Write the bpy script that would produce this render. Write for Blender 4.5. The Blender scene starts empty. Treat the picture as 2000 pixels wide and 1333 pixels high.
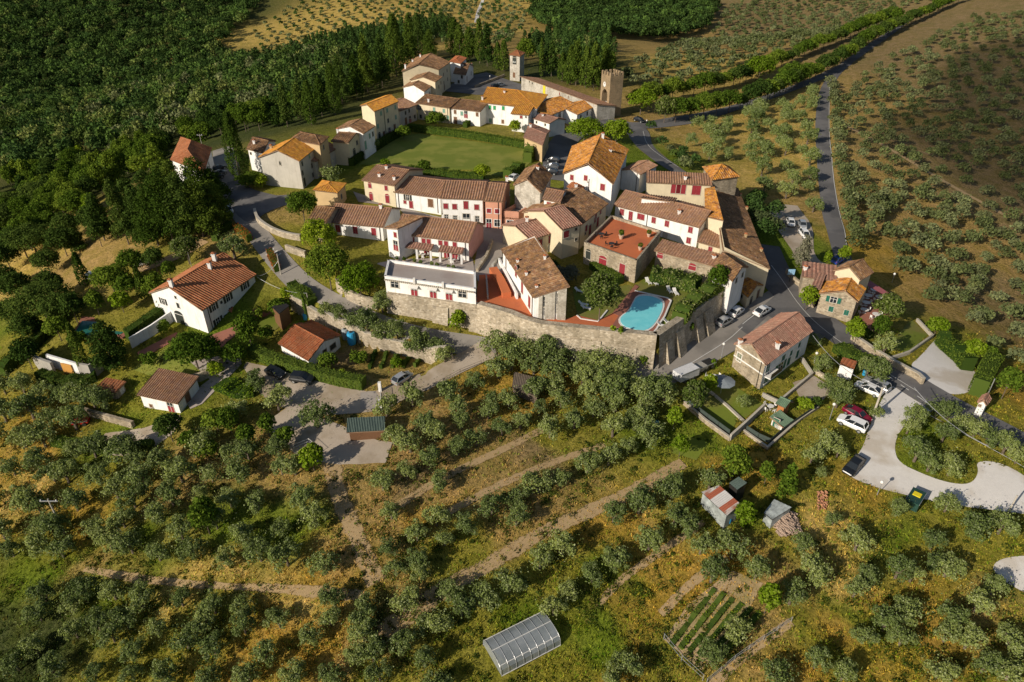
import bpy, bmesh, math, random
import numpy as np
from mathutils import Vector, Matrix
sc = bpy.context.scene
COL = sc.collection
# ---------------- camera, world, sun, exposure ----------------
TH = math.radians(32.0); CT, ST = math.cos(TH), math.sin(TH); F = 1333.3; HC = 66.0
cd = bpy.data.cameras.new('camera'); cam = bpy.data.objects.new('camera', cd); COL.objects.link(cam)
cd.lens = 24; cd.sensor_width = 36; cd.clip_end = 6000; cd.clip_start = 1
cam.location = (0, 0, HC); cam.rotation_euler = (math.radians(58), 0, 0); sc.camera = cam
SUN_EL = 25.0; SX, SY = 0.77, 0.64          # direction the light travels over the ground
w = bpy.data.worlds.new('World'); sc.world = w; w.use_nodes = True
wn = w.node_tree; bg = wn.nodes['Background']
sky = wn.nodes.new('ShaderNodeTexSky'); sky.sky_type = 'NISHITA'; sky.sun_disc = False
sky.sun_elevation = math.radians(SUN_EL); sky.sun_rotation = math.atan2(-SX, -SY)
sky.air_density = 1.0; sky.dust_density = 1.2
wn.links.new(sky.outputs[0], bg.inputs[0]); bg.inputs[1].default_value = 0.070
sl = bpy.data.lights.new('sun', 'SUN'); sun = bpy.data.objects.new('sun', sl); COL.objects.link(sun)
sl.energy = 4.9; sl.angle = math.radians(0.55); sl.color = (1.0, 0.895, 0.75)
ce = math.cos(math.radians(SUN_EL)); n_ = math.hypot(SX, SY)
sd = Vector((SX/n_*ce, SY/n_*ce, -math.sin(math.radians(SUN_EL))))
sun.rotation_euler = sd.to_track_quat('-Z', 'Y').to_euler(); sun.location = (-100, -80, 150)
sc.view_settings.view_transform = 'Standard'; sc.view_settings.look = 'None'
sc.view_settings.exposure = 0.06; sc.view_settings.gamma = 1.0
sc.cycles.max_bounces = 5; sc.cycles.diffuse_bounces = 3; sc.cycles.transparent_max_bounces = 8
RNG = random.Random(7); NR = np.random.default_rng(11)

# ---------------- pixel <-> world helpers ----------------
def ray(px, py):
    u = (px-1000)/F; v = (py-666.5)/F
    return np.array((u, CT - v*ST, -(ST + v*CT)))
def P(px, py, z):
    d = ray(px, py); t = (z-HC)/d[2]
    return np.array((d[0]*t, d[1]*t, z))
def proj(p):
    zc = HC-p[2]; dep = p[1]*CT + zc*ST
    return 1000+F*p[0]/dep, 666.5+F*(-p[1]*ST+zc*CT)/dep, dep
def hgt(p, py):                      # height above p at which the vertical through p shows at row py
    v = (py-666.5)/F                 # (-Y S + zc C) = v (Y C + zc S)
    zc = p[1]*(v*CT+ST)/(CT-v*ST)
    return (HC-zc)-p[2]

# ---------------- terrain ----------------
CTRL = [(0,1333,-16),(300,1333,-13),(700,1333,-10),(1000,1333,-10),(1400,1333,-9),(2000,1333,-10),
(0,1100,-14),(300,1100,-10),(700,1100,-6.5),(1000,1100,-6.5),(1400,1100,-5.5),(1700,1100,-5),(2000,1100,-6),
(0,900,-11),(300,900,-7),(650,900,-3.5),(1000,880,-3),(1300,900,-3),(1600,900,-2.5),(1990,950,-3),
(60,740,-6),(180,720,-5),(330,820,-5),(600,800,-3),(780,750,-1.6),(560,750,-2.5),(400,660,-0.6),(300,610,-.6),(430,740,-2.5),(480,700,-2),
(900,690,0),(1100,740,-.5),(1290,740,0),(1200,800,-2),(1400,680,0.6),(1500,600,1),(1540,570,1),(1600,640,0),(1480,770,-1),(1700,740,-1),(1850,780,-1.2),(1800,690,-1),(1990,800,-2),
(620,590,2.5),(700,640,1.4),(800,672,.8),(870,700,.1),(700,600,2.4),(620,540,4),(540,480,6),(500,420,7.3),(460,370,8),(430,320,8),
(1100,702,1.0),(1180,714,.8),(1270,722,.6),(1040,690,1.0),(970,672,.7),(400,480,4.5),(330,450,4),(210,530,0),(100,450,-8),(50,600,-9),(0,700,-9),(200,640,-1.5),(250,590,-.8),
(200,350,-14),(50,300,-26),(350,250,-14),(500,200,-8),(600,150,-4),(690,190,4),
(850,100,4),(950,150,7),(1050,140,8),(1200,230,8),(1260,270,7),(1330,320,6),(1100,90,3),
(880,300,9),(900,240,9),(1000,250,9),(800,260,9),(1100,260,8.5),(700,290,9),(600,350,8.3),(560,400,8),(650,480,6.5),(1090,340,8.6),(900,460,8.6),
(1450,330,4),(1350,230,6.5),(1550,200,6),(1625,170,6),(1615,300,5),(1640,450,3),(1560,430,2),(1700,500,0),(1850,600,-3),(1990,650,-6),(1800,350,2),(1990,350,0),(1700,200,6),(1990,150,8),(1600,90,9),(1860,5,20),(1500,290,4)]
WC = [tuple(P(a,b,c)) for a,b,c in CTRL]
WC += [(-330,420,-45),(-420,560,-60),(-260,520,-45),(-700,700,-25),(-500,900,0),(-200,800,-15),(-60,640,-14),(120,640,-16),(230,520,-14),(-100,480,-8),
 (330,560,4),(520,620,20),(-900,1500,60),(0,1500,50),(900,1500,70),(900,500,0),(500,300,-10),(-400,150,-60),(-300,250,-38),(0,-60,-28),(300,20,-20),(-1200,300,-40),(1200,0,-20)]
WC = np.array(WC, float); SC_ = 100.0
def _phi(r2): return 0.5*r2*np.log(r2+1e-9)
def _fit():
    n = len(WC); X = WC[:, :2]/SC_
    d2 = ((X[:, None]-X[None])**2).sum(-1)
    A = np.zeros((n+3, n+3)); A[:n, :n] = _phi(d2)+np.eye(n)*0.004; A[:n, n] = 1; A[:n, n+1:] = X; A[n, :n] = 1; A[n+1:, :n] = X.T
    b = np.zeros(n+3); b[:n] = WC[:, 2]
    return np.linalg.solve(A, b)
_w = _fit()
def T0(x, y):
    x = np.asarray(x, float); y = np.asarray(y, float); sh = x.shape
    q = np.stack([x.ravel(), y.ravel()], 1)/SC_; out = np.empty(len(q)); X = WC[:, :2]/SC_
    for i in range(0, len(q), 20000):
        s = q[i:i+20000]; d2 = ((s[:, None]-X[None])**2).sum(-1)
        out[i:i+20000] = _phi(d2)@_w[:-3]+_w[-3]+s@_w[-2:]
    return out.reshape(sh)
def inpoly(x, y, poly):
    x = np.asarray(x, float); y = np.asarray(y, float); c = np.zeros(x.shape, bool); n = len(poly)
    for i in range(n):
        x1, y1 = poly[i][:2]; x2, y2 = poly[(i+1) % n][:2]
        if y1 == y2: continue
        m = ((y1 > y) != (y2 > y)) & (x < (x2-x1)*(y-y1)/(y2-y1)+x1); c ^= m
    return c
CASTLE = [P(*q) for q in [(672,552,6.3),(735,556,6.2),(757,573,6),(930,594,6),(1040,632,6),(1110,642,6),(1281,658,6),(1340,618,6),(1434,560,6),(1452,528,6),(1460,500,6),(1420,440,7),(1390,370,7),(1262,350,8),(1180,340,8.5),(1090,345,8.7),(1000,340,9),(860,335,9),(700,372,8.8),(640,440,7.6),(630,500,6.8)]]
GARDEN = [P(*q) for q in [(574,604,-.9),(600,622,-1),(640,636,-1.2),(690,662,-1.6),(740,682,-1.9),(800,694,-2),(868,706,-2),(830,735,-2),(795,745,-2),(740,745,-2.2),(640,720,-2.2),(560,690,-2),(510,690,-1.8),(470,650,-1.2),(520,612,-1)]]
STEPS = [CASTLE, GARDEN]
def idz(poly, x, y):
    p = np.array(poly); d = (x[..., None]-p[:, 0])**2+(y[..., None]-p[:, 1])**2+1.0; wt = d**-1.5
    return (wt*p[:, 2]).sum(-1)/wt.sum(-1)
def axis(lo, hi, st, far_lo, far_hi, g=1.035):
    a = list(np.arange(lo, hi, st)); s = st
    while a[-1] < far_hi: s = min(s*g, 60); a.append(a[-1]+s)
    s = st; b = []
    c = lo
    while c > far_lo: s = min(s*g, 60); c -= s; b.append(c)
    return np.array(b[::-1]+a)
GX = axis(-105, 125, 0.8, -1700, 1700); GY = axis(42, 262, 0.8, -80, 2600)
XX, YY = np.meshgrid(GX, GY)
GZ = T0(XX, YY)
_fb = np.clip((YY-900)/1600, 0, 1); GZ = GZ*(1-_fb)+_fb*90
for _p in STEPS:
    m = inpoly(XX, YY, _p); GZ[m] = idz(_p, XX[m], YY[m])
far = np.clip((YY-300)/300, 0, 1)
GZ += far*3*np.sin(XX/37.0)*np.cos(YY/43.0)
def G(x, y):
    x = np.asarray(x, float); y = np.asarray(y, float)
    fi = np.interp(x, GX, np.arange(len(GX))); fj = np.interp(y, GY, np.arange(len(GY)))
    i = np.minimum(fi.astype(int), len(GX)-2); j = np.minimum(fj.astype(int), len(GY)-2); a = fi-i; b = fj-j
    return (GZ[j, i]*(1-a)+GZ[j, i+1]*a)*(1-b)+(GZ[j+1, i]*(1-a)+GZ[j+1, i+1]*a)*b
_ts = np.concatenate([np.arange(45, 420, .6), np.geomspace(420, 2500, 500)])
def g(px, py, off=0.0):              # ground point seen at a pixel (or the point of height off above it)
    d = ray(px, py); x = d[0]*_ts; y = d[1]*_ts; z = HC+d[2]*_ts
    dz = z-G(x, y)-off; k = np.argmax(dz < 0)
    if k == 0: k = len(_ts)-1
    lo, hi = _ts[k-1], _ts[k]
    for _ in range(18):
        m = (lo+hi)/2
        if HC+d[2]*m-float(G(d[0]*m, d[1]*m))-off < 0: hi = m
        else: lo = m
    m = (lo+hi)/2; xx, yy = d[0]*m, d[1]*m
    return np.array((xx, yy, float(G(xx, yy))))

# ---------------- object helpers ----------------
def tag(o, label, cat, group=None, kind=None):
    if label: o['label'] = label
    if cat: o['category'] = cat
    if group: o['group'] = group
    if kind: o['kind'] = kind
    return o
def empty(name, loc, rz=0, label=None, cat=None, group=None):
    o = bpy.data.objects.new(name, None); o.empty_display_size = .5
    o.location = [float(c) for c in loc]; o.rotation_euler = (0, 0, rz); COL.objects.link(o)
    return tag(o, label, cat, group)
def link(name, me, mat, parent=None, world=True):
    o = bpy.data.objects.new(name, me); COL.objects.link(o)
    if mat is not None and not me.materials:
        for mm in (mat if isinstance(mat, (list, tuple)) else [mat]): me.materials.append(mm)
    if parent is not None:
        o.parent = parent
        if world: o.matrix_parent_inverse = chain(parent).inverted()
    return o
def chain(o):
    m = Matrix.Translation(o.location) @ o.rotation_euler.to_matrix().to_4x4() @ Matrix.Diagonal((*o.scale, 1))
    if o.parent: m = chain(o.parent) @ o.matrix_parent_inverse @ m
    return m
class MB:
    def __init__(s): s.v = []; s.f = []; s.uv = {}; s.mi = []
    def face(s, pts, mi=0, uv=None):
        b = len(s.v); s.v += [tuple(float(c) for c in p) for p in pts]; s.f.append(tuple(range(b, b+len(pts)))); s.mi.append(mi)
        if uv is not None: s.uv[len(s.f)-1] = uv
    def box(s, x0, x1, y0, y1, z0, z1, mi=0, M=None):
        c = [(x0,y0,z0),(x1,y0,z0),(x1,y1,z0),(x0,y1,z0),(x0,y0,z1),(x1,y0,z1),(x1,y1,z1),(x0,y1,z1)]
        if M is not None: c = [tuple(M @ Vector(q)) for q in c]
        for a in ((0,3,2,1),(4,5,6,7),(0,1,5,4),(1,2,6,5),(2,3,7,6),(3,0,4,7)): s.face([c[i] for i in a], mi)
    def prism(s, poly, z0, z1, mi=0, top=True, bot=False):      # poly ccw, z per call or per vertex
        n = len(poly); A = [(p[0], p[1], z0 if np.isscalar(z0) else z0[i]) for i, p in enumerate(poly)]
        B = [(p[0], p[1], z1 if np.isscalar(z1) else z1[i]) for i, p in enumerate(poly)]
        for i in range(n):
            j = (i+1) % n; s.face([A[i], A[j], B[j], B[i]], mi)
        if top: s.face(B, mi)
        if bot: s.face(A[::-1], mi)
    def tube(s, p, q, r, r2=None, n=8, mi=0, cap=True):
        p = Vector(p); q = Vector(q); d = (q-p); 
        if d.length < 1e-6: return
        d.normalize(); a = d.orthogonal().normalized(); b = d.cross(a); r2 = r if r2 is None else r2
        A = [p+(a*math.cos(k*2*math.pi/n)+b*math.sin(k*2*math.pi/n))*r for k in range(n)]
        B = [q+(a*math.cos(k*2*math.pi/n)+b*math.sin(k*2*math.pi/n))*r2 for k in range(n)]
        for k in range(n): j = (k+1) % n; s.face([A[k], A[j], B[j], B[k]], mi)
        if cap: s.face(A[::-1], mi); s.face(B, mi)
    def lathe(s, c, prof, n=16, mi=0):                          # prof: list of (r, z)
        R = [[(c[0]+r*math.cos(k*2*math.pi/n), c[1]+r*math.sin(k*2*math.pi/n), c[2]+z) for k in range(n)] for r, z in prof]
        for a, b in zip(R[:-1], R[1:]):
            for k in range(n): j = (k+1) % n; s.face([a[k], a[j], b[j], b[k]], mi)
        s.face(R[0][::-1], mi); s.face(R[-1], mi)
    def mesh(s, name, smooth=False):
        me = bpy.data.meshes.new(name); me.from_pydata(s.v, [], s.f)
        me.polygons.foreach_set('material_index', s.mi)
        if s.uv:
            l = me.uv_layers.new(name='UVMap'); arr = np.zeros((len(me.loops), 2), np.float32)
            for fi, uvs in s.uv.items():
                st = me.polygons[fi].loop_start; arr[st:st+len(uvs)] = uvs
            l.data.foreach_set('uv', arr.ravel())
        if smooth: me.polygons.foreach_set('use_smooth', [True]*len(me.polygons))
        me.update(); return me
    def build(s, name, mat, parent=None, world=True, smooth=False):
        return link(name, s.mesh(name, smooth), mat, parent, world)

# ---------------- materials ----------------
class N:
    def __init__(s, name):
        s.m = bpy.data.materials.new(name); s.m.use_nodes = True; s.t = s.m.node_tree; s.t.nodes.clear()
        s.out = s.t.nodes.new('ShaderNodeOutputMaterial'); s.tc = None
    def n(s, ty, **k):
        x = s.t.nodes.new('ShaderNode'+ty)
        for a, b in k.items(): setattr(x, a, b)
        return x
    def l(s, a, b): s.t.links.new(a, b)
    def co(s, kind='Object'):
        if s.tc is None: s.tc = s.n('TexCoord')
        return s.tc.outputs[kind]
    def noise(s, scale, detail=4, rough=.6, vec=None, dim='3D', w=None):
        x = s.n('TexNoise'); x.inputs['Scale'].default_value = scale; x.inputs['Detail'].default_value = detail; x.inputs['Roughness'].default_value = rough
        s.l(vec if vec is not None else s.co(), x.inputs['Vector']); return x.outputs['Fac']
    def ramp(s, fac, stops, interp='LINEAR'):
        r = s.n('ValToRGB'); r.color_ramp.interpolation = interp; e = r.color_ramp.elements
        while len(e) < len(stops): e.new(.5)
        for i, (p, c) in enumerate(stops): e[i].position = p; e[i].color = (*c, 1) if len(c) == 3 else c
        s.l(fac, r.inputs[0]); return r.outputs[0]
    def mix(s, f, a, b, mode='MIX'):
        x = s.n('Mix', data_type='RGBA', blend_type=mode)
        for v, i in ((f, 0), (a, 6), (b, 7)):
            if isinstance(v, (int, float)): x.inputs[i].default_value = v
            elif isinstance(v, tuple): x.inputs[i].default_value = (*v, 1)
            else: s.l(v, x.inputs[i])
        return x.outputs[2]
    def math(s, op, a, b=None):
        x = s.n('Math', operation=op)
        for i, v in enumerate((a, b)):
            if v is None: continue
            if isinstance(v, (int, float)): x.inputs[i].default_value = v
            else: s.l(v, x.inputs[i])
        return x.outputs[0]
    def mapping(s, vec, scale):
        x = s.n('Mapping'); x.inputs['Scale'].default_value = scale; s.l(vec, x.inputs[0]); return x.outputs[0]
    def bump(s, h, st=.5, dist=.05):
        x = s.n('Bump'); x.inputs['Strength'].default_value = st; x.inputs['Distance'].default_value = dist; s.l(h, x.inputs['Height']); return x.outputs[0]
    def pr(s, col, rough=.85, bump=None, metal=0, spec=.3, **k):
        b = s.n('BsdfPrincipled')
        if isinstance(col, tuple): b.inputs['Base Color'].default_value = (*col, 1)
        else: s.l(col, b.inputs['Base Color'])
        if isinstance(rough, (int, float)): b.inputs['Roughness'].default_value = rough
        else: s.l(rough, b.inputs['Roughness'])
        b.inputs['Metallic'].default_value = metal; b.inputs['Specular IOR Level'].default_value = spec
        for a, v in k.items(): b.inputs[a.replace('_', ' ')].default_value = v
        if bump is not None: s.l(bump, b.inputs['Normal'])
        s.l(b.outputs[0], s.out.inputs[0]); return s.m
def plain(name, c, rough=.6, metal=0, var=.12, scale=3., spec=.4, **k):
    m = N(name); f = m.noise(scale, 4)
    return m.pr(m.ramp(f, [(.3, tuple(x*(1-var) for x in c)), (.7, tuple(min(1, x*(1+var)) for x in c))]), rough, metal=metal, spec=spec, **k)
def plaster(name, c, dirt=(.35,.30,.22), amt=.35):
    m = N(name); f = m.noise(.5, 6, .65); f2 = m.noise(5, 3, .6)
    vs = m.noise(1., 5, .7, m.mapping(m.co(), (1.6, 1.6, .22)))
    a = m.ramp(f, [(.35, tuple(x*.88 for x in c)), (.6, c)])
    a = m.mix(m.math('MULTIPLY', m.ramp(vs, [(.52, (0,0,0)), (.75, (1,1,1))]), amt), a, dirt)
    a = m.mix(m.math('MULTIPLY', m.ramp(f2, [(.6, (0,0,0)), (.8, (1,1,1))]), amt*.4), a, tuple(x*.7 for x in c))
    return m.pr(a, .9, m.bump(f2, .25, .02), spec=.15)
def stone(name, cols, sc_=2.2, flat=1.8, mortar=(.36,.30,.22)):
    m = N(name); v = m.mapping(m.co(), (sc_, sc_, sc_*flat))
    d = m.noise(2.5, 2); vv = m.n('VectorMath', operation='ADD'); m.l(v, vv.inputs[0]); m.l(m.math('MULTIPLY', d, .35), vv.inputs[1])
    a = m.n('TexVoronoi'); a.inputs['Scale'].default_value = 1; m.l(vv.outputs[0], a.inputs['Vector'])
    b = m.n('TexVoronoi', feature='DISTANCE_TO_EDGE'); b.inputs['Scale'].default_value = 1; m.l(vv.outputs[0], b.inputs['Vector'])
    s = m.n('SeparateColor'); m.l(a.outputs['Color'], s.inputs[0])
    c = m.ramp(s.outputs[0], [(i/(len(cols)-1), q) for i, q in enumerate(cols)])
    edge = m.ramp(b.outputs['Distance'], [(.02, (1,1,1)), (.09, (0,0,0))])
    c = m.mix(edge, c, mortar)
    big = m.noise(.28, 5, .7); c = m.mix(m.math('MULTIPLY', m.ramp(big, [(.46, (0,0,0)), (.68, (1,1,1))]), .55), c, (.13,.11,.07))
    st = m.noise(1., 5, .7, m.mapping(m.co(), (.9, .9, .12))); c = m.mix(m.math('MULTIPLY', m.ramp(st, [(.5, (0,0,0)), (.7, (1,1,1))]), .4), c, (.16,.14,.11))
    return m.pr(c, .95, m.bump(b.outputs['Distance'], .9, .08), spec=.1)
def tiles(name, cols, lichen=None, la=.5, gap=.58, seed=0):
    m = N(name); s = m.n('SeparateXYZ'); m.l(m.co('UV'), s.inputs[0])
    u = m.math('FLOOR', m.math('DIVIDE', s.outputs[0], gap)); v = m.math('FLOOR', m.math('DIVIDE', m.math('ADD', s.outputs[1], m.math('MULTIPLY', m.math('MODULO', u, 3), .13)), .42))
    c = m.n('CombineXYZ'); m.l(u, c.inputs[0]); m.l(v, c.inputs[1]); c.inputs[2].default_value = seed
    wn_ = m.n('TexWhiteNoise', noise_dimensions='3D'); m.l(c.outputs[0], wn_.inputs['Vector'])
    col = m.ramp(wn_.outputs['Value'], [(i/(len(cols)-1), q) for i, q in enumerate(cols)])
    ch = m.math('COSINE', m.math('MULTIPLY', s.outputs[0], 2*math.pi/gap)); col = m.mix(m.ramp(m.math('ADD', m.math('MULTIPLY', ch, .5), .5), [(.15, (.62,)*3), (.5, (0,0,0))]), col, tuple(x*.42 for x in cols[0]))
    big = m.noise(.45, 6, .7)
    col = m.mix(m.ramp(big, [(.40, (0,0,0)), (.62, (.85,)*3)]), col, tuple(x*.5 for x in cols[len(cols)//2]))
    if lichen:
        lf = m.noise(1.1, 6, .75); col = m.mix(m.math('MULTIPLY', m.ramp(lf, [(.42, (0,0,0)), (.62, (1,1,1))]), la), col, lichen)
    sp = m.noise(9, 2, .5); col = m.mix(m.ramp(sp, [(.62, (0,0,0)), (.70, (.75,)*3)]), col, (.50,.42,.32))
    fr = m.math('FRACT', m.math('DIVIDE', s.outputs[1], .42))
    h = m.math('ADD', m.math('MULTIPLY', fr, -1.), m.math('MULTIPLY', wn_.outputs['Value'], .8))
    return m.pr(col, .9, m.bump(h, .6, .05), spec=.15)
TC = [(.30,.13,.065),(.21,.10,.06),(.36,.20,.12),(.14,.085,.06),(.30,.17,.10),(.40,.27,.18)]
M = {}
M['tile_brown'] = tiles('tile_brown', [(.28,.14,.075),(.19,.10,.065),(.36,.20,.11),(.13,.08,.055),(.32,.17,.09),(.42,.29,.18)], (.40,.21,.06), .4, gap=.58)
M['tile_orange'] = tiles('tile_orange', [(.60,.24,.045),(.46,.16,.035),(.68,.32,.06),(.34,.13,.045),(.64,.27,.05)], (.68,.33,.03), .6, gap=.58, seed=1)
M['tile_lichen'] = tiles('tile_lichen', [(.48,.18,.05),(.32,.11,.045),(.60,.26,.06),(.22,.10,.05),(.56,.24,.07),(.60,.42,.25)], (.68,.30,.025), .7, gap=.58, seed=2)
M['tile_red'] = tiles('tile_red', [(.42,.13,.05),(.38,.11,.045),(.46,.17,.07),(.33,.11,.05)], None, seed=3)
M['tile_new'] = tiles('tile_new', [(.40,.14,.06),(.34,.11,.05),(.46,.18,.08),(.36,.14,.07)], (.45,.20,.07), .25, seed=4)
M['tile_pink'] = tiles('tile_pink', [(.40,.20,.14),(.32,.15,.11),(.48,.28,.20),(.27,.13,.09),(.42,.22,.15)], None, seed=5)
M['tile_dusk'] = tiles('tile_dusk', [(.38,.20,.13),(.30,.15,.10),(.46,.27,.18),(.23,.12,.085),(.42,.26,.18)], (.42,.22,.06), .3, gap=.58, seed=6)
M['white'] = plaster('white_plaster', (.80,.79,.77), (.40,.36,.28), amt=.5)
M['cream'] = plaster('cream_plaster', (.66,.57,.40), amt=.2)
M['ochre'] = plaster('ochre_plaster', (.55,.40,.22), amt=.25)
M['grey'] = plaster('weathered_plaster', (.50,.47,.41), (.30,.27,.21), .55)
M['salmon'] = plaster('salmon_plaster', (.62,.31,.21), amt=.12)
M['pink'] = plaster('pink_plaster', (.60,.32,.29), amt=.12)
M['orange_wall'] = plaster('orange_plaster', (.50,.19,.06), amt=.15)
M['stone'] = stone('field_stone', [(.30,.24,.16),(.42,.35,.25),(.22,.18,.13),(.50,.43,.32),(.34,.27,.19)])
M['rampart'] = stone('rampart_stone', [(.38,.32,.23),(.48,.41,.31),(.25,.21,.15),(.58,.51,.40),(.42,.35,.25),(.32,.27,.20)], 2.1, 1.9, (.40,.34,.26))
M['tower_stone'] = stone('tower_stone', [(.30,.21,.12),(.36,.26,.15),(.24,.17,.10),(.40,.30,.18)], 3.2, 1.5, (.33,.25,.16))
M['pale_stone'] = stone('pale_stone', [(.50,.47,.41),(.42,.39,.33),(.60,.56,.49),(.36,.33,.28)], 2.0, 1.7, (.5,.47,.4))
M['concrete'] = plaster('concrete', (.36,.34,.30), (.18,.17,.14), .4)
M['red'] = plain('red_shutter_paint', (.25,.024,.034), .55)
M['green_sh'] = plain('green_shutter_paint', (.015,.12,.085), .5)
M['pale_green'] = plain('pale_green_paint', (.16,.33,.25), .6)
M['bright_green'] = plain('bright_green_paint', (.02,.30,.10), .6)
M['dark_sh'] = plain('dark_shutter_paint', (.03,.035,.03), .5)
M['brown'] = plain('brown_wood', (.16,.08,.04), .6)
M['wood_orange'] = plain('orange_wood', (.40,.16,.05), .6)
M['glass'] = N('window_glass').pr((.02,.025,.03), .12, spec=.6)
M['trim'] = plain('white_trim', (.72,.70,.66), .7)
M['stone_trim'] = plain('stone_trim', (.42,.38,.31), .8)
M['metal_dark'] = plain('dark_metal', (.06,.055,.05), .45, .6)
M['metal_grey'] = plain('galvanised_metal', (.45,.46,.47), .4, .5)
M['asphalt'] = None
def ground_like(name, a, b, sc1=1.5, dark=None, darkp=.62, bs=.4, rough=.95):
    m = N(name); f = m.noise(sc1, 7, .7); f2 = m.noise(.12, 4, .6); f3 = m.noise(14, 3, .6)
    c = m.mix(f, a, b); c = m.mix(m.math('MULTIPLY', m.ramp(f3, [(.45, (0,0,0)), (.8, (1,1,1))]), .35), c, tuple(x*.6 for x in a))
    if dark: c = m.mix(m.ramp(f2, [(darkp-.12, (0,0,0)), (darkp, (.8,.8,.8))]), c, dark)
    return m.pr(c, rough, m.bump(m.math('ADD', f, m.math('MULTIPLY', f3, .4)), bs, .08), spec=.15)
M['asphalt'] = ground_like('asphalt', (.13,.127,.125), (.20,.19,.185), .5, (.10,.098,.10), .55, .2)
M['asphalt_old'] = ground_like('old_asphalt', (.24,.22,.195), (.33,.30,.265), .5, (.19,.175,.155), .6, .2)
M['gravel'] = ground_like('pale_gravel', (.58,.55,.51), (.74,.71,.67), .6, (.47,.41,.33), .62, .5)
M['gravel_brown'] = ground_like('brown_gravel', (.36,.30,.235), (.47,.40,.32), .7, (.28,.22,.15), .6, .5)
M['lawn'] = ground_like('mown_lawn', (.12,.165,.02), (.18,.21,.03), .35, (.19,.165,.05), .6, .5)
M['lawn_dry'] = ground_like('dry_mown_lawn', (.19,.22,.035), (.27,.26,.06), .25, (.14,.18,.025), .55, .5)
M['dirt'] = ground_like('bare_dirt', (.36,.24,.12), (.45,.31,.17), .9, (.24,.19,.08), .66, .6)
M['terracotta'] = ground_like('terracotta_paving', (.50,.14,.055), (.58,.18,.075), 1.2, (.40,.12,.06), .65, .1)
M['terrace_tile'] = ground_like('grey_terrace_tile', (.36,.31,.28), (.43,.38,.34), .8, (.33,.27,.24), .6, .1)
M['paving'] = ground_like('stone_paving', (.30,.27,.24), (.38,.34,.30), 1, (.25,.22,.2), .6, .2)
M['redpave'] = ground_like('brick_paving', (.30,.12,.08), (.37,.17,.12), 1, (.26,.11,.08), .6, .2)
M['soil'] = ground_like('tilled_soil', (.36,.25,.14), (.46,.34,.20), 2.5, (.24,.20,.07), .58, 1.)
def leafmat(name, cols, tr=.25, obj=True, attr=None):
    m = N(name); gi = m.n('NewGeometry')
    c = m.ramp(gi.outputs['Random Per Island'], [(i/(len(cols)-1), q) for i, q in enumerate(cols)])
    if obj:
        oi = m.n('ObjectInfo'); hv = m.n('HueSaturation'); m.l(c, hv.inputs['Color']); hv.inputs['Saturation'].default_value = 1.05
        m.l(m.math('ADD', m.math('MULTIPLY', oi.outputs['Random'], .6), .70), hv.inputs['Value'])
        m.l(m.math('ADD', m.math('MULTIPLY', oi.outputs['Random'], -.03), .515), hv.inputs['Hue']); c = hv.outputs[0]
    if attr:
        at = m.n('Attribute', attribute_name=attr); c = m.mix(1., c, at.outputs['Color'], 'MULTIPLY')
    d = m.n('BsdfDiffuse'); m.l(c, d.inputs[0]); t = m.n('BsdfTranslucent'); m.l(c, t.inputs[0])
    x = m.n('MixShader'); x.inputs[0].default_value = tr; m.l(d.outputs[0], x.inputs[1]); m.l(t.outputs[0], x.inputs[2])
    m.l(x.outputs[0], m.out.inputs[0]); return m.m
M['olive'] = leafmat('olive_leaf', [(.155,.205,.065),(.225,.275,.095),(.18,.23,.065),(.34,.38,.20),(.125,.17,.045),(.24,.29,.085)], .3)
M['leaf'] = leafmat('broad_leaf', [(.07,.12,.018),(.11,.17,.025),(.16,.22,.035),(.055,.095,.015),(.13,.19,.03)])
M['leaf_dark'] = leafmat('dark_leaf', [(.045,.078,.018),(.06,.10,.022),(.085,.125,.028),(.035,.062,.015)])
M['leaf_cyp'] = leafmat('cypress_leaf', [(.050,.085,.016),(.07,.11,.02),(.10,.145,.026),(.04,.068,.013)])
M['leaf_bright'] = leafmat('bright_leaf', [(.14,.21,.02),(.20,.28,.03),(.11,.18,.015),(.27,.33,.06)])
M['leaf_gloss'] = leafmat('glossy_leaf', [(.09,.13,.025),(.14,.19,.04),(.25,.27,.12),(.06,.09,.02),(.12,.16,.03)])
M['leaf_pale'] = leafmat('pale_leaf', [(.18,.18,.12),(.24,.23,.16),(.13,.14,.08)])
M['leaf_red'] = leafmat('red_leaf', [(.30,.05,.02),(.38,.09,.02),(.16,.12,.02),(.24,.04,.02)], .2, False)
M['hedge'] = leafmat('hedge_leaf', [(.075,.12,.015),(.11,.16,.02),(.14,.19,.03),(.06,.095,.015)], .2, False)
M['hedge_dark'] = leafmat('dark_hedge_leaf', [(.04,.06,.012),(.06,.085,.016),(.08,.10,.02)], .2, False)
M['tuft'] = leafmat('weed_leaf', [(1,1,1),(.7,.75,.6),(1.2,1.15,.9),(.85,.9,.6)], .2, False, 'tint')
M['forest'] = leafmat('forest_leaf', [(1,1,1),(.65,.7,.65),(1.35,1.3,1.1),(.85,.9,.75)], .2, False, 'tint')
M['bark'] = plain('bark', (.13,.10,.075), .95, var=.4, scale=6)
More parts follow.
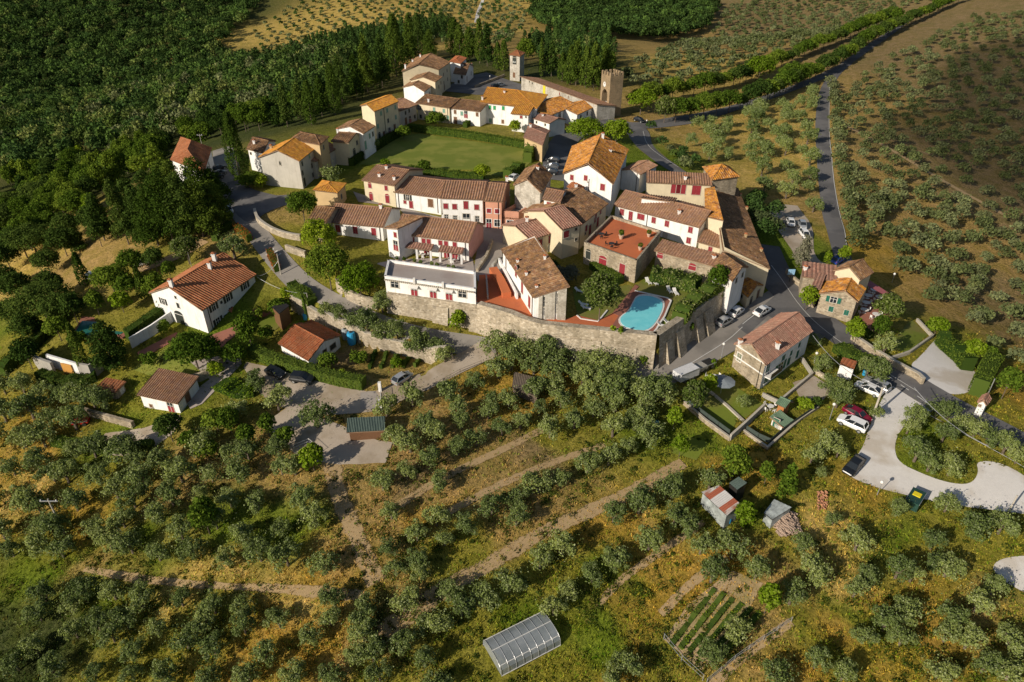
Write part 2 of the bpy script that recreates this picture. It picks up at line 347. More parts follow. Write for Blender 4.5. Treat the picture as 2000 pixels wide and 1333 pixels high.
# ---------------- ground sheet ----------------
STRAW=(.60,.41,.13); DRY=(.45,.295,.115); BRN=(.30,.21,.11); GRN=(.16,.215,.022); OLV=(.30,.265,.045); FOR=(.07,.085,.03); RUST=(.46,.285,.06)
GC = [(700,40,STRAW),(600,80,STRAW),(850,40,STRAW),(980,60,STRAW),(780,110,STRAW),(550,70,STRAW),(1000,100,DRY),
(1400,250,STRAW),(1500,230,STRAW),(1350,290,STRAW),(1550,300,STRAW),(1450,350,STRAW),(1570,390,DRY),(1350,130,STRAW),(1300,60,DRY),(1420,90,DRY),(1500,60,BRN),(1560,20,BRN),
(1700,200,DRY),(1800,300,BRN),(1900,200,BRN),(1990,100,BRN),(1750,400,DRY),(1850,450,DRY),(1950,400,BRN),(1700,330,DRY),(1800,550,DRY),(1950,600,BRN),(1900,700,OLV),(1990,760,RUST),(1700,500,RUST),(1660,430,DRY),(1750,100,BRN),(1900,60,BRN),
(100,100,FOR),(300,200,FOR),(200,350,FOR),(450,120,FOR),(500,250,FOR),(600,180,FOR),(50,420,FOR),(350,380,FOR),(1200,40,FOR),(900,120,FOR),(1130,130,FOR),
(30,520,STRAW),(180,510,DRY),(130,560,DRY),(60,620,GRN),(20,680,OLV),(260,440,DRY),(330,500,OLV),(400,470,DRY),
(250,690,OLV),(380,740,GRN),(200,860,GRN),(320,780,OLV),(100,880,RUST),(60,950,STRAW),(200,930,OLV),(350,960,DRY),(150,1000,RUST),
(450,930,DRY),(530,900,DRY),(480,1000,GRN),(560,1060,GRN),(300,1050,GRN),(350,1120,STRAW),(200,1120,DRY),(450,1140,STRAW),(600,1150,STRAW),(250,1180,OLV),(180,1170,GRN),(400,1200,OLV),(500,1260,RUST),(600,1280,RUST),(680,1300,DRY),(300,1290,OLV),(100,1250,FOR),(20,1200,FOR),(20,1320,FOR),(100,1100,GRN),
(700,900,DRY),(660,980,DRY),(720,1050,DRY),(640,1100,RUST),(780,1000,DRY),(850,1000,RUST),(900,940,DRY),(950,870,DRY),(1050,880,BRN),(1100,830,OLV),(900,1080,OLV),(850,1120,OLV),(1000,1000,DRY),(1000,720,RUST),(1050,770,RUST),(870,850,DRY),(820,930,BRN),
(1060,1120,OLV),(1150,1060,RUST),(1020,1180,GRN),(1150,1130,OLV),(1250,1020,RUST),(1290,1000,STRAW),(1200,1150,GRN),(1150,1240,GRN),(1250,1200,RUST),(1300,1150,RUST),(900,1260,OLV),(800,1200,DRY),(760,1300,OLV),(1100,1300,OLV),(1200,1300,RUST),(1300,1280,OLV),
(1350,850,GRN),(1300,880,GRN),(1400,830,OLV),(1330,920,OLV),(1450,900,RUST),(1500,870,RUST),(1550,880,OLV),(1600,900,OLV),(1600,950,OLV),(1560,830,OLV),(1650,960,RUST),(1700,1010,OLV),(1770,1040,GRN),(1750,1080,GRN),(1700,1080,STRAW),(1640,1040,STRAW),(1630,1130,STRAW),(1620,1180,STRAW),(1850,1150,OLV),(1800,1130,RUST),(1900,1060,OLV),(1950,1050,OLV),(1700,1180,RUST),(1800,1230,RUST),(1900,1200,DRY),(1950,1300,OLV),(1850,1290,RUST),(1700,1300,RUST),(1650,1230,GRN),(1600,1200,GRN),(1700,1280,GRN),(1550,1100,OLV),(1520,1150,DRY),(1480,1240,DRY),(1400,1120,RUST),(1350,1100,RUST),(1340,1000,OLV),(1600,1260,RUST),(1480,1000,GRN),
(1800,860,GRN),(1850,900,OLV),(1780,900,GRN),(1900,860,OLV),(1960,880,OLV),(1640,780,OLV),(1600,760,OLV),(1700,800,OLV),(1580,820,OLV),
(650,600,OLV),(750,640,OLV),(850,690,OLV),(560,450,OLV),(540,430,DRY),(640,560,OLV),(1380,720,OLV),(1430,650,OLV),
(700,350,OLV),(760,320,OLV),(640,330,GRN),(680,370,OLV),(1280,300,GRN),(1250,330,GRN),(1310,300,GRN),(1350,350,GRN),(1500,450,GRN),(1520,500,GRN),(1560,480,GRN),(1250,240,DRY),(1320,240,DRY),
(560,730,OLV),(700,690,BRN),(780,700,DRY),(600,850,DRY),(420,640,GRN),(1100,60,DRY),(1000,20,STRAW),(400,40,FOR),(750,80,OLV)]
def build_ground():
    pts = np.array([g(a, b) for a, b, _ in GC]); cc = np.array([c for *_, c in GC])
    x = XX.ravel(); y = YY.ravel(); C = np.zeros((len(x), 3), np.float32)
    wob = 2.2
    xs = x+wob*np.sin(y*.31+np.sin(x*.17)*2)+np.sin(x*.9+y*.5); ys = y+wob*np.sin(x*.27+np.cos(y*.21)*2)
    dist = np.hypot(pts[:, 0], pts[:, 1]); soft = (0.035*dist)**2
    for i in range(0, len(x), 20000):
        d = ((xs[i:i+20000, None]-pts[:, 0])**2+(ys[i:i+20000, None]-pts[:, 1])**2+soft)/(dist/100)
        wt = d**-2.2; C[i:i+20000] = (wt@cc)/wt.sum(1)[:, None]
    ny, nx = XX.shape
    me = bpy.data.meshes.new('ground'); V = np.stack([x, y, GZ.ravel()], 1).astype(np.float32)
    i = np.arange(nx-1)[None]+np.arange(ny-1)[:, None]*nx; i = i.ravel()
    Fc = np.stack([i, i+1, i+1+nx, i+nx], 1)
    me.vertices.add(len(V)); me.vertices.foreach_set('co', V.ravel()); me.loops.add(Fc.size); me.loops.foreach_set('vertex_index', Fc.ravel().astype(np.int32))
    me.polygons.add(len(Fc)); me.polygons.foreach_set('loop_start', np.arange(0, Fc.size, 4, dtype=np.int32)); me.polygons.foreach_set('use_smooth', [True]*len(Fc))
    at = me.color_attributes.new('gcol', 'FLOAT_COLOR', 'POINT'); at.data.foreach_set('color', np.concatenate([C, np.ones((len(C), 1))], 1).astype(np.float32).ravel())
    me.update(calc_edges=True); me.validate()
    m = N('ground'); a = m.n('Attribute', attribute_name='gcol'); f = m.noise(.35, 8, .72); f2 = m.noise(2.2, 6, .7); f3 = m.noise(.09, 5, .6); f4 = m.noise(9, 3, .6)
    c = m.mix(m.ramp(f, [(.40, (0,0,0)), (.60, (1,1,1))]), a.outputs['Color'], m.mix(1., a.outputs['Color'], (.72,.78,.55), 'MULTIPLY'))
    c = m.mix(m.math('MULTIPLY', m.ramp(f3, [(.52, (0,0,0)), (.66, (1,1,1))]), .35), c, (.12,.13,.03))
    c = m.mix(m.ramp(f2, [(.40, (.75,)*3), (.52, (0,0,0))]), c, m.mix(1., c, (.42,.45,.40), 'MULTIPLY'))
    c = m.mix(m.ramp(f2, [(.56, (0,0,0)), (.72, (.7,)*3)]), c, m.mix(1., c, (1.5,1.35,1.2), 'MULTIPLY'))
    c = m.mix(m.ramp(f4, [(.35, (.45,)*3), (.5, (0,0,0))]), c, m.mix(1., c, (.5,.5,.5), 'MULTIPLY'))
    h = m.math('ADD', m.math('MULTIPLY', f, 2.), m.math('ADD', f2, m.math('MULTIPLY', f4, .3)))
    mat = m.pr(c, 1., m.bump(h, .8, .35), spec=.05)
    o = link('ground', me, mat); o['kind'] = 'structure'
    return C.reshape(ny, nx, 3)
GCOL = build_ground()
def gcol(x, y):
    i = np.clip(np.rint(np.interp(x, GX, np.arange(len(GX)))).astype(int), 0, len(GX)-1); j = np.clip(np.rint(np.interp(y, GY, np.arange(len(GY)))).astype(int), 0, len(GY)-1)
    return GCOL[j, i]
TEXCL = []; EXCL = []           # polygons (world xy) where no weeds or trees are scattered
def drape(bm, off, cell):
    vs = [v.co for v in bm.verts]; x0, x1 = min(v.x for v in vs), max(v.x for v in vs); y0, y1 = min(v.y for v in vs), max(v.y for v in vs)
    for k in range(int((x1-x0)/cell)): 
        bmesh.ops.bisect_plane(bm, geom=bm.verts[:]+bm.edges[:]+bm.faces[:], plane_co=(x0+(k+1)*cell, 0, 0), plane_no=(1,0,0))
    for k in range(int((y1-y0)/cell)):
        bmesh.ops.bisect_plane(bm, geom=bm.verts[:]+bm.edges[:]+bm.faces[:], plane_co=(0, y0+(k+1)*cell, 0), plane_no=(0,1,0))
    for v in bm.verts: v.co.z = float(G(v.co.x, v.co.y))+off
def smoothpoly(w_, it=2, closed=True):
    w_ = [np.array(p[:2]) for p in w_]
    for _ in range(it):
        o = []; n = len(w_)
        for i in range(n if closed else n-1):
            a, b = w_[i], w_[(i+1) % n]; o += [a*.75+b*.25, a*.25+b*.75]
        if not closed: o = [w_[0]]+o+[w_[-1]]
        w_ = o
    return w_
def patch(name, px, mat, off=.06, cell=1.6, smooth=0, excl=True, z=None, kind='structure', label=None, cat=None):
    wp = [g(*p) if z is None else P(p[0], p[1], z) for p in px]
    if smooth: wp = smoothpoly(wp, smooth)
    bm = bmesh.new(); vs = [bm.verts.new((p[0], p[1], 0)) for p in wp]
    f = bm.faces.new(vs); f.normal_update()
    if f.normal.z < 0: f.normal_flip()
    if z is None: drape(bm, off, cell)
    else:
        for v in bm.verts: v.co.z = z+off
    bmesh.ops.triangulate(bm, faces=bm.faces[:])
    me = bpy.data.meshes.new(name); bm.to_mesh(me); bm.free(); me.polygons.foreach_set('use_smooth', [True]*len(me.polygons))
    o = link(name, me, mat)
    if kind: o['kind'] = kind
    if label: tag(o, label, cat)
    if excl: EXCL.append([tuple(p[:2]) for p in wp])
    return o
def resample(w_, st):
    w_ = [np.array(p[:2]) for p in w_]; L = [0]
    for a, b in zip(w_[:-1], w_[1:]): L.append(L[-1]+np.hypot(*(b-a)))
    n = max(2, int(L[-1]/st)+1); t = np.linspace(0, L[-1], n); w_ = np.array(w_)
    return np.stack([np.interp(t, L, w_[:, 0]), np.interp(t, L, w_[:, 1])], 1)
def frame(c):
    t = np.gradient(c, axis=0); t /= np.linalg.norm(t, axis=1)[:, None]; return t, np.stack([-t[:, 1], t[:, 0]], 1)
def ribbon(name, px, width, mat, off=.09, step=1.2, nx=5, excl=True, jag=0., kind='structure', curve=2):
    c = resample(smoothpoly([g(*p) for p in px], curve, False), step); t, n = frame(c)
    wd = width if np.isscalar(width) else np.interp(np.linspace(0, 1, len(c)), np.linspace(0, 1, len(width)), width)
    wd = wd*np.ones(len(c)); wd2 = wd+NR.normal(0, 1, len(c))*jag; wd1 = wd+NR.normal(0, 1, len(c))*jag
    mb = MB(); rows = []
    for i in range(len(c)):
        rows.append([(*(c[i]+n[i]*(s*(wd1[i] if s < 0 else wd2[i])/2)),) for s in np.linspace(1, -1, nx)])
    A = np.array(rows); Z = G(A[..., 0], A[..., 1])+off
    me = bpy.data.meshes.new(name); V = np.concatenate([A, Z[..., None]], 2).reshape(-1, 3)
    Fc = [(i*nx+k, i*nx+k+1, (i+1)*nx+k+1, (i+1)*nx+k) for i in range(len(c)-1) for k in range(nx-1)]
    me.from_pydata(V.tolist(), [], [f[::-1] for f in Fc]); me.polygons.foreach_set('use_smooth', [True]*len(Fc)); me.update()
    if me.polygons[0].normal.z < 0: me.flip_normals()
    o = link(name, me, mat)
    if kind: o['kind'] = kind
    if excl: EXCL.append([tuple(r[0]) for r in rows]+[tuple(r[-1]) for r in rows[::-1]])
    return o
def _softmat(name, a, b):
    m = N(name); f = m.noise(.9, 7, .7); f3 = m.noise(9, 3, .6); c = m.mix(f, a, b); c = m.mix(m.ramp(f3, [(.4, (.4,)*3), (.6, (0,0,0))]), c, tuple(x*.6 for x in a))
    s = m.n('SeparateXYZ'); m.l(m.co('UV'), s.inputs[0]); e = m.math('ABSOLUTE', s.outputs[0]); al = m.math('SUBTRACT', 1.38, m.math('ADD', e, m.math('MULTIPLY', m.noise(.7, 6, .8), 1.25)))
    al = m.ramp(al, [(.0, (0,0,0)), (.12, (1,1,1))]); m.pr(c, 1., m.bump(f3, .5, .08), spec=.1); b_ = [n for n in m.t.nodes if n.type == 'BSDF_PRINCIPLED'][0]; m.l(al, b_.inputs['Alpha']); return m.m
def track(px, width, **k):
    o = ribbon('dirt_track', px, np.array(width)*1.08, SOFT, nx=9, excl=False, **k); me = o.data; uv = me.uv_layers.new(name='UVMap'); vi = np.zeros(len(me.loops), np.int32); me.loops.foreach_get('vertex_index', vi); a = np.zeros((len(vi), 2), np.float32); a[:, 0] = (vi % 9)/4-1; uv.data.foreach_set('uv', a.ravel()); c = resample(smoothpoly([g(*p) for p in px], 2, False), 2.); t, n = frame(c); w_ = (float(np.mean(width))+(2.6 if len(TEXCL) < 2 else .8))/2; TEXCL.append([tuple(c[i]+n[i]*w_) for i in range(len(c))]+[tuple(c[i]-n[i]*w_) for i in range(len(c)-1, -1, -1)]); return o
SOFT = _softmat('soft_dirt', (.36,.25,.13), (.45,.33,.18))
def kerb(name, px, label, h=.14, wd=.18, off=0., mat='stone_trim'):
    c = resample(smoothpoly([g(*p) for p in px], 2, False), 1.2); t, n = frame(c); mb = MB()
    for i in range(len(c)-1):
        a, b = c[i], c[i+1]; za, zb = float(G(*a)), float(G(*b)); q = [a+n[i]*wd/2, a-n[i]*wd/2, b-n[i+1]*wd/2, b+n[i+1]*wd/2]
        mb.prism([tuple(v) for v in q][::-1], [zb-.3, zb-.3, za-.3, za-.3], [zb+h, zb+h, za+h, za+h])
    o = mb.build(name, M[mat]); tag(o, label, 'kerb'); return o
# roads and surfaces
A_, AO = M['asphalt'], M['asphalt_old']
ribbon('road', [(434,290),(443,330),(452,372),(470,415),(500,455),(535,500),(585,555),(640,590),(700,620),(770,648),(850,666),(920,675),(972,684)], [6,6,6.5,6.5,5.5,4.8,4.6,4.6,4.8,5,5,5,5], AO, .08)
ribbon('road', [(1225,749),(1260,742),(1295,731),(1350,702),(1420,660),(1480,618),(1535,582)], [5,5.5,6,7,7,7], AO, .08)
ribbon('road', [(1500,480),(1512,520),(1530,560),(1580,610),(1640,655),(1710,705),(1780,752),(1860,800),(1960,850),(2060,905)], [5,6,9,7,6.6,6.4,6.6,6.6,6.6], A_, .12)
patch('road', [(1440,640),(1500,590),(1540,555),(1575,590),(1630,650),(1600,665),(1540,640),(1500,618),(1460,655)], A_, .10)
patch('road', [(443,345),(520,384),(600,380),(600,392),(545,405),(505,425),(500,440),(470,430),(448,400)], A_, .12, smooth=1)
ribbon('road', [(955,682),(900,710),(850,738),(800,757),(745,782)], [5,4.2,4,4.2,5], M['gravel_brown'], .13, jag=.12)
ribbon('road', [(1895,-14),(1845,4),(1760,52),(1692,96),(1650,126),(1625,150),(1608,185),(1604,250),(1610,320),(1618,390),(1630,450),(1645,500),(1655,530)], [4,4,4,4,4.6,5,4.6,4.2,4.2,4.2,4.2,4.2,4], A_, .10)
ribbon('road', [(1655,125),(1570,165),(1490,195),(1400,222),(1310,240),(1240,248),(1200,238)], [4.5,4.5,4.5,4.5,5,8,6], A_, .12)
ribbon('road', [(1225,240),(1245,258),(1256,285),(1285,310),(1318,332),(1345,350)], [9,8,6,5,5,4], A_, .14)
ribbon('road', [(1205,236),(1150,252),(1105,268),(1092,300),(1086,340),(1075,352)], [6,7,8,8,8,7], A_, .16)
patch('square_paving', [(860,178),(905,152),(950,142),(995,158),(1062,180),(1000,186),(930,186)], M['asphalt'], .12)
patch('courtyard', [(925,400),(1010,446),(1030,470),(980,490),(985,530),(962,560),(938,560),(925,530),(935,470),(918,440),(800,430),(776,405),(700,395),(690,375),(760,400),(860,425)], M['paving'], .08)
patch('gravel_lot', [(1742,745),(1795,768),(1850,792),(1815,806),(1775,822),(1752,850),(1746,880),(1756,905),(1800,926),(1850,944),(1895,948),(1912,925),(1905,900),(1960,905),(2030,950),(2040,1010),(1960,1000),(1850,986),(1760,966),(1700,950),(1655,930),(1650,912),(1672,895),(1688,868),(1694,845),(1700,830),(1712,800)], M['gravel'], .07, smooth=2)
patch('gravel_lot', [(1795,700),(1830,660),(1838,662),(1868,690),(1915,738),(1905,760),(1880,772),(1845,770),(1800,745),(1775,715)], M['gravel'], .07, smooth=2)
patch('gravel_lot', [(1935,1105),(1965,1088),(2040,1085),(2040,1180),(1985,1150),(1950,1130)], M['gravel'], .07, smooth=2)
patch('gravel_lot', [(468,705),(520,716),(560,728),(640,752),(706,765),(748,765),(750,802),(700,808),(640,812),(585,806),(530,790),(500,760)], M['gravel_brown'], .07, smooth=1)
ribbon('driveway', [(545,808),(600,850),(650,870),(690,880),(760,885)], [6,7,8,6,4], M['gravel_brown'], .1, jag=.2)
patch('paving', [(704,768),(742,764),(745,802),(704,800)], M['paving'], .12)
ribbon('path', [(195,862),(260,868),(320,845),(330,815)], [3,5,5,4], M['gravel_brown'], .08, jag=.15)
ribbon('path', [(1530,400),(1548,440),(1562,480),(1580,515),(1620,530)], [7,9,8,5,5], M['gravel_brown'], .1)
ribbon('path', [(945,-8),(935,20),(930,45)], 3.2, M['gravel'], .3, step=4)
ribbon('path', [(400,470),(360,495),(310,515),(260,530)], [3,3,3,3], M['dirt'], .08, jag=.2)
track([(645,885),(655,950),(680,1010),(705,1070),(735,1140)], [3.5,3,3,3,3], off=.075)
track([(735,1240),(800,1200),(870,1150),(960,1100),(1060,1040),(1150,1000),(1230,965),(1290,930),(1335,905)], [3.6,3,2.6,2.6,2.6,2.8,2.8,2.4], off=.07)
track([(1165,1185),(1210,1135),(1260,1100),(1310,1065),(1375,1020)], [1.2,1.2,1.4,1.2], off=.075)
track([(165,1112),(260,1130),(370,1142),(480,1148),(600,1155),(710,1165)], [1,1.5,1.3,1.2,1.8,2], off=.07)
track([(1290,1200),(1360,1130),(1420,1090)], 1.4, off=.07)
track([(1380,1350),(1440,1290),(1545,1215)], 1.4, off=.07)
track([(1640,240),(1750,300),(1850,360),(1960,420)], 2.0, off=.1, step=3)
track([(760,1000),(870,930),(960,890),(1060,840)], 1.6, off=.07)
track([(860,1010),(950,960),(1060,910),(1180,870)], 1.5, off=.07)
patch('vegetable_plot', [(1296,1250),(1345,1180),(1430,1115),(1490,1140),(1440,1235),(1370,1310)], M['soil'], .07, kind='structure', excl=False)
patch('lawn', [(700,322),(780,268),(820,262),(1024,292),(1036,318),(1010,346),(880,338),(800,326)], M['lawn_dry'], .07)
patch('lawn', [(1452,700),(1508,668),(1560,707),(1500,752)], M['lawn'], .03, excl=False)
patch('lawn', [(1335,790),(1380,765),(1445,812),(1425,850)], M['lawn'], .08)
patch('lawn', [(1385,763),(1420,745),(1490,790),(1455,818)], M['lawn'], .08)
patch('lawn', [(1265,270),(1235,285),(1300,330),(1330,345),(1310,318)], M['lawn'], .08)
patch('lawn', [(1730,680),(1780,625),(1812,655),(1775,690)], M['lawn'], .08)
patch('lawn', [(488,640),(530,612),(560,628),(535,648)], M['lawn'], .08)
patch('lawn', [(1310,885),(1330,850),(1385,865),(1360,900)], M['lawn'], .08)
patch('bare_plot', [(1548,748),(1590,735),(1628,760),(1600,790),(1560,775)], M['gravel_brown'], .08)
# road markings
WL = plain('road_paint', (.62,.61,.58), .7)
def line(px, wd=.12, dash=None, off=.17):
    c = resample(smoothpoly([g(*p) for p in px], 2, False), .8); t, n = frame(c); mb = MB()
    for i in range(len(c)-1):
        if dash and (i*.8) % (dash*2) > dash: continue
        q = [c[i]+n[i]*wd/2, c[i]-n[i]*wd/2, c[i+1]-n[i+1]*wd/2, c[i+1]+n[i+1]*wd/2]
        mb.face([(a[0], a[1], float(G(*a))+off) for a in q])
    o = mb.build('road_marking', WL)
    if o.data.polygons[0].normal.z < 0: o.data.flip_normals()
    o['kind'] = 'structure'
line([(1720,727),(1790,775),(1850,818)], .16, 1.8, .2); line([(1506,520),(1530,552),(1560,598),(1600,640),(1680,697),(1790,766)], .12, None, .2)
line([(1450,635),(1492,602)], .14, None, .2); line([(1348,712),(1420,668),(1450,640)], .12, None, .14)
line([(1620,165),(1618,250),(1624,320),(1640,420),(1655,500)], .14, None, .15)
line([(1256,258),(1263,285),(1292,308),(1325,328)], .14, None, .2)
line([(1790,800),(1900,860),(2000,915)], .12, None, .2)
for q in [[(520,500),(535,487)],[(527,504),(542,491)],[(534,508),(549,496)]]: line(q, .35, None, .14)
# ---------------- vegetation ----------------
def cards(rs, pts, nrm, size, bias=.8, quad=True, flat=.0):
    """small leaf faces at pts, turned roughly along nrm"""
    n = len(pts); r = rs.normal(size=(n, 3)); d = nrm*bias+r*.6; d[:, 2] += flat; d /= np.linalg.norm(d, axis=1)[:, None]+1e-9
    a = np.cross(d, rs.normal(size=(n, 3))); a /= np.linalg.norm(a, axis=1)[:, None]+1e-9; b = np.cross(d, a)
    s = (size*(.6+.8*rs.random(n)))[:, None]; e = (.55+.5*rs.random(n))[:, None]
    if quad: return np.stack([pts-a*s*e-b*s*.3, pts+a*s*.2*e-b*s, pts+a*s*e+b*s*.3, pts-a*s*.2*e+b*s], 1)
    return np.stack([pts-a*s-b*s*.6, pts+a*s-b*s*.6, pts+b*s*1.1], 1)
def polymesh(name, Q, tint=None, loops=None):
    k = Q.shape[1]; n = len(Q); me = bpy.data.meshes.new(name)
    me.vertices.add(n*k); me.vertices.foreach_set('co', Q.astype(np.float32).ravel()); me.loops.add(n*k); me.loops.foreach_set('vertex_index', np.arange(n*k, dtype=np.int32))
    me.polygons.add(n); me.polygons.foreach_set('loop_start', np.arange(0, n*k, k, dtype=np.int32))
    if tint is not None:
        at = me.color_attributes.new('tint', 'FLOAT_COLOR', 'POINT'); c = np.ones((n, k, 4), np.float32); c[..., :3] = np.clip(tint, 0, 1)[:, None]
        at.data.foreach_set('color', (c**1).ravel())
    me.update(calc_edges=True); return me
def lobes_pts(rs, lobes, n):
    """points on the outer part of each lobe, with outward normals"""
    L = np.array(lobes, float); wt = L[:, 3]**2; k = rs.choice(len(L), n, p=wt/wt.sum())
    d = rs.normal(size=(n, 3)); d /= np.linalg.norm(d, axis=1)[:, None]; d[:, 2] = np.where(rs.random(n) < .7, np.abs(d[:, 2]), d[:, 2])
    rr = L[k, 3]*(.55+.5*rs.random(n)**.6); sq = L[k, 4] if L.shape[1] > 4 else 1.
    p = L[k, :3]+d*rr[:, None]*np.stack([np.ones(n), np.ones(n), np.ones(n)*sq], 1)
    return p, d
def variants(kind, n, seed):
    rs = np.random.default_rng(seed); out = []
    for v in range(n):
        tk = MB()
        if kind == 'olive':
            L = []; nl = 17+v % 6; ex = .75+.5*rs.random()
            for i in range(nl):
                a = rs.random()*6.28; r = rs.random()**.5*1.7; L.append((math.cos(a)*r*ex, math.sin(a)*r/ex**.5, 1.7+rs.random()*1.75-(r*.3), .34+rs.random()*.36, 1.1))
            L.append((.2, 0, 2.2, .8, .8)); p, d = lobes_pts(rs, L, 2300)
            st_ = rs.normal(size=(500, 3))*np.array((.95*ex, .95, .55))+np.array((0, 0, 2.5)); p = np.concatenate([p, st_]); d = np.concatenate([d, (st_-np.array((0, 0, 2.2)))/1.2])
            keep = rs.random(len(p)) > .0; Q = cards(rs, p, d, .108, .85)
            f = (0, 0, 0); tk.tube((0,0,-.4), (.06,.03,.9), .24, .17)
            for i in range(3+v % 2):
                a = i*2.1+rs.random(); e = (math.cos(a)*.8, math.sin(a)*.8, 2.3+rs.random()*.4); mth = (math.cos(a)*.35, math.sin(a)*.35, 1.5)
                tk.tube((.06,.03,.85), mth, .13, .09, 6); tk.tube(mth, e, .09, .04, 6)
        elif kind == 'cypress':       # unit: height 1, radius 1 (scaled)
            m_ = 1900; t = rs.random(m_)**.75; prof = np.minimum(1, (1.04-t)**.55*1.15)*np.minimum(1, .55+t*3)
            a = rs.random(m_)*6.28; lump = 1+.18*np.sin(a*3+t*9+v)+.12*np.sin(a*5-t*17)
            r = prof*lump*(.78+.25*rs.random(m_)); p = np.stack([np.cos(a)*r, np.sin(a)*r, .05+t*.95], 1); d = np.stack([np.cos(a), np.sin(a), .35+0*a], 1)
            Q = ('c', p, d); tk.tube((0,0,-.05), (0,0,.5), .12, .05)
        elif kind == 'conifer':       # broad dark irregular conifer, unit height 1 radius 1
            L = []
            for i in range(26):
                t = (i+.5)/26; a = i*2.4+rs.random(); r = (.75*(1-t)**.7+.08)*(.35+.65*rs.random()); L.append((math.cos(a)*r, math.sin(a)*r, .14+t*.8, .42*(1-t*.55), .30))
            p, d = lobes_pts(rs, L, 2300); Q = ('c', p, d); tk.tube((0,0,-.05), (0,0,.7), .09, .03)
        elif kind in ('broad', 'round'):
            L = []; nl = 16
            for i in range(nl):
                t = (i+.5)/nl; ph = math.acos(1-1.45*t); a = i*2.4+rs.random()*.7; q = .62 if kind == 'broad' else .66
                L.append((math.sin(ph)*math.cos(a)*q, math.sin(ph)*math.sin(a)*q, .62+math.cos(ph)*.27*(1 if kind == 'broad' else 1.05), (.36 if kind == 'broad' else .33)*(.8+.4*rs.random()), .5))
            L.append((0, 0, .6, .6, .5)); p, d = lobes_pts(rs, L, 2300); Q = ('c', p, d)
            tk.tube((0,0,-.08), (.01,.01,.4), .07, .05)
            for i in range(4): a = i*1.57+.4; tk.tube((.01,.01,.36), (math.cos(a)*.4, math.sin(a)*.4, .62), .04, .015, 6)
        elif kind == 'shrub':
            L = [(math.cos(i*2.4)*.45*rs.random(), math.sin(i*2.4)*.45, .45+.25*rs.random(), .5, .8) for i in range(6)]
            p, d = lobes_pts(rs, L, 700); Q = ('c', p, d); tk.tube((0,0,-.1), (0,0,.5), .05, .03, 6)
        out.append((Q, tk))
    return out
VAR = {k: variants(k, n, s) for k, n, s in (('olive', 8, 3), ('cypress', 3, 5), ('conifer', 4, 6), ('broad', 5, 7), ('round', 4, 8), ('shrub', 4, 9))}
OLV_ME = [(polymesh('crown', Q), tk.mesh('trunk', True)) for Q, tk in VAR['olive']]
for a, b in OLV_ME: a.materials.append(M['olive']); b.materials.append(M['bark'])
def put_tree(name, crown_me, trunk_me, loc, rz, s, label, cat, group=None):
    r = empty(name, loc, rz, label, cat, group); r.scale = s if isinstance(s, tuple) else (s, s, s)
    for nm, me in (('crown', crown_me), ('trunk', trunk_me)):
        o = bpy.data.objects.new(nm, me); COL.objects.link(o); o.parent = r
    return r
TREES = []          # xy, radius of planted trees
OLQ = []
def plan_olive(x, y, z, s, label, group):
    TREES.append((x, y, 2*s)); a = proj((x, y, z+2.5)); OLQ.append((s*F/a[2], (x, y, z), s, label, group, RNG.randrange(8), RNG.uniform(0, 6.28), RNG.uniform(.92, 1.1), RNG.uniform(.92, 1.1), RNG.uniform(.95, 1.2)))
def build_olives(most=300):
    OLQ.sort(key=lambda q: -q[0]); Qs = []
    for i, (_, p, s, lab, grp, v, rz, a, b, c) in enumerate(OLQ):
        if i < most: put_tree('olive_tree', *OLV_ME[v], p, rz, (s*a, s*b, s*c), lab, 'olive tree', grp); continue
        cs, sn = math.cos(rz), math.sin(rz); q = VAR['olive'][v][0]*np.array((s*a, s*b, s*c)); Qs.append(np.stack([q[..., 0]*cs-q[..., 1]*sn+p[0], q[..., 0]*sn+q[..., 1]*cs+p[1], q[..., 2]+p[2]], 2).astype(np.float32))
    if Qs:
        me = polymesh('olive_grove', np.concatenate(Qs)); o = link('olive_grove', me, M['olive']); tag(o, 'smaller looking olive trees farther up the groves', 'olive grove', None, 'stuff')
def olive(px, py, dpx, label, group, jit=0, v=None):
    hc = 2.5; p = g(px, py, hc); dep = proj(p)[2]
    s = dpx*dep/F/4.1
    if s > 1.25 or s < .8: p = g(px, py, hc*s)
    plan_olive(*p, s, label, group)
TMC = {}
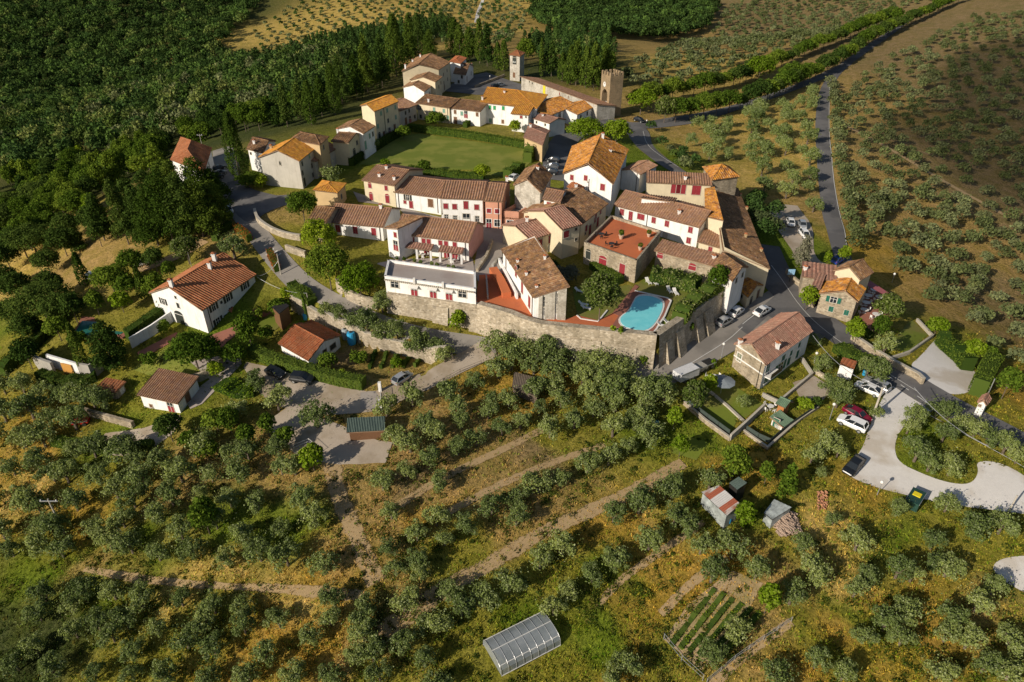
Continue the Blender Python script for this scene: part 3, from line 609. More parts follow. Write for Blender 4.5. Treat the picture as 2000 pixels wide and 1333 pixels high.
def tree(kind, bx, by, wpx, hm=None, top=None, mat='leaf', name=None, label=None, cat='tree', group=None, leaf=None, v=None, z=None, crown=False, dens=1.):
    """kind; pixel of the foot (or, with crown=True, of the crown centre); crown width in pixels; height in m or pixel row of the top"""
    if crown:
        c = g(bx, by, hm*.6) if z is None else P(bx, by, z+hm*.6)
        p = np.array((c[0], c[1], c[2] if z is None else z))
    else: p = g(bx, by) if z is None else P(bx, by, z)
    dep = proj(p)[2]; r = wpx*dep/F/2
    if hm is None: hm = max(1.0, hgt(p, top))
    v = RNG.randrange(len(VAR[kind])) if v is None else v
    (_, pt, nr), tk = VAR[kind][v]; rs = np.random.default_rng(RNG.randrange(10**6))
    key = (kind, v, mat, round(r, 0), round(hm/2, 0))
    if key not in TMC:
        S = np.array((r, r, hm)); Ar = r*r*3+r*hm*2
        ls = leaf or (.17 if dep < 190 else .22 if dep < 260 else .30)
        need = int(min(9000, Ar*3.2/ls**2*.5*dens)); idx = rs.choice(len(pt), need, replace=need > len(pt)); pp = pt[idx]*S
        if need > len(pt): pp = pp+rs.normal(size=pp.shape)*np.array((r, r, hm*.4))*.05
        nn = nr[idx]/np.array((1, 1, max(.3, hm/r*.35))); Q = cards(rs, pp, nn, ls, .9)
        me = polymesh('crown', Q); me.materials.append(M[mat])
        t2 = MB(); t2.v = [(x*r*(.55 if kind != 'cypress' else .8), y*r*(.55 if kind != 'cypress' else .8), z_*hm) for x, y, z_ in tk.v]; t2.f = tk.f; t2.mi = tk.mi
        tm = t2.mesh('trunk', True); tm.materials.append(M['bark']); TMC[key] = (me, tm)
    me, tm = TMC[key]; TREES.append((p[0], p[1], r))
    return put_tree(name or 'tree', me, tm, p, RNG.uniform(0, 6.28), (RNG.uniform(.95, 1.05), RNG.uniform(.95, 1.05), RNG.uniform(.96, 1.04)), label, cat, group)
def hedge(px, width, height, label, mat='hedge', z=None, leaf=.11, name='hedge', cat='hedge', close=False, dens=1., wave=0., z_off=0):
    c = [g(*p) if z is None else P(p[0], p[1], z) for p in px]
    if close: c.append(c[0])
    c = resample(c, .6); t, n = frame(c); mb = MB(); rs = np.random.default_rng(RNG.randrange(10**6)); pts = []; nr = []
    zs = (G(c[:, 0], c[:, 1]) if z is None else np.full(len(c), z))+z_off; hs = height*(1+wave*np.sin(np.arange(len(c))*.9+rs.random()*6)+wave*rs.normal(0, .4, len(c))); h2 = width/2
    for i in range(len(c)-1):
        a, b = c[i], c[i+1]; q = [a+n[i]*h2*.86, a-n[i]*h2*.86, b-n[i+1]*h2*.86, b+n[i+1]*h2*.86]
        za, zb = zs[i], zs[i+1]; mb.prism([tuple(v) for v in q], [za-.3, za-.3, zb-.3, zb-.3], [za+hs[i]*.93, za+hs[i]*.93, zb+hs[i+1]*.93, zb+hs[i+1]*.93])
        L = np.hypot(*(b-a)); m_ = int(L*(width+2*hs[i])*(1.5/(leaf*leaf*6))*dens)+2
        s = rs.random(m_); w_ = rs.random(m_)*(width+2*hs[i]); base = a+(b-a)*s[:, None]; zz = za+(zb-za)*s; nn = n[i]
        side = np.where(w_ < hs[i], 1, np.where(w_ < 2*hs[i], -1, 0)); hh = np.where(side == 1, w_, np.where(side == -1, w_-hs[i], hs[i])); off = np.where(side == 0, (w_-2*hs[i]-h2), side*h2)
        xy = base+nn*off[:, None]; pts.append(np.stack([xy[:, 0], xy[:, 1], zz+hh], 1)+rs.normal(0, .05, (m_, 3))); nr.append(np.stack([nn[0]*side, nn[1]*side, (side == 0)*1.+.2], 1))
    p = np.concatenate(pts); d = np.concatenate(nr); me = polymesh('foliage', cards(rs, p, d, leaf, 1.0))
    EXCL.append([tuple(c[i]+n[i]*h2) for i in range(len(c))]+[tuple(c[i]-n[i]*h2) for i in range(len(c)-1, -1, -1)])
    o = empty(name, (c[0][0], c[0][1], zs[0]), 0, label, cat)
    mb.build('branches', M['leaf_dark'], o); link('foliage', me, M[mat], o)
    return o
# ---------------- houses ----------------
def nrmz(v): return v/np.linalg.norm(v)
def sheet(mb, pts, gap=.58, amp=.15, off=.05, rows=1.3, th=.14, uvo=(0, 0), seg=4):
    """corrugated roof slope over the 3-D polygon pts (first edge = eave), with an underside"""
    P_ = [np.array(p, float) for p in pts]; e = P_[1]-P_[0]; L = np.linalg.norm(e); U = e/L
    Nn = np.cross(U, P_[-1]-P_[0] if len(P_) > 2 else (0, 0, 1)); Nn /= np.linalg.norm(Nn)
    if Nn[2] < 0: Nn = -Nn
    V = np.cross(Nn, U); 
    if np.dot(V, P_[-1]-P_[0]) < 0: V = -V
    q2 = [(np.dot(p-P_[0], U), np.dot(p-P_[0], V), np.dot(p-P_[0], Nn)) for p in P_]
    planar = max(abs(q[2]) for q in q2) < .06
    jit = np.random.default_rng(int(L*1000) % 99991)
    if planar or len(P_) == 3:
        u0, u1 = min(q[0] for q in q2), max(q[0] for q in q2); nu = max(2, int((u1-u0)/gap*seg)); us = np.linspace(u0, u1, nu+1)
        cols = []
        for u in us:
            uu = min(max(u, u0+1e-4), u1-1e-4); vs = []
            for i in range(len(q2)):
                a, b = q2[i], q2[(i+1) % len(q2)]
                if (a[0] > uu) != (b[0] > uu): t = (uu-a[0])/(b[0]-a[0]); vs.append(a[1]+(b[1]-a[1])*t)
            vs = vs or [0]; cols.append((u, min(vs), max(vs)))
        vmax = max(c[2] for c in cols); nr_ = max(2, int(vmax/rows)+1); grid = []
        for u, a, b in cols:
            grid.append([(P_[0]+U*u+V*(a+(b-a)*k/nr_), u, a+(b-a)*k/nr_) for k in range(nr_+1)])
    else:
        Lt = L; nu = max(2, int(Lt/gap*seg)); hl = max(np.linalg.norm(P_[3]-P_[0]), np.linalg.norm(P_[2]-P_[1])); nr_ = max(2, int(hl/rows)+1); grid = []
        for i in range(nu+1):
            s = i/nu; lo = P_[0]*(1-s)+P_[1]*s; hi = P_[3]*(1-s)+P_[2]*s
            grid.append([(lo*(1-k/nr_)+hi*k/nr_, s*L, hl*k/nr_) for k in range(nr_+1)])
    nc, nr1 = len(grid), len(grid[0]); sag = jit.normal(0, .018, (nc//8+2, nr1))
    b = len(mb.v); per = 2*math.pi/gap
    for i, c in enumerate(grid):
        for k, (p, u, v) in enumerate(c):
            hgt_ = off+amp*(.5+.5*math.cos(per*u))**.8 + sag[i//8][k]; mb.v.append(tuple(p+Nn*hgt_))
    for i in range(nc-1):
        for k in range(nr1-1):
            a = b+i*nr1+k; mb.f.append((a, a+nr1, a+nr1+1, a+1)); mb.mi.append(0)
            mb.uv[len(mb.f)-1] = [(grid[i][k][1]+uvo[0], grid[i][k][2]), (grid[i+1][k][1]+uvo[0], grid[i+1][k][2]), (grid[i+1][k+1][1]+uvo[0], grid[i+1][k+1][2]), (grid[i][k+1][1]+uvo[0], grid[i][k+1][2])]
    lo = [p-Nn*th for p in P_]; tp = [p+Nn*off for p in P_]; n = len(P_)
    mb.face(lo[::-1], 1)
    for i in range(n): j = (i+1) % n; mb.face([lo[i], lo[j], tp[j], tp[i]], 1)
def ridgecap(mb, a, b, r=.15):
    a = Vector([float(c) for c in a])+Vector((0, 0, .07)); b = Vector([float(c) for c in b])+Vector((0, 0, .07)); k = len(mb.f); mb.tube(a, b, r, n=8)
    for i in range(k, len(mb.f)):
        if len(mb.f[i]) == 4: mb.uv[i] = [(0, 0), (.3, 0), (.3, (b-a).length), (0, (b-a).length)]
M['roof_edge'] = plain('roof_board', (.30,.19,.12), .9)
HOUSES = {}
def win(parent, W, kind, sz=None, col='red', fr=None):
    """window on wall W=(origin point, along, normal): kinds s shut, g glass, o glass with open shutters, d door, D glazed door, a arch shut, A dark arch"""
    z = np.array((0, 0, 1.)); p, t, n = W; w_, h = sz or {'s': (1.0, 1.35), 'g': (.9, 1.2), 'o': (.9, 1.3), 'd': (1.1, 2.1), 'D': (1.2, 2.1), 'a': (1.5, 2.3), 'A': (1.8, 2.4), 'q': (.6, .6)}[kind]
    if kind in 'sa': w_, h = w_*.84, h*.84
    if kind in 'aA' and h > .8: h *= .82; p = p-z*h*.12
    def bx(mb, x0, x1, z0, z1, d0, d1, mi=0):
        c = []
        for dz in (z0, z1):
            for (xx, dd) in ((x0, d1), (x1, d1), (x1, d0), (x0, d0)): c.append(tuple(p+t*xx+z*dz+n*dd))
        for a in ((0,3,2,1),(4,5,6,7),(0,1,5,4),(1,2,6,5),(2,3,7,6),(3,0,4,7)): mb.face([c[i] for i in a], mi)
    f = MB(); nm = 'door' if kind in 'dD' else 'window'; b = .11
    bx(f, -w_/2-b, -w_/2, -h/2-b, h/2+b, -.05, .05); bx(f, w_/2, w_/2+b, -h/2-b, h/2+b, -.05, .05)
    bx(f, -w_/2, w_/2, h/2, h/2+b, -.05, .05); bx(f, -w_/2-.1, w_/2+.1, -h/2-b, -h/2, -.05, .13)
    fo = f.build(nm, M[fr or 'stone_trim'], parent)
    if kind in 'aA':
        q = MB(); rr = w_/2; q.face([tuple(p+t*rr*math.cos(k*math.pi/8)+z*(h/2+b+rr*.6*math.sin(k*math.pi/8))+n*.04) for k in range(9)]); q.build('lunette', M['dark_sh'] if kind == 'A' else M[col], fo)
    if kind in 'goD':
        q = MB(); bx(q, -w_/2, w_/2, -h/2, h/2, -.05, .012); q.build('pane', M['glass'], fo)
        q = MB(); bx(q, -.03, .03, -h/2, h/2, .012, .04); bx(q, -w_/2, w_/2, h*.1, h*.1+.05, .012, .035); bx(q, -w_/2, -w_/2+.05, -h/2, h/2, .012, .036); bx(q, w_/2-.05, w_/2, -h/2, h/2, .012, .036); q.build('sash', M['trim'], fo)
    if kind == 'A':
        q = MB(); bx(q, -w_/2, w_/2, -h/2, h/2, -.05, .01); q.build('opening', M['dark_sh'], fo)
    if kind in 'saqd':
        for s in (-1, 1):
            q = MB(); x0, x1 = (-w_/2, -.015) if s < 0 else (.015, w_/2); bx(q, x0, x1, -h/2, h/2, -.04, .03)
            if kind != 'd':
                k = int(h/.16)
                for i in range(k): zz = -h/2+.06+i*(h-.1)/k; bx(q, x0+.05, x1-.05, zz, zz+.07, .03, .05)
            q.build('leaf' if kind == 'd' else 'shutter', M[col], fo)
    if kind == 'D':
        for s in (-1, 1):
            q = MB(); x0, x1 = (-w_/2, -.04) if s < 0 else (.04, w_/2); bx(q, x0, x1, -h/2, h*.02, -.04, .045); q.build('leaf', M[col], fo)
    if kind == 'o':
        for s in (-1, 1):
            q = MB(); x0, x1 = (-w_-.12, -w_/2-.12) if s < 0 else (w_/2+.12, w_+.12); bx(q, x0, x1, -h/2, h/2, .01, .06); q.build('shutter', M[col], fo)
    return fo
def chimney(roof, p, h=1.0, w_=.55, mat='white', cap='tile'):
    m = MB(); m.box(p[0]-w_/2, p[0]+w_/2, p[1]-w_/2, p[1]+w_/2, p[2]-.4, p[2]+h); m.box(p[0]-w_/2-.09, p[0]+w_/2+.09, p[1]-w_/2-.09, p[1]+w_/2+.09, p[2]+h, p[2]+h+.1)
    for sx in (-1, 1):
        for sy in (-1, 1): m.box(p[0]+sx*w_*.36-.07, p[0]+sx*w_*.36+.07, p[1]+sy*w_*.36-.07, p[1]+sy*w_*.36+.07, p[2]+h+.1, p[2]+h+.32, 0)
    z = p[2]+h+.32; r = w_/2+.15; c = [(p[0]-r, p[1]-r), (p[0]+r, p[1]-r), (p[0]+r, p[1]+r), (p[0]-r, p[1]+r)]
    for i in range(4): m.face([(*c[i], z), (*c[(i+1) % 4], z), (p[0], p[1], z+.25)], 1)
    m.face([(*q, z) for q in c[::-1]], 1)
    return m.build('chimney', [M[mat], M['tile_red']], roof)
def house(label, A, B, depth=None, C=None, D=None, z=None, h=None, base=None, roof='ab', rise=None, t=.5, wall='white', tile='tile_dusk',
          wins=(), chim=(), gap=.58, ov=.35, name='house', cat='house', drop=3., parapet=.0, flatmat=None, col='red', fr=None, pipes=(), group=None, hipin=.8, zs=None, wall2=None, skew=0, cm='white'):
    """A,B(,C,D): pixels of the eave corners; ground level z or from base=(corner, pixel of foot); h eave height"""
    if base is not None:
        pb = g(*base[1]) if z is None else P(base[1][0], base[1][1], z); z = pb[2]
        if h is None: h = hgt(pb, {'A': A, 'B': B, 'C': C, 'D': D}[base[0]][1])
    if z is None: z = float(g(*A)[2])
    ze = z+h; zc = [ze]*4
    if roof.startswith('shed') and rise is not None:
        for i in {'b': (2, 3), 'f': (0, 1), 'r': (1, 2), 'l': (3, 0)}[roof[4]]: zc[i] = ze+rise
    a, b = P(*A, zc[0])[:2], P(*B, zc[1])[:2]
    tdir = nrmz(b-a); nd = np.array((-tdir[1], tdir[0]))
    if nd[1] < 0 and C is None and depth > 0 and abs(tdir[0]) > .2: nd = -nd
    if C is None: c = b+nd*depth; 
    else: c = P(*C, zc[2])[:2]
    if D is None:
        if C is not None:      # square up the corner
            q = c-b; d = a+q
        else: d = a+nd*depth
    else: d = P(*D, zc[3])[:2]
    q = [a, b, c, d]
    area = sum(q[i][0]*q[(i+1) % 4][1]-q[(i+1) % 4][0]*q[i][1] for i in range(4))
    if area < 0: raise RuntimeError('cw quad '+label)
    w1 = np.linalg.norm(b-a); w2 = np.linalg.norm(c-b)
    if rise is None: rise = .28*((w2 if roof in ('ab', 'hipab') else w1 if roof in ('bc', 'hipbc') else min(w1, w2))/2 if not roof.startswith('shed') else (w2 if roof in ('shedb', 'shedf') else w1)*.8)
    E = [np.array((*p, ze)) for p in q]; up = np.array((0, 0, rise)); rm = MB(); planes = []; caps = []
    if roof == 'ab':
        r1 = E[0]*(1-t)+E[3]*t+up; r2 = E[1]*(1-t)+E[2]*t+up; planes = [[E[0], E[1], r2, r1], [E[2], E[3], r1, r2]]; caps = [(r1, r2)]
    elif roof == 'bc':
        r1 = E[0]*(1-t)+E[1]*t+up; r2 = E[3]*(1-t)+E[2]*t+up; planes = [[E[1], E[2], r2, r1], [E[3], E[0], r1, r2]]; caps = [(r1, r2)]
    elif roof in ('hip', 'hipab', 'hipbc', 'hipr', 'hipl'):
        lng = 'ab' if (w1 >= w2 or roof in ('hipab', 'hipr', 'hipl')) and roof != 'hipbc' else 'bc'
        if lng == 'ab':
            m0 = E[0]*(1-t)+E[3]*t; m1 = E[1]*(1-t)+E[2]*t; k = min(.49, w2/2/w1*hipin); r1 = m0+(m1-m0)*(0 if roof == 'hipr' else k)+up; r2 = m1+(m0-m1)*(0 if roof == 'hipl' else k)+up
            planes = [[E[0], E[1], r2, r1], [E[2], E[3], r1, r2]]+([[E[1], E[2], r2]] if roof != 'hipl' else [])+([[E[3], E[0], r1]] if roof != 'hipr' else [])
            caps = [(r1, r2)]+([(E[1], r2), (E[2], r2)] if roof != 'hipl' else [])+([(E[0], r1), (E[3], r1)] if roof != 'hipr' else [])
        else:
            m0 = E[0]*(1-t)+E[1]*t; m1 = E[3]*(1-t)+E[2]*t; k = min(.49, w1/2/w2*hipin); r1 = m0+(m1-m0)*k+up; r2 = m1+(m0-m1)*k+up
            planes = [[E[1], E[2], r2, r1], [E[3], E[0], r1, r2], [E[0], E[1], r1], [E[2], E[3], r2]]; caps = [(r1, r2), (E[0], r1), (E[1], r1), (E[2], r2), (E[3], r2)]
    elif roof == 'pyr':
        r1 = sum(E)/4+up; planes = [[E[i], E[(i+1) % 4], r1] for i in range(4)]; caps = [(E[i], r1) for i in range(4)]
    elif roof.startswith('shed'):
        hi = {'b': (2, 3), 'f': (0, 1), 'r': (1, 2), 'l': (3, 0)}[roof[4]]
        for i in hi: E[i] = E[i]+up
        o = {'b': (0, 1, 2, 3), 'f': (2, 3, 0, 1), 'r': (3, 0, 1, 2), 'l': (1, 2, 3, 0)}[roof[4]]
        if roof[4] == 'f' or roof[4] == 'b' or True: planes = [[E[i] for i in o]]
    elif roof == 'flat': planes = [[*E]]
    ctr = sum(q)/4
    # walls: inset footprint, following the roof
    def inset(p, k):
        pa, pn = q[k-1], q[(k+1) % 4]; e1 = nrmz(p-pa); e2 = nrmz(pn-p); n1 = np.array((-e1[1], e1[0])); n2 = np.array((-e2[1], e2[0])); return p+(n1+n2)/(1+max(-.5, np.dot(n1, n2)))*ov
    ft = [inset(q[k], k) for k in range(4)] if ov else [p.copy() for p in q]
    def rz_(p):
        best = ze
        zs_ = []
        for pl in planes:
            n = np.cross(pl[1]-pl[0], pl[2]-pl[0]); 
            if abs(n[2]) < 1e-6: continue
            zs_.append(pl[0][2]-(n[0]*(p[0]-pl[0][0])+n[1]*(p[1]-pl[0][1]))/n[2])
        return min(zs_)
    loop = []
    for k in range(4):
        loop.append(ft[k]); x, y = ft[k], ft[(k+1) % 4]
        if (roof == 'ab' and k in (1, 3)) or (roof == 'bc' and k in (0, 2)) or (roof == 'hipr' and k == 3) or (roof == 'hipl' and k == 1):
            a2, b2 = caps[0]; d1 = (b2-a2)[:2]; dx = y-x; den = dx[0]*d1[1]-dx[1]*d1[0]
            s = ((a2[0]-x[0])*d1[1]-(a2[1]-x[1])*d1[0])/den if abs(den) > 1e-6 else .5; loop.append(x+dx*min(max(s, .05), .95))
    root = empty(name, (*ctr, z), 0, label, cat, group); hh = dict(root=root, z=z, ze=ze, E=E, ft=ft, planes=planes); HOUSES[label] = hh
    wm = MB(); top = [rz_(p)-.06 for p in loop]; zb = z-drop; n = len(loop)
    for i in range(n):
        j = (i+1) % n; wm.face([(*loop[i], zb), (*loop[j], zb), (*loop[j], top[j]), (*loop[i], top[i])])
    wo = wm.build('wall', M[wall], root)
    if roof == 'flat':
        fm = MB(); fm.face([(*p, ze-.02) for p in ft]); ro = fm.build('roof_terrace', (flatmat or M['terrace_tile']), root)
        if parapet:
            pm = MB()
            for i in range(4):
                x, y = ft[i], ft[(i+1) % 4]; dd = nrmz(y-x)*.18; nn = np.array((-dd[1], dd[0]))*1.0
                pm.prism([tuple(x-nn*.3), tuple(y-nn*.3), tuple(y+nn*1.3), tuple(x+nn*1.3)], ze-.3, ze+parapet)
                pm.prism([tuple(x-nn*.6-dd*.5), tuple(y-nn*.6+dd*.5), tuple(y+nn*1.6+dd*.5), tuple(x+nn*1.6-dd*.5)], ze+parapet, ze+parapet+.08)
            pm.build('parapet', M[wall2 or wall], root)
    else:
        for i, pl in enumerate(planes): sheet(rm, pl, gap=gap, uvo=(i*17.3, 0), th=.13)
        for c_ in caps: ridgecap(rm, *c_)
        ro = rm.build('roof', [M[tile], M['roof_edge']], root)
    hh['roof'] = ro
    for cx, cy, *r_ in chim:
        d_ = ray(cx, cy); best = None
        for pl in planes:
            nn = np.cross(pl[1]-pl[0], pl[2]-pl[0]); tt = np.dot(pl[0]-np.array((0, 0, HC)), nn)/np.dot(d_, nn); pt = np.array((0, 0, HC))+d_*tt
            o_ = [np.cross((pl[(k+1) % len(pl)]-pl[k])[:2], (pt-pl[k])[:2]) for k in range(len(pl))]
            if all(v > -2. for v in o_) or all(v < 2. for v in o_):
                if best is None or tt < best[0]: best = (tt, pt)
        if best is not None: chimney(ro, best[1], *(r_ or (.8,)), mat=cm)
    for wx, wy, kd, *r_ in wins:
        W = wallhit(hh, wx, wy)
        if W is None: print('window misses', label, wx, wy); continue
        kw = {}
        for v in r_:
            if isinstance(v, tuple): kw['sz'] = v
            elif isinstance(v, str): kw['col'] = v
        kw.setdefault('col', col)
        hw = (kw.get('sz') or {'s':(1,1.35),'g':(1,1.2),'o':(1,1.3),'d':(1,2.1),'D':(1,2.1),'a':(1,2.3),'A':(1,2.4),'q':(1,.6)}[kd])[1]
        W[0][2] = max(min(W[0][2], ze-.3-hw/2) if roof in ('ab','hip','hipr') else W[0][2], z+hw/2)
        if kd in 'dD' and kw.get('sz') is None: pass
        win(root, W, kd, fr=fr, **kw)
    for wx, wy in pipes:
        W = wallhit(hh, wx, wy)
        if W is None: continue
        m_ = MB(); p, t_, n_2 = W; p = p+n_2*.1; m_.tube((p[0], p[1], z), (p[0], p[1], ze), .07, n=6); m_.build('downpipe', M['metal_dark'], root)
    return hh
def wallhit(hh, wx, wy):
    d_ = ray(wx, wy); best = None; ft = hh['ft']
    for k in range(4):
        x, y = ft[k], ft[(k+1) % 4]; e = nrmz(y-x); n = np.array((e[1], -e[0])); den = d_[0]*n[0]+d_[1]*n[1]
        if den >= -1e-6: continue
        tt = (x[0]*n[0]+x[1]*n[1])/den; s = np.dot(d_[:2]*tt-x, e); L = np.linalg.norm(y-x)
        if tt > 0 and -1.2 < s < L+1.2:
            s = min(max(s, .7), L-.7); pt = np.array((*(x+e*s), HC+d_[2]*tt)); k_ = abs(np.dot(d_[:2]*tt-x, e)-s)
            if best is None or k_ < best[0]: best = (k_, pt, np.array((*e, 0.)), np.array((*n, 0.)))
    return None if best is None else best[1:]
def wallrun(label, px, h, th=.4, mat='stone', z=None, drop=1.5, cat='wall', name='wall', ztop=None, cap=None, group=None, curve=0, batter=0., step=2.):
    pts = [np.array(g(*p) if z is None else P(p[0], p[1], z)) for p in px]
    c = resample(smoothpoly(pts, curve, False) if curve else pts, step) if curve else np.array([p[:2] for p in pts])
    t, n = frame(c); 
    if not curve and len(c) > 2:
        for i in range(1, len(c)-1): a = nrmz(c[i]-c[i-1]); b = nrmz(c[i+1]-c[i]); m_ = np.array((-(a+b)[1], (a+b)[0])); m_ = nrmz(m_); n[i] = m_/max(.4, np.dot(m_, np.array((-a[1], a[0]))))
    zg = G(c[:, 0], c[:, 1]) if z is None else np.full(len(c), float(z))
    tz = zg+h if ztop is None else np.interp(np.linspace(0, 1, len(c)), np.linspace(0, 1, len(np.atleast_1d(ztop))), np.atleast_1d(ztop))
    mb = MB(); cp = MB()
    for i in range(len(c)-1):
        a, b = c[i], c[i+1]; na, nb = n[i]*th/2, n[i+1]*th/2; zb = [zg[i]-drop, zg[i]-drop, zg[i+1]-drop, zg[i+1]-drop]; zt = [tz[i], tz[i], tz[i+1], tz[i+1]]
        lo = [a+na, a-na*(1+batter*2/th), b-nb*(1+batter*2/th), b+nb]; hi = [a+na, a-na, b-nb, b+nb]; lo = lo; A = [(*lo[k], zb[k]) for k in range(4)]; B = [(*hi[k], zt[k]) for k in range(4)]
        mb.face([A[1], A[2], B[2], B[1]]); mb.face([A[3], A[0], B[0], B[3]]); mb.face([B[0], B[1], B[2], B[3]])
        if i == 0: mb.face([A[0], A[1], B[1], B[0]])
        if i == len(c)-2: mb.face([A[2], A[3], B[3], B[2]])
        if cap: cp.prism([tuple(a+na*1.25), tuple(a-na*1.25), tuple(b-nb*1.25), tuple(b+nb*1.25)], zt, [v+.09 for v in zt])
    r = empty(name, (c[0][0], c[0][1], zg[0]), 0, label, cat, group); mb.build('masonry' if 'stone' in mat or mat == 'rampart' else 'panel', M[mat], r)
    if cap: cp.build('coping', M[cap], r)
    return r
# ---------------- the village ----------------
H = house
# west group
H('red tiled house behind the dark conifers at the western bend', (333,313), (399,339), C=(414,290), h=5, z=8, roof='hip', tile='tile_new', wins=[(408,322,'s','dark_sh')])
H('large grey gable house with blank weathered wall and orange roof', (504,308), (585,316), C=(616,291), base=('B',(587,371)), roof='bc', tile='tile_orange', wall='grey', rise=2.2,
  wins=[(590,320,'s','dark_sh'),(604,305,'s','pale_green'),(591,338,'s','dark_sh'),(609,324,'s','dark_sh'),(595,356,'d','dark_sh'),(611,342,'s','dark_sh'),(547,319,'A',(.5,.9))], chim=[(512,302,1.2),(530,292)], cm='ochre')
H('little stone tower house with orange hipped roof above the white hall', (611,372), (660,378), C=(677,359), h=4.8, z=7.6, roof='hip', tile='tile_orange', wall='ochre', wins=[(667,384,'s','dark_sh')])
H('low dark roofed white house west of the grey gable house', (481,292), (514,300), C=(540,276), h=6.2, z=8, tile='tile_brown', roof='ab', wins=[(490,300,'q','dark_sh')], chim=[(497,282),(537,272)])
H('brown hipped house behind the grey gable house', (567,273), (625,284), C=(643,268), h=8.6, z=8.4, roof='hip', tile='tile_brown', wall='ochre', chim=[(583,255,.6)], wins=[(632,288,'s','dark_sh')])
H('narrow brown roofed house attached east of the grey gable house', (616,317), (664,287), depth=8, base=('A',(621,351)), roof='ab', tile='tile_dusk', wall='grey', wins=[(627,318,'s','brown'),(642,308,'s','brown'),(658,297,'s','brown'),(628,335,'d','brown'),(646,326,'d','brown'),(660,314,'s','brown')])
H('cottage with brown roof and arched alley beside the tall hedge', (646,277), (681,280), C=(712,262), h=6.4, z=8.6, roof='ab', tile='tile_brown', wall='cream', wins=[(697,279,'s','dark_sh'),(692,298,'A',(1.4,2))], chim=[(660,258,.6)])
H('white gabled cottage with curved brown roof by the tall hedge', (657,252), (710,262), C=(733,247), h=7.2, z=8.8, roof='bc', tile='tile_brown', wins=[(722,266,'s','pale_green'),(714,284,'d','pale_green'),(728,262,'s','dark_sh')], chim=[(668,240),(690,226)])
H('tall yellow house with light orange roof and green shutters', (703,207), (731,219), C=(779,199), base=('B',(735,283)), roof='bc', tile='tile_orange', wall='cream', rise=1.2,
  wins=[(744,222,'s','pale_green'),(756,216,'s','pale_green'),(772,210,'s','pale_green'),(758,236,'s','dark_sh'),(773,229,'s','pale_green'),(738,247,'s','pale_green'),(741,265,'A',(1.2,1.6)),(750,264,'d','brown'),(761,257,'D'),(771,250,'d','brown')], chim=[(724,195,.8),(708,200,.8)], pipes=[(751,235)])
H('low grey fronted house beside the tall yellow house', (781,218), (816,205), depth=11, base=('A',(785,248)), roof='ab', tile='tile_dusk', wall='grey', wins=[(792,221,'s','dark_sh'),(799,216,'s','dark_sh'),(793,238,'d','brown'),(801,234,'D'),(810,228,'s','dark_sh')])
H('cream row house with brown roof behind the round garden tree', (811,202), (878,212), depth=12, h=4.9, z=9, roof='ab', tile='tile_brown', wall='cream', wins=[(818,211,'o','dark_sh'),(822,228,'s','dark_sh'),(848,214,'s','pale_green'),(867,217,'s','pale_green'),(875,230,'s','pale_green')], chim=[(837,200,.9),(876,180,.6)], pipes=[(875,225)])
H('white row house with outdoor stair and striped brown roof', (878,212), (938,219), depth=12, h=4.7, z=9, roof='ab', tile='tile_brown', wins=[(889,219,'s','brown'),(902,222,'s','pale_green'),(910,224,'D'),(932,223,'s','brown'),(890,240,'d','brown')], chim=[(871,208,1.),(881,198,.7),(926,192,1.7),(933,178,1.4)])
H('large white house with orange hipped roof and bright green shutters', (937,201), (1049,213), C=(1070,186), base=('A',(941,240)), roof='hipr', tile='tile_orange', t=.5, hipin=.9,
  wins=[(957,210,'s','bright_green'),(966,211,'s','bright_green'),(983,210,'s','bright_green'),(958,236,'s','pale_green'),(982,238,'s','brown'),(1051,216,'s','dark_sh'),(1060,204,'s','dark_sh'),(1056,228,'s','dark_sh')], chim=[(942,196,.9),(985,182,.5)], pipes=[(944,222)])
H('small lean to wing with bright orange roof on the large white house', (997,223), (1033,226), depth=5, h=5.2, z=9, roof='shedb', tile='tile_orange', rise=1.5, wins=[(1018,229,'s',(.9,.9)),(1028,229,'A',(.4,.4))], pipes=[(1033,235)])
H('small white annex with reddish roof at the east end of the row', (1040,232), (1073,242), depth=7, h=4.2, z=8.6, roof='ab', tile='tile_pink', wins=[(1048,239,'q','dark_sh'),(1065,244,'q','dark_sh')], chim=[(1060,228,.5)])
H('reddish roofed corner house at the end of the lawn hedge', (1022,269), (1060,285), C=(1075,256), base=('B',(1062,319)), roof='ab', tile='tile_pink', wall='ochre', rise=1.0, wins=[(1066,292,'s','dark_sh'),(1071,280,'s','dark_sh'),(1066,308,'d','brown')], chim=[(1036,250,.8)])
# north group
H('tall yellow house block with brown roof at the north end', (784,140), (858,137), C=(880,122), D=(812,113), h=8.6, z=8, roof='bc', tile='tile_brown', wall='cream', rise=2.4, t=.47, wins=[(866,146,'s','brown'),(873,138,'s','brown'),(867,162,'s','brown'),(874,155,'s','brown'),(868,172,'d','brown')], chim=[(792,136,1.6),(806,122),(821,112)])
H('stepped brown roofed house below the tall yellow block', (800,157), (851,161), C=(864,151), h=7, z=8, roof='bc', tile='tile_brown', wall='cream', wins=[(857,170,'s','brown'),(861,162,'s','brown')])
H('white gabled brown roofed house in front of the stepped houses', (786,171), (829,180), C=(858,157), h=5.2, z=8.2, roof='bc', tile='tile_brown', wins=[(839,184,'s','brown'),(848,175,'s','brown')])
H('grey roofed white cottage beside the northern square', (885,144), (910,147), C=(926,130), base=('B',(909,167)), roof='ab', tile='tile_brown', wins=[(902,149,'s','dark_sh'),(896,160,'s','dark_sh'),(920,143,'A',(1,1.5)),(912,155,'d','dark_sh')], chim=[(904,130,.6),(921,128,.5)])
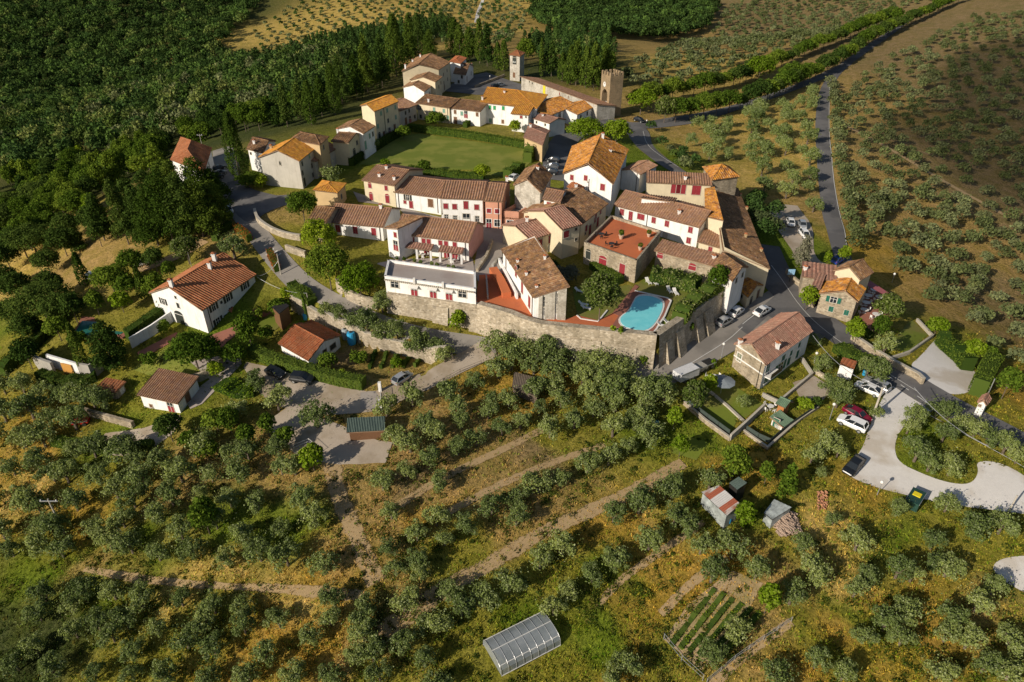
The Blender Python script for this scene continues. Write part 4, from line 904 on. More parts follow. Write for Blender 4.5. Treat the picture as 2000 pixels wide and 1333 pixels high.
H('small red roofed house under the tall cypresses', (877,121), (900,125), C=(912,114), h=6.5, z=8, roof='hip', tile='tile_red', wins=[(902,122,'s','dark_sh')])
# bell tower
bt = H('square bell tower with tiled pyramid roof and open belfry', (994,108), (1016,111), C=(1026,104), base=('B',(1016,160)), roof='pyr', tile='tile_new', wall='pale_stone', rise=1.5, name='bell_tower', cat='bell tower', wins=[(1005,118,'A',(2.0,3.0)),(1004,147,'d',(1.2,2.))], col='brown')
W_ = wallhit(bt, 1005, 120)
if W_:
    p, t_, n_2 = W_; q = p+n_2*.15
    for k in (-.45, .45):
        m_ = MB(); c_ = q+t_*k; m_.lathe((c_[0], c_[1], c_[2]-.5), [(.36,0),(.30,.15),(.22,.45),(.12,.62),(.03,.66)], 12); m_.build('bell', plain('pale_bronze', (.45,.46,.42), .4, .5), bt['root'])
H('long stone church nave with low purple brown roof', (1016,150), (1166,205), depth=8, h=3.6, z=8.6, roof='shedf', tile='tile_dusk', wall='pale_stone', rise=1.3, name='church', cat='church', wins=[(1034,160,'q','dark_sh'),(1040,163,'q','dark_sh'),(1093,184,'s',(.6,1.2)),(1110,190,'s','brown',(.5,1.2))])
m_ = MB(); W_ = wallhit(HOUSES['long stone church nave with low purple brown roof'], 1063, 175)
if W_: 
    p, t_, n_2 = W_; b0 = p+n_2*.06; m_.face([tuple(b0+t_*x+np.array((0,0,zz))) for x, zz in ((-.9,-1.5),(.9,-1.5),(.9,1.5),(-.9,1.5))]); o = m_.build('banner', plain('yellow_cloth', (.65,.55,.03), .8)); tag(o, 'yellow banner hanging on the church wall', 'banner')
H('white house with dark front slope and arched windows near the gate', (1069,229), (1128,205), depth=13, base=('A',(1076,256)), roof='ab', tile='tile_lichen', wins=[(1080,230,'A',(1.3,1.5)),(1093,226,'A',(1.5,1.7)),(1120,215,'A',(1.5,1.5)),(1080,247,'d','dark_sh'),(1091,249,'D'),(1105,246,'d','dark_sh')], pipes=[(1099,240)])
H('low white house with dark roof next to the gate tower', (1128,225), (1167,207), depth=9, h=3.3, z=8.6, roof='ab', tile='tile_lichen', wins=[(1134,229,'s','dark_sh'),(1147,222,'s','dark_sh'),(1160,216,'s','dark_sh')], chim=[(1130,182,2.),(1163,198,.5)])
# gate tower
zt = 8.0; pbt = P(1196, 233, zt); aa = P(1170, 222, zt)[:2]; bb = P(1196, 233, zt)[:2]; u_ = nrmz(bb-aa); n_2 = np.array((-u_[1], u_[0])); wT = 5.6; dT = 5.0
bb = aa+u_*wT; ht = hgt(P(1196, 233, zt), 153)
GT = empty('gate_tower', (*(aa+u_*wT/2+n_2*dT/2), zt), 0, 'square stone gate tower with battlements, round clock and tall arch', 'tower')
mb = MB()
def tb(x0, x1, d0, d1, z0, z1, mbb=None, mi=0):
    q = [tuple(aa+u_*x+n_2*d) for x, d in ((x0,d0),(x1,d0),(x1,d1),(x0,d1))]; (mbb or mb).prism(q, zt+z0, zt+z1, mi)
ah = ht*.66; aw0, aw1 = 1.0, 4.3
tb(0, aw0, 0, dT, -2, ht); tb(aw1, wT, 0, dT, -2, ht); tb(aw0, aw1, dT-.6, dT, -2, ht-6)
na = 12; cxA = (aw0+aw1)/2; ra = (aw1-aw0)/2
for k in range(na):
    a0, a1 = math.pi*k/na, math.pi*(k+1)/na; x0, x1 = cxA-ra*math.cos(a0), cxA-ra*math.cos(a1); tb(x0, x1, 0, dT, ah-ra+ra*min(math.sin(a0), math.sin(a1)), ht)
mb.build('wall', M['tower_stone'], GT)
mm = MB()
for s0, s1 in ((0,.75),(1.55,2.3),(3.1,3.9),(4.8,5.6)):
    tb(s0, s1, 0, .55, ht, ht+1.1, mm); tb(s0, s1, dT-.55, dT, ht, ht+1.1, mm)
for s0, s1 in ((1.4,2.1),(3.,3.7)): tb(0, .55, s0, s1, ht, ht+1.1, mm); tb(wT-.55, wT, s0, s1, ht, ht+1.1, mm)
mm.build('battlement', M['tower_stone'], GT)
mm = MB(); tb(aw0, aw1, 1.5, 1.9, -2, ah-4.5, mm); mm.build('inner_wall', M['white'], GT)
mm = MB(); tb(2.1, 3.3, 1.44, 1.5, 0, 2.8, mm); mm.build('door', M['red'], GT)
cc = aa+u_*2.3; mm = MB(); z0 = zt+ht-3.; 
for k in range(24):
    a0, a1 = k*math.pi/12, (k+1)*math.pi/12; f0 = lambda a, r: (*(cc+u_*math.cos(a)*r-n_2*.08), z0+math.sin(a)*r)
    mm.face([f0(a0, 0.001), f0(a0, .85), f0(a1, .85)])
ck = mm.build('clock_face', M['trim'], GT); mm = MB()
for a, L_ in ((1.9, .6), (.6, .45)): mm.tube((*(cc-n_2*.12), z0), (*(cc-n_2*.12+u_*math.cos(a)*L_), z0+math.sin(a)*L_), .05, n=5)
for k in range(12): a = k*math.pi/6; mm.tube((*(cc-n_2*.1+u_*math.cos(a)*.68), z0+math.sin(a)*.68), (*(cc-n_2*.1+u_*math.cos(a)*.78), z0+math.sin(a)*.78), .035, n=4)
mm.build('clock_hand', M['metal_dark'], ck)
# centre: long row
RISE3 = 2.3
H('cream end of the long row with arched red doors', (706,353), (771,364), depth=13, base=('A',(713,391)), roof='ab', tile='tile_dusk', wall='cream', wins=[(722,359,'a',(1.1,1.4)),(754,365,'s'),(725,384,'a',(1.2,2.3)),(757,391,'a',(1.3,2.6))], chim=[(741,346,.6),(770,352,.6),(721,328,.6),(755,331,.6)], rise=1.8)
H('long white middle of the row with striped brown roof', (768,376), (861,388), depth=13, base=('A',(777,406)), roof='ab', tile='tile_dusk', wins=[(796,382,'o','dark_sh'),(791,395,'s',(.8,.9)),(803,400,'s',(1.1,2.)),(841,397,'s','brown',(1.5,2.2))], chim=[(841,338,.7),(856,340,.7)], rise=1.8, pipes=[(778,392),(859,405)])
H('white east section of the row with red windows over cream doors', (860,388), (945,391), depth=13, base=('B',(945,443)), roof='ab', tile='tile_dusk', wins=[(870,403,'s',(1.2,1.4)),(888,404,'s',(1.2,1.4)),(910,401,'s',(1.2,2.1)),(931,405,'s',(1.2,1.4)),(871,425,'o','trim'),(889,427,'o','trim'),(911,428,'D','trim',(1.6,2.4)),(932,428,'o','trim')], chim=[(885,342,.8)], rise=1.8)
pk = H('salmon pink end house with white framed windows in the long row', (944,393), (982,395), depth=13, base=('A',(945,447)), roof='ab', tile='tile_dusk', wall='salmon', fr='trim', wins=[(955,412,'s',(1.2,1.2)),(971,413,'s',(1.2,1.2)),(955,437,'D'),(971,436,'g',(1.3,1.5)),(995,378,'s','dark_sh',(.5,.9)),(988,404,'d','dark_sh')], chim=[(946,350,.9),(990,356,1.)], rise=1.8, pipes=[(979,420)])
an = H('flat roofed salmon annex with letters on its front', (982,419), (1013,421), C=(1056,396), base=('A',(983,445)), roof='flat', wall='salmon', parapet=.7, ov=.0, fr='trim', flatmat=M['asphalt'], wall2='salmon', wins=[(996,437,'g',(1.4,1.5)),(1043,420,'g',(1.1,1.5)),(1030,433,'g',(1.3,1.2))])
W_ = wallhit(an, 997, 427)
if W_:
    fc = bpy.data.curves.new('lettering', 'FONT'); fc.body = 'RISTORANTE'; fc.size = .62; fc.extrude = .03; fc.align_x = 'CENTER'; fc.align_y = 'CENTER'; fo = bpy.data.objects.new('lettering', fc); COL.objects.link(fo); fc.materials.append(M['brown'])
    p, t_, n_2 = W_; p = p+n_2*.05; fo.matrix_world = LM = Matrix(((t_[0], 0, n_2[0], p[0]), (t_[1], 0, n_2[1], p[1]), (0, 1, 0, p[2]), (0, 0, 0, 1)))
    bpy.context.view_layer.update(); me = bpy.data.meshes.new_from_object(fo.evaluated_get(bpy.context.evaluated_depsgraph_get())); me.transform(LM); bpy.data.objects.remove(fo); me.materials.clear(); link('lettering', me, M['brown'], an['root'])
H('stone barn with brown gable roof behind the pink annex', (1002,362), (1057,378), C=(1079,344), h=6.5, z=9, roof='bc', tile='tile_brown', wall='pale_stone', rise=2.2, chim=[(1050,332,.5)])
H('small white house with ribbed brown roof beside the stone barn', (1059,390), (1095,397), C=(1109,373), h=6, z=8.8, roof='ab', tile='tile_dusk', wins=[(1072,402,'s',(1.1,1.9))])
H('tiny orange roofed porch on the big orange roofed house', (1107,366), (1130,379), C=(1142,367), h=4.6, z=8.8, roof='hip', tile='tile_new', wins=[(1138,372,'s',(1.2,1.2))], chim=[(1125,366,.5)])
H('big white house with broad orange lichen roof above the courtyard', (1099,340), (1198,361), C=(1228,293), D=(1117,287), h=6.4, z=8.8, roof='bc', tile='tile_lichen', rise=3.6, t=.5, wins=[(1117,347,'s'),(1144,348,'s'),(1177,366,'s',(1.3,1.7)),(1148,356,'A',(.1,.1))], chim=[(1221,284,1.3),(1177,272,1.2),(1192,298,.5)], pipes=[(1150,365)])
H('white wing with dark red roof behind the big orange roofed house', (1211,333), (1251,342), depth=9, h=4.4, z=8.6, roof='bc', tile='tile_dusk', wins=[], pipes=[(1247,352)])
H('sunny upper part of the curved house with mixed brown tiles', (1136,440), (1189,398), depth=14, rise=2.4, base=('B',(1182,440)), roof='ab', tile='tile_brown', wall='cream', wins=[(1145,446,'s',(1.2,1.6)),(1162,430,'s',(1,1.4)),(1173,412,'s',(.9,1.)),(1164,418,'s',(1,1.2)),(1152,449,'d'),(1167,434,'d'),(1143,456,'q','dark_sh')], chim=[(1159,376,.9)])
H('middle part of the curved house with lifted striped roof', (1098,450), (1137,439), depth=12.5, rise=2., h=6.6, z=6.3, roof='ab', tile='tile_pink', wall='cream', wins=[(1106,458,'s',(1.6,1.7)),(1125,448,'q','dark_sh'),(1125,468,'q','dark_sh')])
H('lower west part of the curved house with bold striped roof', (1036,470), (1099,450), depth=10, base=('A',(1062,508)), roof='ab', tile='tile_pink', wall='cream', gap=.62, wins=[(1055,475,'s',(1.3,1.9)),(1077,467,'s',(1.9,1.9)),(1105,478,'s',(1.3,1.9)),(1074,491,'g',(1.,1.7))], chim=[(1029,434,.8)])
HT = H('white tower house with single pitch brown roof and slit windows', (1040,582), (1113,560), C=(1046,462), D=(978,488), base=('A',(1043,625)), roof='shedr', tile='tile_brown', gap=.6, rise=2.5, name='house', wall='white', wall2='pale_stone',
  wins=[(996,512,'q','dark_sh'),(1008,530,'d'),(1020,562,'d'),(1034,590,'d'),(1062,590,'g',(.5,2.)),(1062,608,'g',(.5,1.6)),(1090,584,'g',(.5,2.)),(1090,603,'g',(.5,1.6))], chim=[(1011,513,.35,.4),(1028,538,.4,.4),(1048,563,.3,.4),(1064,506,.4,.4)], pipes=[(1041,600),(989,505)])
mb = MB(); f0, f1 = HT['ft'][0], HT['ft'][1]; e_ = nrmz(f1-f0); o_ = np.array((e_[1], -e_[0])); L_ = np.linalg.norm(f1-f0); zt0 = HT['ze']-.25
for a0, a1 in ((.15,.27),(.34,.66),(.73,1.)):
    q = [f0+e_*L_*a0, f0+e_*L_*a1]; mb.prism([tuple(q[0]+o_*.28), tuple(q[1]+o_*.28), tuple(q[1]-o_*.1), tuple(q[0]-o_*.1)], HT['z']-3, [zt0+2.5*a0, zt0+2.5*a1, zt0+2.5*a1, zt0+2.5*a0])
mb.build('stone_facing', M['pale_stone'], HT['root'])
# west of courtyard
H('white hall with brown striped roof and three tall red windows', (636,435), (749,445), depth=11, base=('B',(750,473)), roof='ab', tile='tile_dusk', fr='trim', rise=2.2, wins=[(660,446,'s',(1.3,2.)),(694,450,'s',(1.3,2.)),(730,452,'s',(1.3,2.))], chim=[(695,398,.9),(744,408,.7)], pipes=[(745,455)])
H('low brown roofed extension at the west end of the white hall', (600,432), (637,436), depth=9, h=4.2, z=7, roof='ab', tile='tile_brown', wall='stone', rise=1.6)
PG = H('white guest house with two tiled porches and pink side wall', (768,457), (917,475), depth=10, base=('B',(914,512)), drop=3.5, roof='ab', tile='tile_dusk', rise=2.3, wins=[(772,458,'s',(.9,1.2)),(794,460,'s',(1.,1.2)),(805,462,'s',(1.,1.2)),(827,465,'s',(1.,1.2)),(837,466,'s',(1.,1.2)),(860,470,'s',(1.,1.2)),(871,471,'s',(1.,1.2)),(888,473,'s',(1.,1.2)),(803,492,'D'),(834,496,'D'),(873,501,'D'),(889,504,'D'),(917,508,'q','dark_sh')], pipes=[(787,475),(913,500)])
mb = MB(); f0, f1 = PG['ft'][1], PG['ft'][2]; mb.face([(*(f0+nrmz(f1-f0)*0), PG['z']-3), (*f1, PG['z']-3), (*f1, PG['ze']-.1), (*((f0+f1)/2), PG['ze']+2.1), (*f0, PG['ze']-.1)])
o_ = nrmz(f1-f0); nn = np.array((o_[1], -o_[0]))*.03; mb.v = [(v[0]+nn[0], v[1]+nn[1], v[2]) for v in mb.v]; mb.build('side_facing', M['pink'], PG['root'])
H('white corner house with tall brown hipped roof left of the guest house', (750,446), (776,448), depth=8, h=4.6, z=8.1, roof='shedr', tile='tile_brown', wins=[(772,459,'s',(.9,1.2)),(773,480,'D')], rise=.7)
# porches
def porch(A, B, zf, dep, label, hh_=2.35, posts=3):
    a = P(*A, zf+hh_); b = P(*B, zf+hh_); t_ = nrmz((b-a)[:2]); n_ = np.array((-t_[1], t_[0])); r = empty('porch', (a[0], a[1], zf), 0, label, 'porch', 'tiled porches on the guest house')
    m_ = MB(); up = np.array((0, 0, 1.)); sheet(m_, [a, b, np.array((*(b[:2]+n_*dep), b[2]+.6)), np.array((*(a[:2]+n_*dep), a[2]+.6))]); m_.build('roof', [M['tile_pink'], M['roof_edge']], r)
    for i in range(posts):
        c = a[:2]+(b-a)[:2]*(.04+.92*i/(posts-1))+n_*.3; m_ = MB(); m_.box(c[0]-.2, c[0]+.2, c[1]-.2, c[1]+.2, zf-.6, zf+hh_-.05); m_.build('post', M['white'], r)
zp = PG['z']
porch((783,483), (842,490), zp, 1.7, 'longer tiled porch on white posts at the west of the guest house')
porch((856,492), (902,497), zp, 1.7, 'shorter tiled porch on white posts at the east of the guest house')
# patio in front of guest house, lower flat building
mb = MB(); pt = [P(*q, zp+.05) for q in [(737,514),(761,508),(927,538),(916,520),(768,478),(752,470),(744,490)]]
pt = [P(*q, zp+.05) for q in [(737,516),(760,524),(930,546),(922,500),(760,470)]]; mb.prism([tuple(p[:2]) for p in pt], zp-3, zp+.05); o = mb.build('patio', M['terrace_tile']); o['kind'] = 'structure'
FL = H('low white building with grey roof terrace and three red doors', (752,544), (929,569), C=(928,535), h=2.75, z=6.3, drop=.8, roof='flat', parapet=.45, ov=0., rise=0, flatmat=M['terrace_tile'], wins=[(771,556,'g',(1.6,1.2)),(809,568,'D'),(846,572,'D'),(877,576,'D'),(903,575,'g',(1.6,1.2))])
mb = MB(); f0, f1 = FL['ft'][0], FL['ft'][1]; e_ = nrmz(f1-f0); o_ = np.array((e_[1], -e_[0])); L_ = np.linalg.norm(f1-f0)
k = int(L_/.4)
for i in range(k): c0 = f0+e_*(i*.4+.05); q = [c0+o_*.42, c0+e_*.22+o_*.42, c0+e_*.22+o_*.1, c0+o_*.1]; mb.prism([tuple(v) for v in q], FL['ze']-.28, FL['ze']-.02, bot=True)
mb.build('cornice', M['stone_trim'], FL['root'])
for wx, wy in ((809,560),(846,564),(877,568)):
    W_ = wallhit(FL, wx, wy); 
    if W_: p, t_, n_2 = W_; m_ = MB(); q = [p+t_*x+n_2*d+np.array((0,0,zz)) for x, d, zz in ((-.9,.0,.3),(.9,.0,.3),(.9,.8,0),(-.9,.8,0))]; m_.face([tuple(v) for v in q]); m_.face([tuple(v-np.array((0,0,.05))) for v in q[::-1]]); m_.build('awning', M['trim'], FL['root'])
# red terrace building
RT = H('stone building with large red roof terrace and potted plants', (1141,478), (1243,514), C=(1290,456), h=4.4, z=6.0, roof='flat', parapet=.5, ov=0, flatmat=M['terracotta'], wall='stone', wall2='stone', wins=[(1177,513,'a',(2.2,2.8)),(1215,528,'d',(1.3,2.6)),(1149,497,'A',(1.2,2.))])
H('long white wing with brown tiled roof and red shutters over the terrace', (1198,402), (1367,446), depth=9.5, base=('B',(1359,487)), roof='ab', tile='tile_dusk', rise=2.2, wins=[(1215,412,'s',(1.2,1.6)),(1232,420,'s',(1.1,2.3)),(1252,422,'s',(2.,1.5)),(1277,429,'s',(1.1,1.5)),(1303,435,'s',(1.1,1.5)),(1349,447,'s',(1.1,1.5)),(1345,470,'s',(1.1,1.5)),(1299,459,'s','grey',(1.1,1.3)),(1378,436,'q','dark_sh')], chim=[(1278,380,1.6),(1326,418,.6),(1207,385,.6)], pipes=[(1264,430)])
H('low ribbed brown roof wing behind the long white wing', (1250,387), (1316,395), depth=6, h=5, z=7.2, roof='shedf', tile='tile_dusk', rise=1.2, chim=[(1257,378,.5)])
H('covered walk with ribbed roof along the inner garden', (1310,394), (1393,415), depth=3.6, h=4.4, z=7.2, roof='shedf', tile='tile_dusk', rise=.8)
H('cream gallery with dark ribbed roof north of the inner garden', (1262,357), (1392,363), depth=5, h=4.4, z=8, roof='shedb', tile='tile_dusk', wall='cream', rise=1.2, wins=[(1320,369,'d',(2.2,2.2)),(1330,370,'d',(2.2,2.2)),(1360,372,'d',(2,2.2))], chim=[(1338,352,.7)])
H('square pavilion tower with pyramid roof at the north east corner', (1390,353), (1445,346), C=(1424,326), D=(1372,327), h=7, z=6.5, roof='pyr', tile='tile_lichen', wall='stone', rise=2.0, name='pavilion_tower', cat='tower')
H('sun yellow narrow roof strip beside the inner garden', (1377,424), (1413,432), C=(1396,366), D=(1376,370), h=5.2, z=7, roof='shedr', tile='tile_lichen', wall='cream', rise=.7, ov=.1)
H('cream block with hipped brown roof in front of the long range', (1361,473), (1411,487), C=(1430,438), D=(1394,436), base=('A',(1359,495)), roof='ab', tile='tile_dusk', wall='cream', rise=1.6, t=.62, wins=[(1388,483,'s',(1,1.1))], chim=[(1426,455,.6)])
LR = H('long curved outer range with mottled brown roof on the east rampart', (1412,490), (1504,526), C=(1441,368), D=(1391,360), base=('B',(1488,582)), roof='shedl', tile='tile_brown', wall='cream', rise=3.4, ov=.2, drop=6, chim=[(1446,384,.4,.36),(1458,410,.4,.36),(1456,463,.4,.36),(1486,492,.4,.36)], cm='ochre')
H('stone garden range with long ribbed roof above the pool', (1277,490), (1394,521), depth=3.8, h=3.9, z=6.2, roof='shedb', tile='tile_dusk', wall='stone', rise=1.0, wins=[(1289,501,'a','red',(1.5,.9)),(1352,523,'a','red',(1.8,1.2))], chim=[(1394,505,.4)])
H('end of the garden range with brown tile roof by the road', (1392,521), (1431,551), C=(1462,523), h=4.5, z=5.6, roof='ab', tile='tile_brown', wall='white', rise=1.5, drop=2.5, wins=[(1438,548,'s','dark_sh',(.9,1)),(1450,537,'s','dark_sh',(.9,1))])
H('little cream outbuilding with tiled roof under the east rampart', (1436,561), (1461,582), C=(1491,558), base=('B',(1458,607)), roof='ab', tile='tile_lichen', wall='cream', rise=1.3, wins=[(1449,579,'q','dark_sh'),(1478,585,'d','brown'),(1466,590,'A',(1.2,1.8))])
# east: villa and restaurant
VE = H('large east villa with pink roof, stone gable and blue white side', (1433,673), (1496,715), C=(1588,648), base=('B',(1480,767)), roof='bc', tile='tile_pink', wall='white', rise=2.0, gap=.4, col='green_sh', fr='trim',
  wins=[(1444,698,'s',(1.2,1.8)),(1500,717,'D'),(1497,738,'D'),(1524,717,'o',(1.7,1.8)),(1530,699,'s',(1.4,1.3)),(1540,706,'s',(1.3,1.9)),(1545,690,'s',(1.,1.2)),(1557,692,'s',(1.2,1.9)),(1561,674,'s',(1.,1.2))], chim=[(1517,682,1.),(1455,649,.7),(1488,624,.6),(1445,672,.6)], pipes=[(1482,740)])
mb = MB(); f0, f1 = VE['ft'][0], VE['ft'][1]; e_ = nrmz(f1-f0); o_ = np.array((e_[1], -e_[0])); mid = (f0+f1)/2
mb.face([(*(p+o_*.04), zz) for p, zz in ((f0, VE['z']-2), (f1, VE['z']-2), (f1, VE['ze']-.05), (mid, VE['ze']+1.75), (f0, VE['ze']-.05))]); mb.build('stone_facing', M['stone'], VE['root'])
mb = MB()
for zz in (3.1, VE['ze']-VE['z']-.15): mb.prism([tuple(f0+o_*.12), tuple(f1+o_*.12), tuple(f1+o_*.0), tuple(f0+o_*.0)], VE['z']+zz, VE['z']+zz+.22)
mb.build('string_course', M['trim'], VE['root'])
mb = MB(); W_ = wallhit(VE, 1504, 728)
if W_: p, t_, n_2 = W_; q = [p+t_*x+n_2*d for x, d in ((-1.8,1.1),(1.8,1.1),(1.8,0),(-1.8,0))]; mb.prism([tuple(v[:2]) for v in q], p[2]-.1, p[2]+.08); bl = mb.build('balcony', M['trim'], VE['root']); mb = MB(); mb.prism([tuple((p+t_*x+n_2*d)[:2]) for x, d in ((-1.8,1.12),(1.8,1.12),(1.8,1.06),(-1.8,1.06))], p[2]+.08, p[2]+.95); mb.build('railing', M['metal_dark'], bl)
H('stone restaurant house with orange roof and green shutters', (1599,574), (1676,591), C=(1691,565), D=(1608,548), base=('A',(1594,612)), roof='bc', tile='tile_lichen', wall='stone', rise=1.7, t=.62, col='green_sh', wins=[(1628,586,'o',(1.2,1.2)),(1623,604,'s',(1.,1.3)),(1653,611,'s',(1.,1.3))])
H('low stone wing with dark red ribbed roof west of the restaurant', (1566,541), (1634,550), depth=5, h=3.8, z=1.4, roof='shedb', tile='tile_pink', wall='stone', gap=.8, rise=1.1, chim=[(1572,528,.6)])
H('small ribbed roof porch joining the restaurant house', (1584,562), (1602,566), depth=5, h=3.6, z=1.2, roof='shedb', tile='tile_pink', wall='stone', rise=1., gap=.6)
H('rear restaurant house with hipped brown roof', (1627,529), (1681,549), C=(1707,533), D=(1655,513), h=5.4, z=1.2, roof='bc', tile='tile_brown', wall='cream', rise=1.8)
# west villa and outbuildings
VW = H('large white villa with striped red roof and four chimneys', (290,573), (395,608), C=(501,537), base=('B',(411,655)), roof='bc', tile='tile_new', rise=3.0, fr='trim', col='dark_sh', t=.45,
  wins=[(319,589,'o',(.9,1.3)),(343,581,'q'),(348,597,'s',(.9,1.3)),(352,624,'A',(2.4,2.6)),(417,600,'o',(1.,1.5)),(432,591,'q'),(445,582,'o',(1.1,1.5)),(478,558,'o',(1.1,1.5)),(426,628,'o',(1.1,1.5)),(440,619,'s',(1,1)),(454,616,'D'),(484,588,'o',(1.1,1.5))], chim=[(336,561,1.3,.6),(377,519,1.4,.7),(420,510,1.4,.7),(411,526,1.2,.6)], pipes=[(412,630)])
W_ = wallhit(VW, 453, 606)
if W_: p, t_, n_2 = W_; m_ = MB(); q = [p+t_*x+n_2*d+np.array((0,0,zz)) for x, d, zz in ((-1.,1.1,-.1),(1.,1.1,-.1),(1.,.0,.5),(-1.,.0,.5))]; m_.face([tuple(v) for v in q]); m_.face([tuple(v-np.array((0,0,.08))) for v in q[::-1]]); m_.build('awning', M['tile_red'], VW['root'])
H('red tiled garage below the stone retaining wall', (543,672), (601,707), C=(666,656), D=(607,628), base=('B',(606,712)), roof='ab', tile='tile_red', rise=1.5, gap=.42, wins=[(634,686,'s','dark_sh',(1.2,.7)),(650,677,'s','dark_sh',(1.9,1.2))], wall='cream') if False else H('red tiled garage below the stone retaining wall', (543,672), (602,706), C=(667,656), h=2.6, z=-1.9, roof='ab', tile='tile_red', rise=1.5, gap=.42, wins=[(634,686,'s','dark_sh',(1.2,.7)),(650,677,'s','dark_sh',(1.9,1.2))], wall='white')
H('small white cottage with single pitch brown roof and awning', (267,772), (347,790), C=(389,736), base=('B',(350,812)), roof='shedb', tile='tile_dusk', rise=1.6, gap=.42, wins=[(296,795,'q','brown'),(336,803,'D'),(366,775,'d','brown')])
H('tiny stone store with tiled roof beside the white cottage', (186,760), (226,768), C=(247,746), base=('B',(228,784)), roof='shedb', tile='tile_new', wall='stone', rise=.6, wins=[(244,766,'d','trim',(.9,1.9))])
H('green roofed tool shed with orange wood front below the gravel yard', (677,846), (752,842), C=(752,814), h=1.9, z=None, roof='shedb', gap=.25, tile='tile_dusk', wall='brown', rise=.7, name='shed', cat='shed')
H('white hut with green sheet roof and green door in the walled plot', (1503,815), (1530,836), C=(1549,822), base=('B',(1524,846)), roof='shedl', gap=.25, tile='tile_red', wall='white', rise=.7, name='hut', cat='hut', col='bright_green', wins=[(1506,824,'d','green_sh',(.9,1.8)),(1518,834,'s','trim',(.9,.7))])
H('little orange wooden playhouse with green roof by the villa wall', (1514,789), (1534,798), C=(1550,786), h=1.9, z=None, roof='ab', gap=.25, tile='tile_red', wall='wood_orange', rise=.7, name='playhouse', cat='playhouse')
GSH = plain('green_roofing', (.12,.19,.12), .8); GSH2 = plain('dark_green_roofing', (.10,.14,.12), .8)
for k_, m_ in (('green roofed tool shed with orange wood front below the gravel yard', GSH2), ('white hut with green sheet roof and green door in the walled plot', GSH), ('little orange wooden playhouse with green roof by the villa wall', GSH)): HOUSES[k_]['roof'].data.materials[0] = m_
H('small red roofed wayside chapel on the slope by the pole', (1909,787), (1927,793), C=(1936,779), h=2.4, z=None, roof='bc', tile='tile_pink', wall='white', rise=.7, name='chapel', cat='chapel', wins=[(1919,794,'q','brown',(.35,.35))], ov=.15)
H('white shrine niche with orange tiled top against the rampart', (1159,690), (1176,694), C=(1180,687), h=2.8, z=-.2, roof='bc', tile='tile_new', wall='white', rise=.6, name='shrine', cat='shrine', ov=.1, wins=[(1165,700,'A',(.7,1.1))])
# ---------------- rampart ----------------
def rampart(label, top, zt_, th=1.3, batter=.9, base_drop=8, buts=()):
    c = [P(*q, zt_)[:2] for q in top]; c = np.array(c); t, n = frame(c)
    r = empty('rampart', (*c[0], zt_-5), 0, label, 'rampart'); mb = MB()
    cs = resample(c, 3.); t, n = frame(cs)
    for i in range(len(cs)-1):
        a, b, na, nb = cs[i], cs[i+1], n[i], n[i+1]; za = float(G(*(a-na*3)))-1.5; zb = float(G(*(b-nb*3)))-1.5
        A = [(*a, zt_), (*(a-na*.5), zt_), (*(a-na*(.5+batter)), za)]; B = [(*b, zt_), (*(b-nb*.5), zt_), (*(b-nb*(.5+batter)), zb)]
        mb.face([A[2], B[2], B[1], A[1]]); mb.face([A[1], B[1], B[0], A[0]]); a2, b2 = a+na*(th-.5), b+nb*(th-.5)
        mb.face([A[0], B[0], (*b2, zt_), (*a2, zt_)]); mb.face([(*a2, zt_), (*b2, zt_), (*b2, zt_-2.2), (*a2, zt_-2.2)])
    mb.build('masonry', M['rampart'], r)
    for px, py, wd, hh_, out in buts:
        p = P(px, py, zt_)[:2]; k = np.argmin(((cs-p)**2).sum(1)); a = cs[k]; tt, nn = t[k], -n[k]; zb = float(G(*(a+nn*3)))-1.5; zt2 = zt_-hh_
        q = [a-tt*wd/2+nn*.4, a+tt*wd/2+nn*.4, a+tt*wd/2+nn*(.9), a-tt*wd/2+nn*.9]; q2 = [a-tt*wd/2, a+tt*wd/2, a+tt*wd/2+nn*(out+.5), a-tt*wd/2+nn*(out+.5)]
        m_ = MB(); lo = [(*v, zb) for v in q2]; hi = [(*v, zt2) for v in q]
        for i in range(4): j = (i+1) % 4; m_.face([lo[i], lo[j], hi[j], hi[i]])
        m_.face(hi); m_.build('buttress', M['rampart'], r)
    return r
rampart('sunlit stone rampart below the low white building', [(757,571),(850,583),(935,595)], 6.35, buts=[(862,585,3.,1.2,1.5),(923,593,3.,1.,1.6)])
rampart('long sunlit stone rampart with buttresses below the orange terraces', [(935,592),(1000,610),(1040,628),(1110,636),(1200,645),(1283,653)], 7.0, buts=[(990,607,2.6,2.2,1.5),(1058,630,2.6,2.2,1.5),(1135,639,8.,2.,1.2),(1215,647,7.,2.6,.8)])
rampart('shaded stone rampart with leaning buttresses along the east road', [(1283,653),(1340,614),(1400,574),(1436,543)], 7.0, buts=[(1300,643,2.,2.2,1.9),(1328,623,2.2,1.6,2.4),(1352,607,2.2,1.6,2.4),(1382,588,2.4,1.4,2.6)])
wallrun('low stone retaining wall curving under the two big roadside trees', [(660,563),(676,580),(695,592),(712,600),(738,604)], 2.2, th=.6, mat='rampart', curve=2)
wallrun('curved stone wall around the grass bank at the junction', [(499,418),(503,436),(530,455),(560,466),(588,470)], 1.3, th=.5, mat='rampart', curve=2, cap='stone_trim')
wallrun('low stone wall piece beside the black gate', [(560,490),(580,497),(598,503)], 1.4, th=.6, mat='rampart', curve=1)
wallrun('long curving stone retaining wall above the vegetable garden', [(571,600),(598,620),(640,634),(690,660),(740,680),(800,692),(872,704)], 2.9, th=.55, mat='rampart', curve=2, cap='stone_trim', drop=3.5)
wallrun('stone end wall of the vegetable garden towards the road', [(872,704),(885,702)], 1.2, th=.5, mat='rampart')
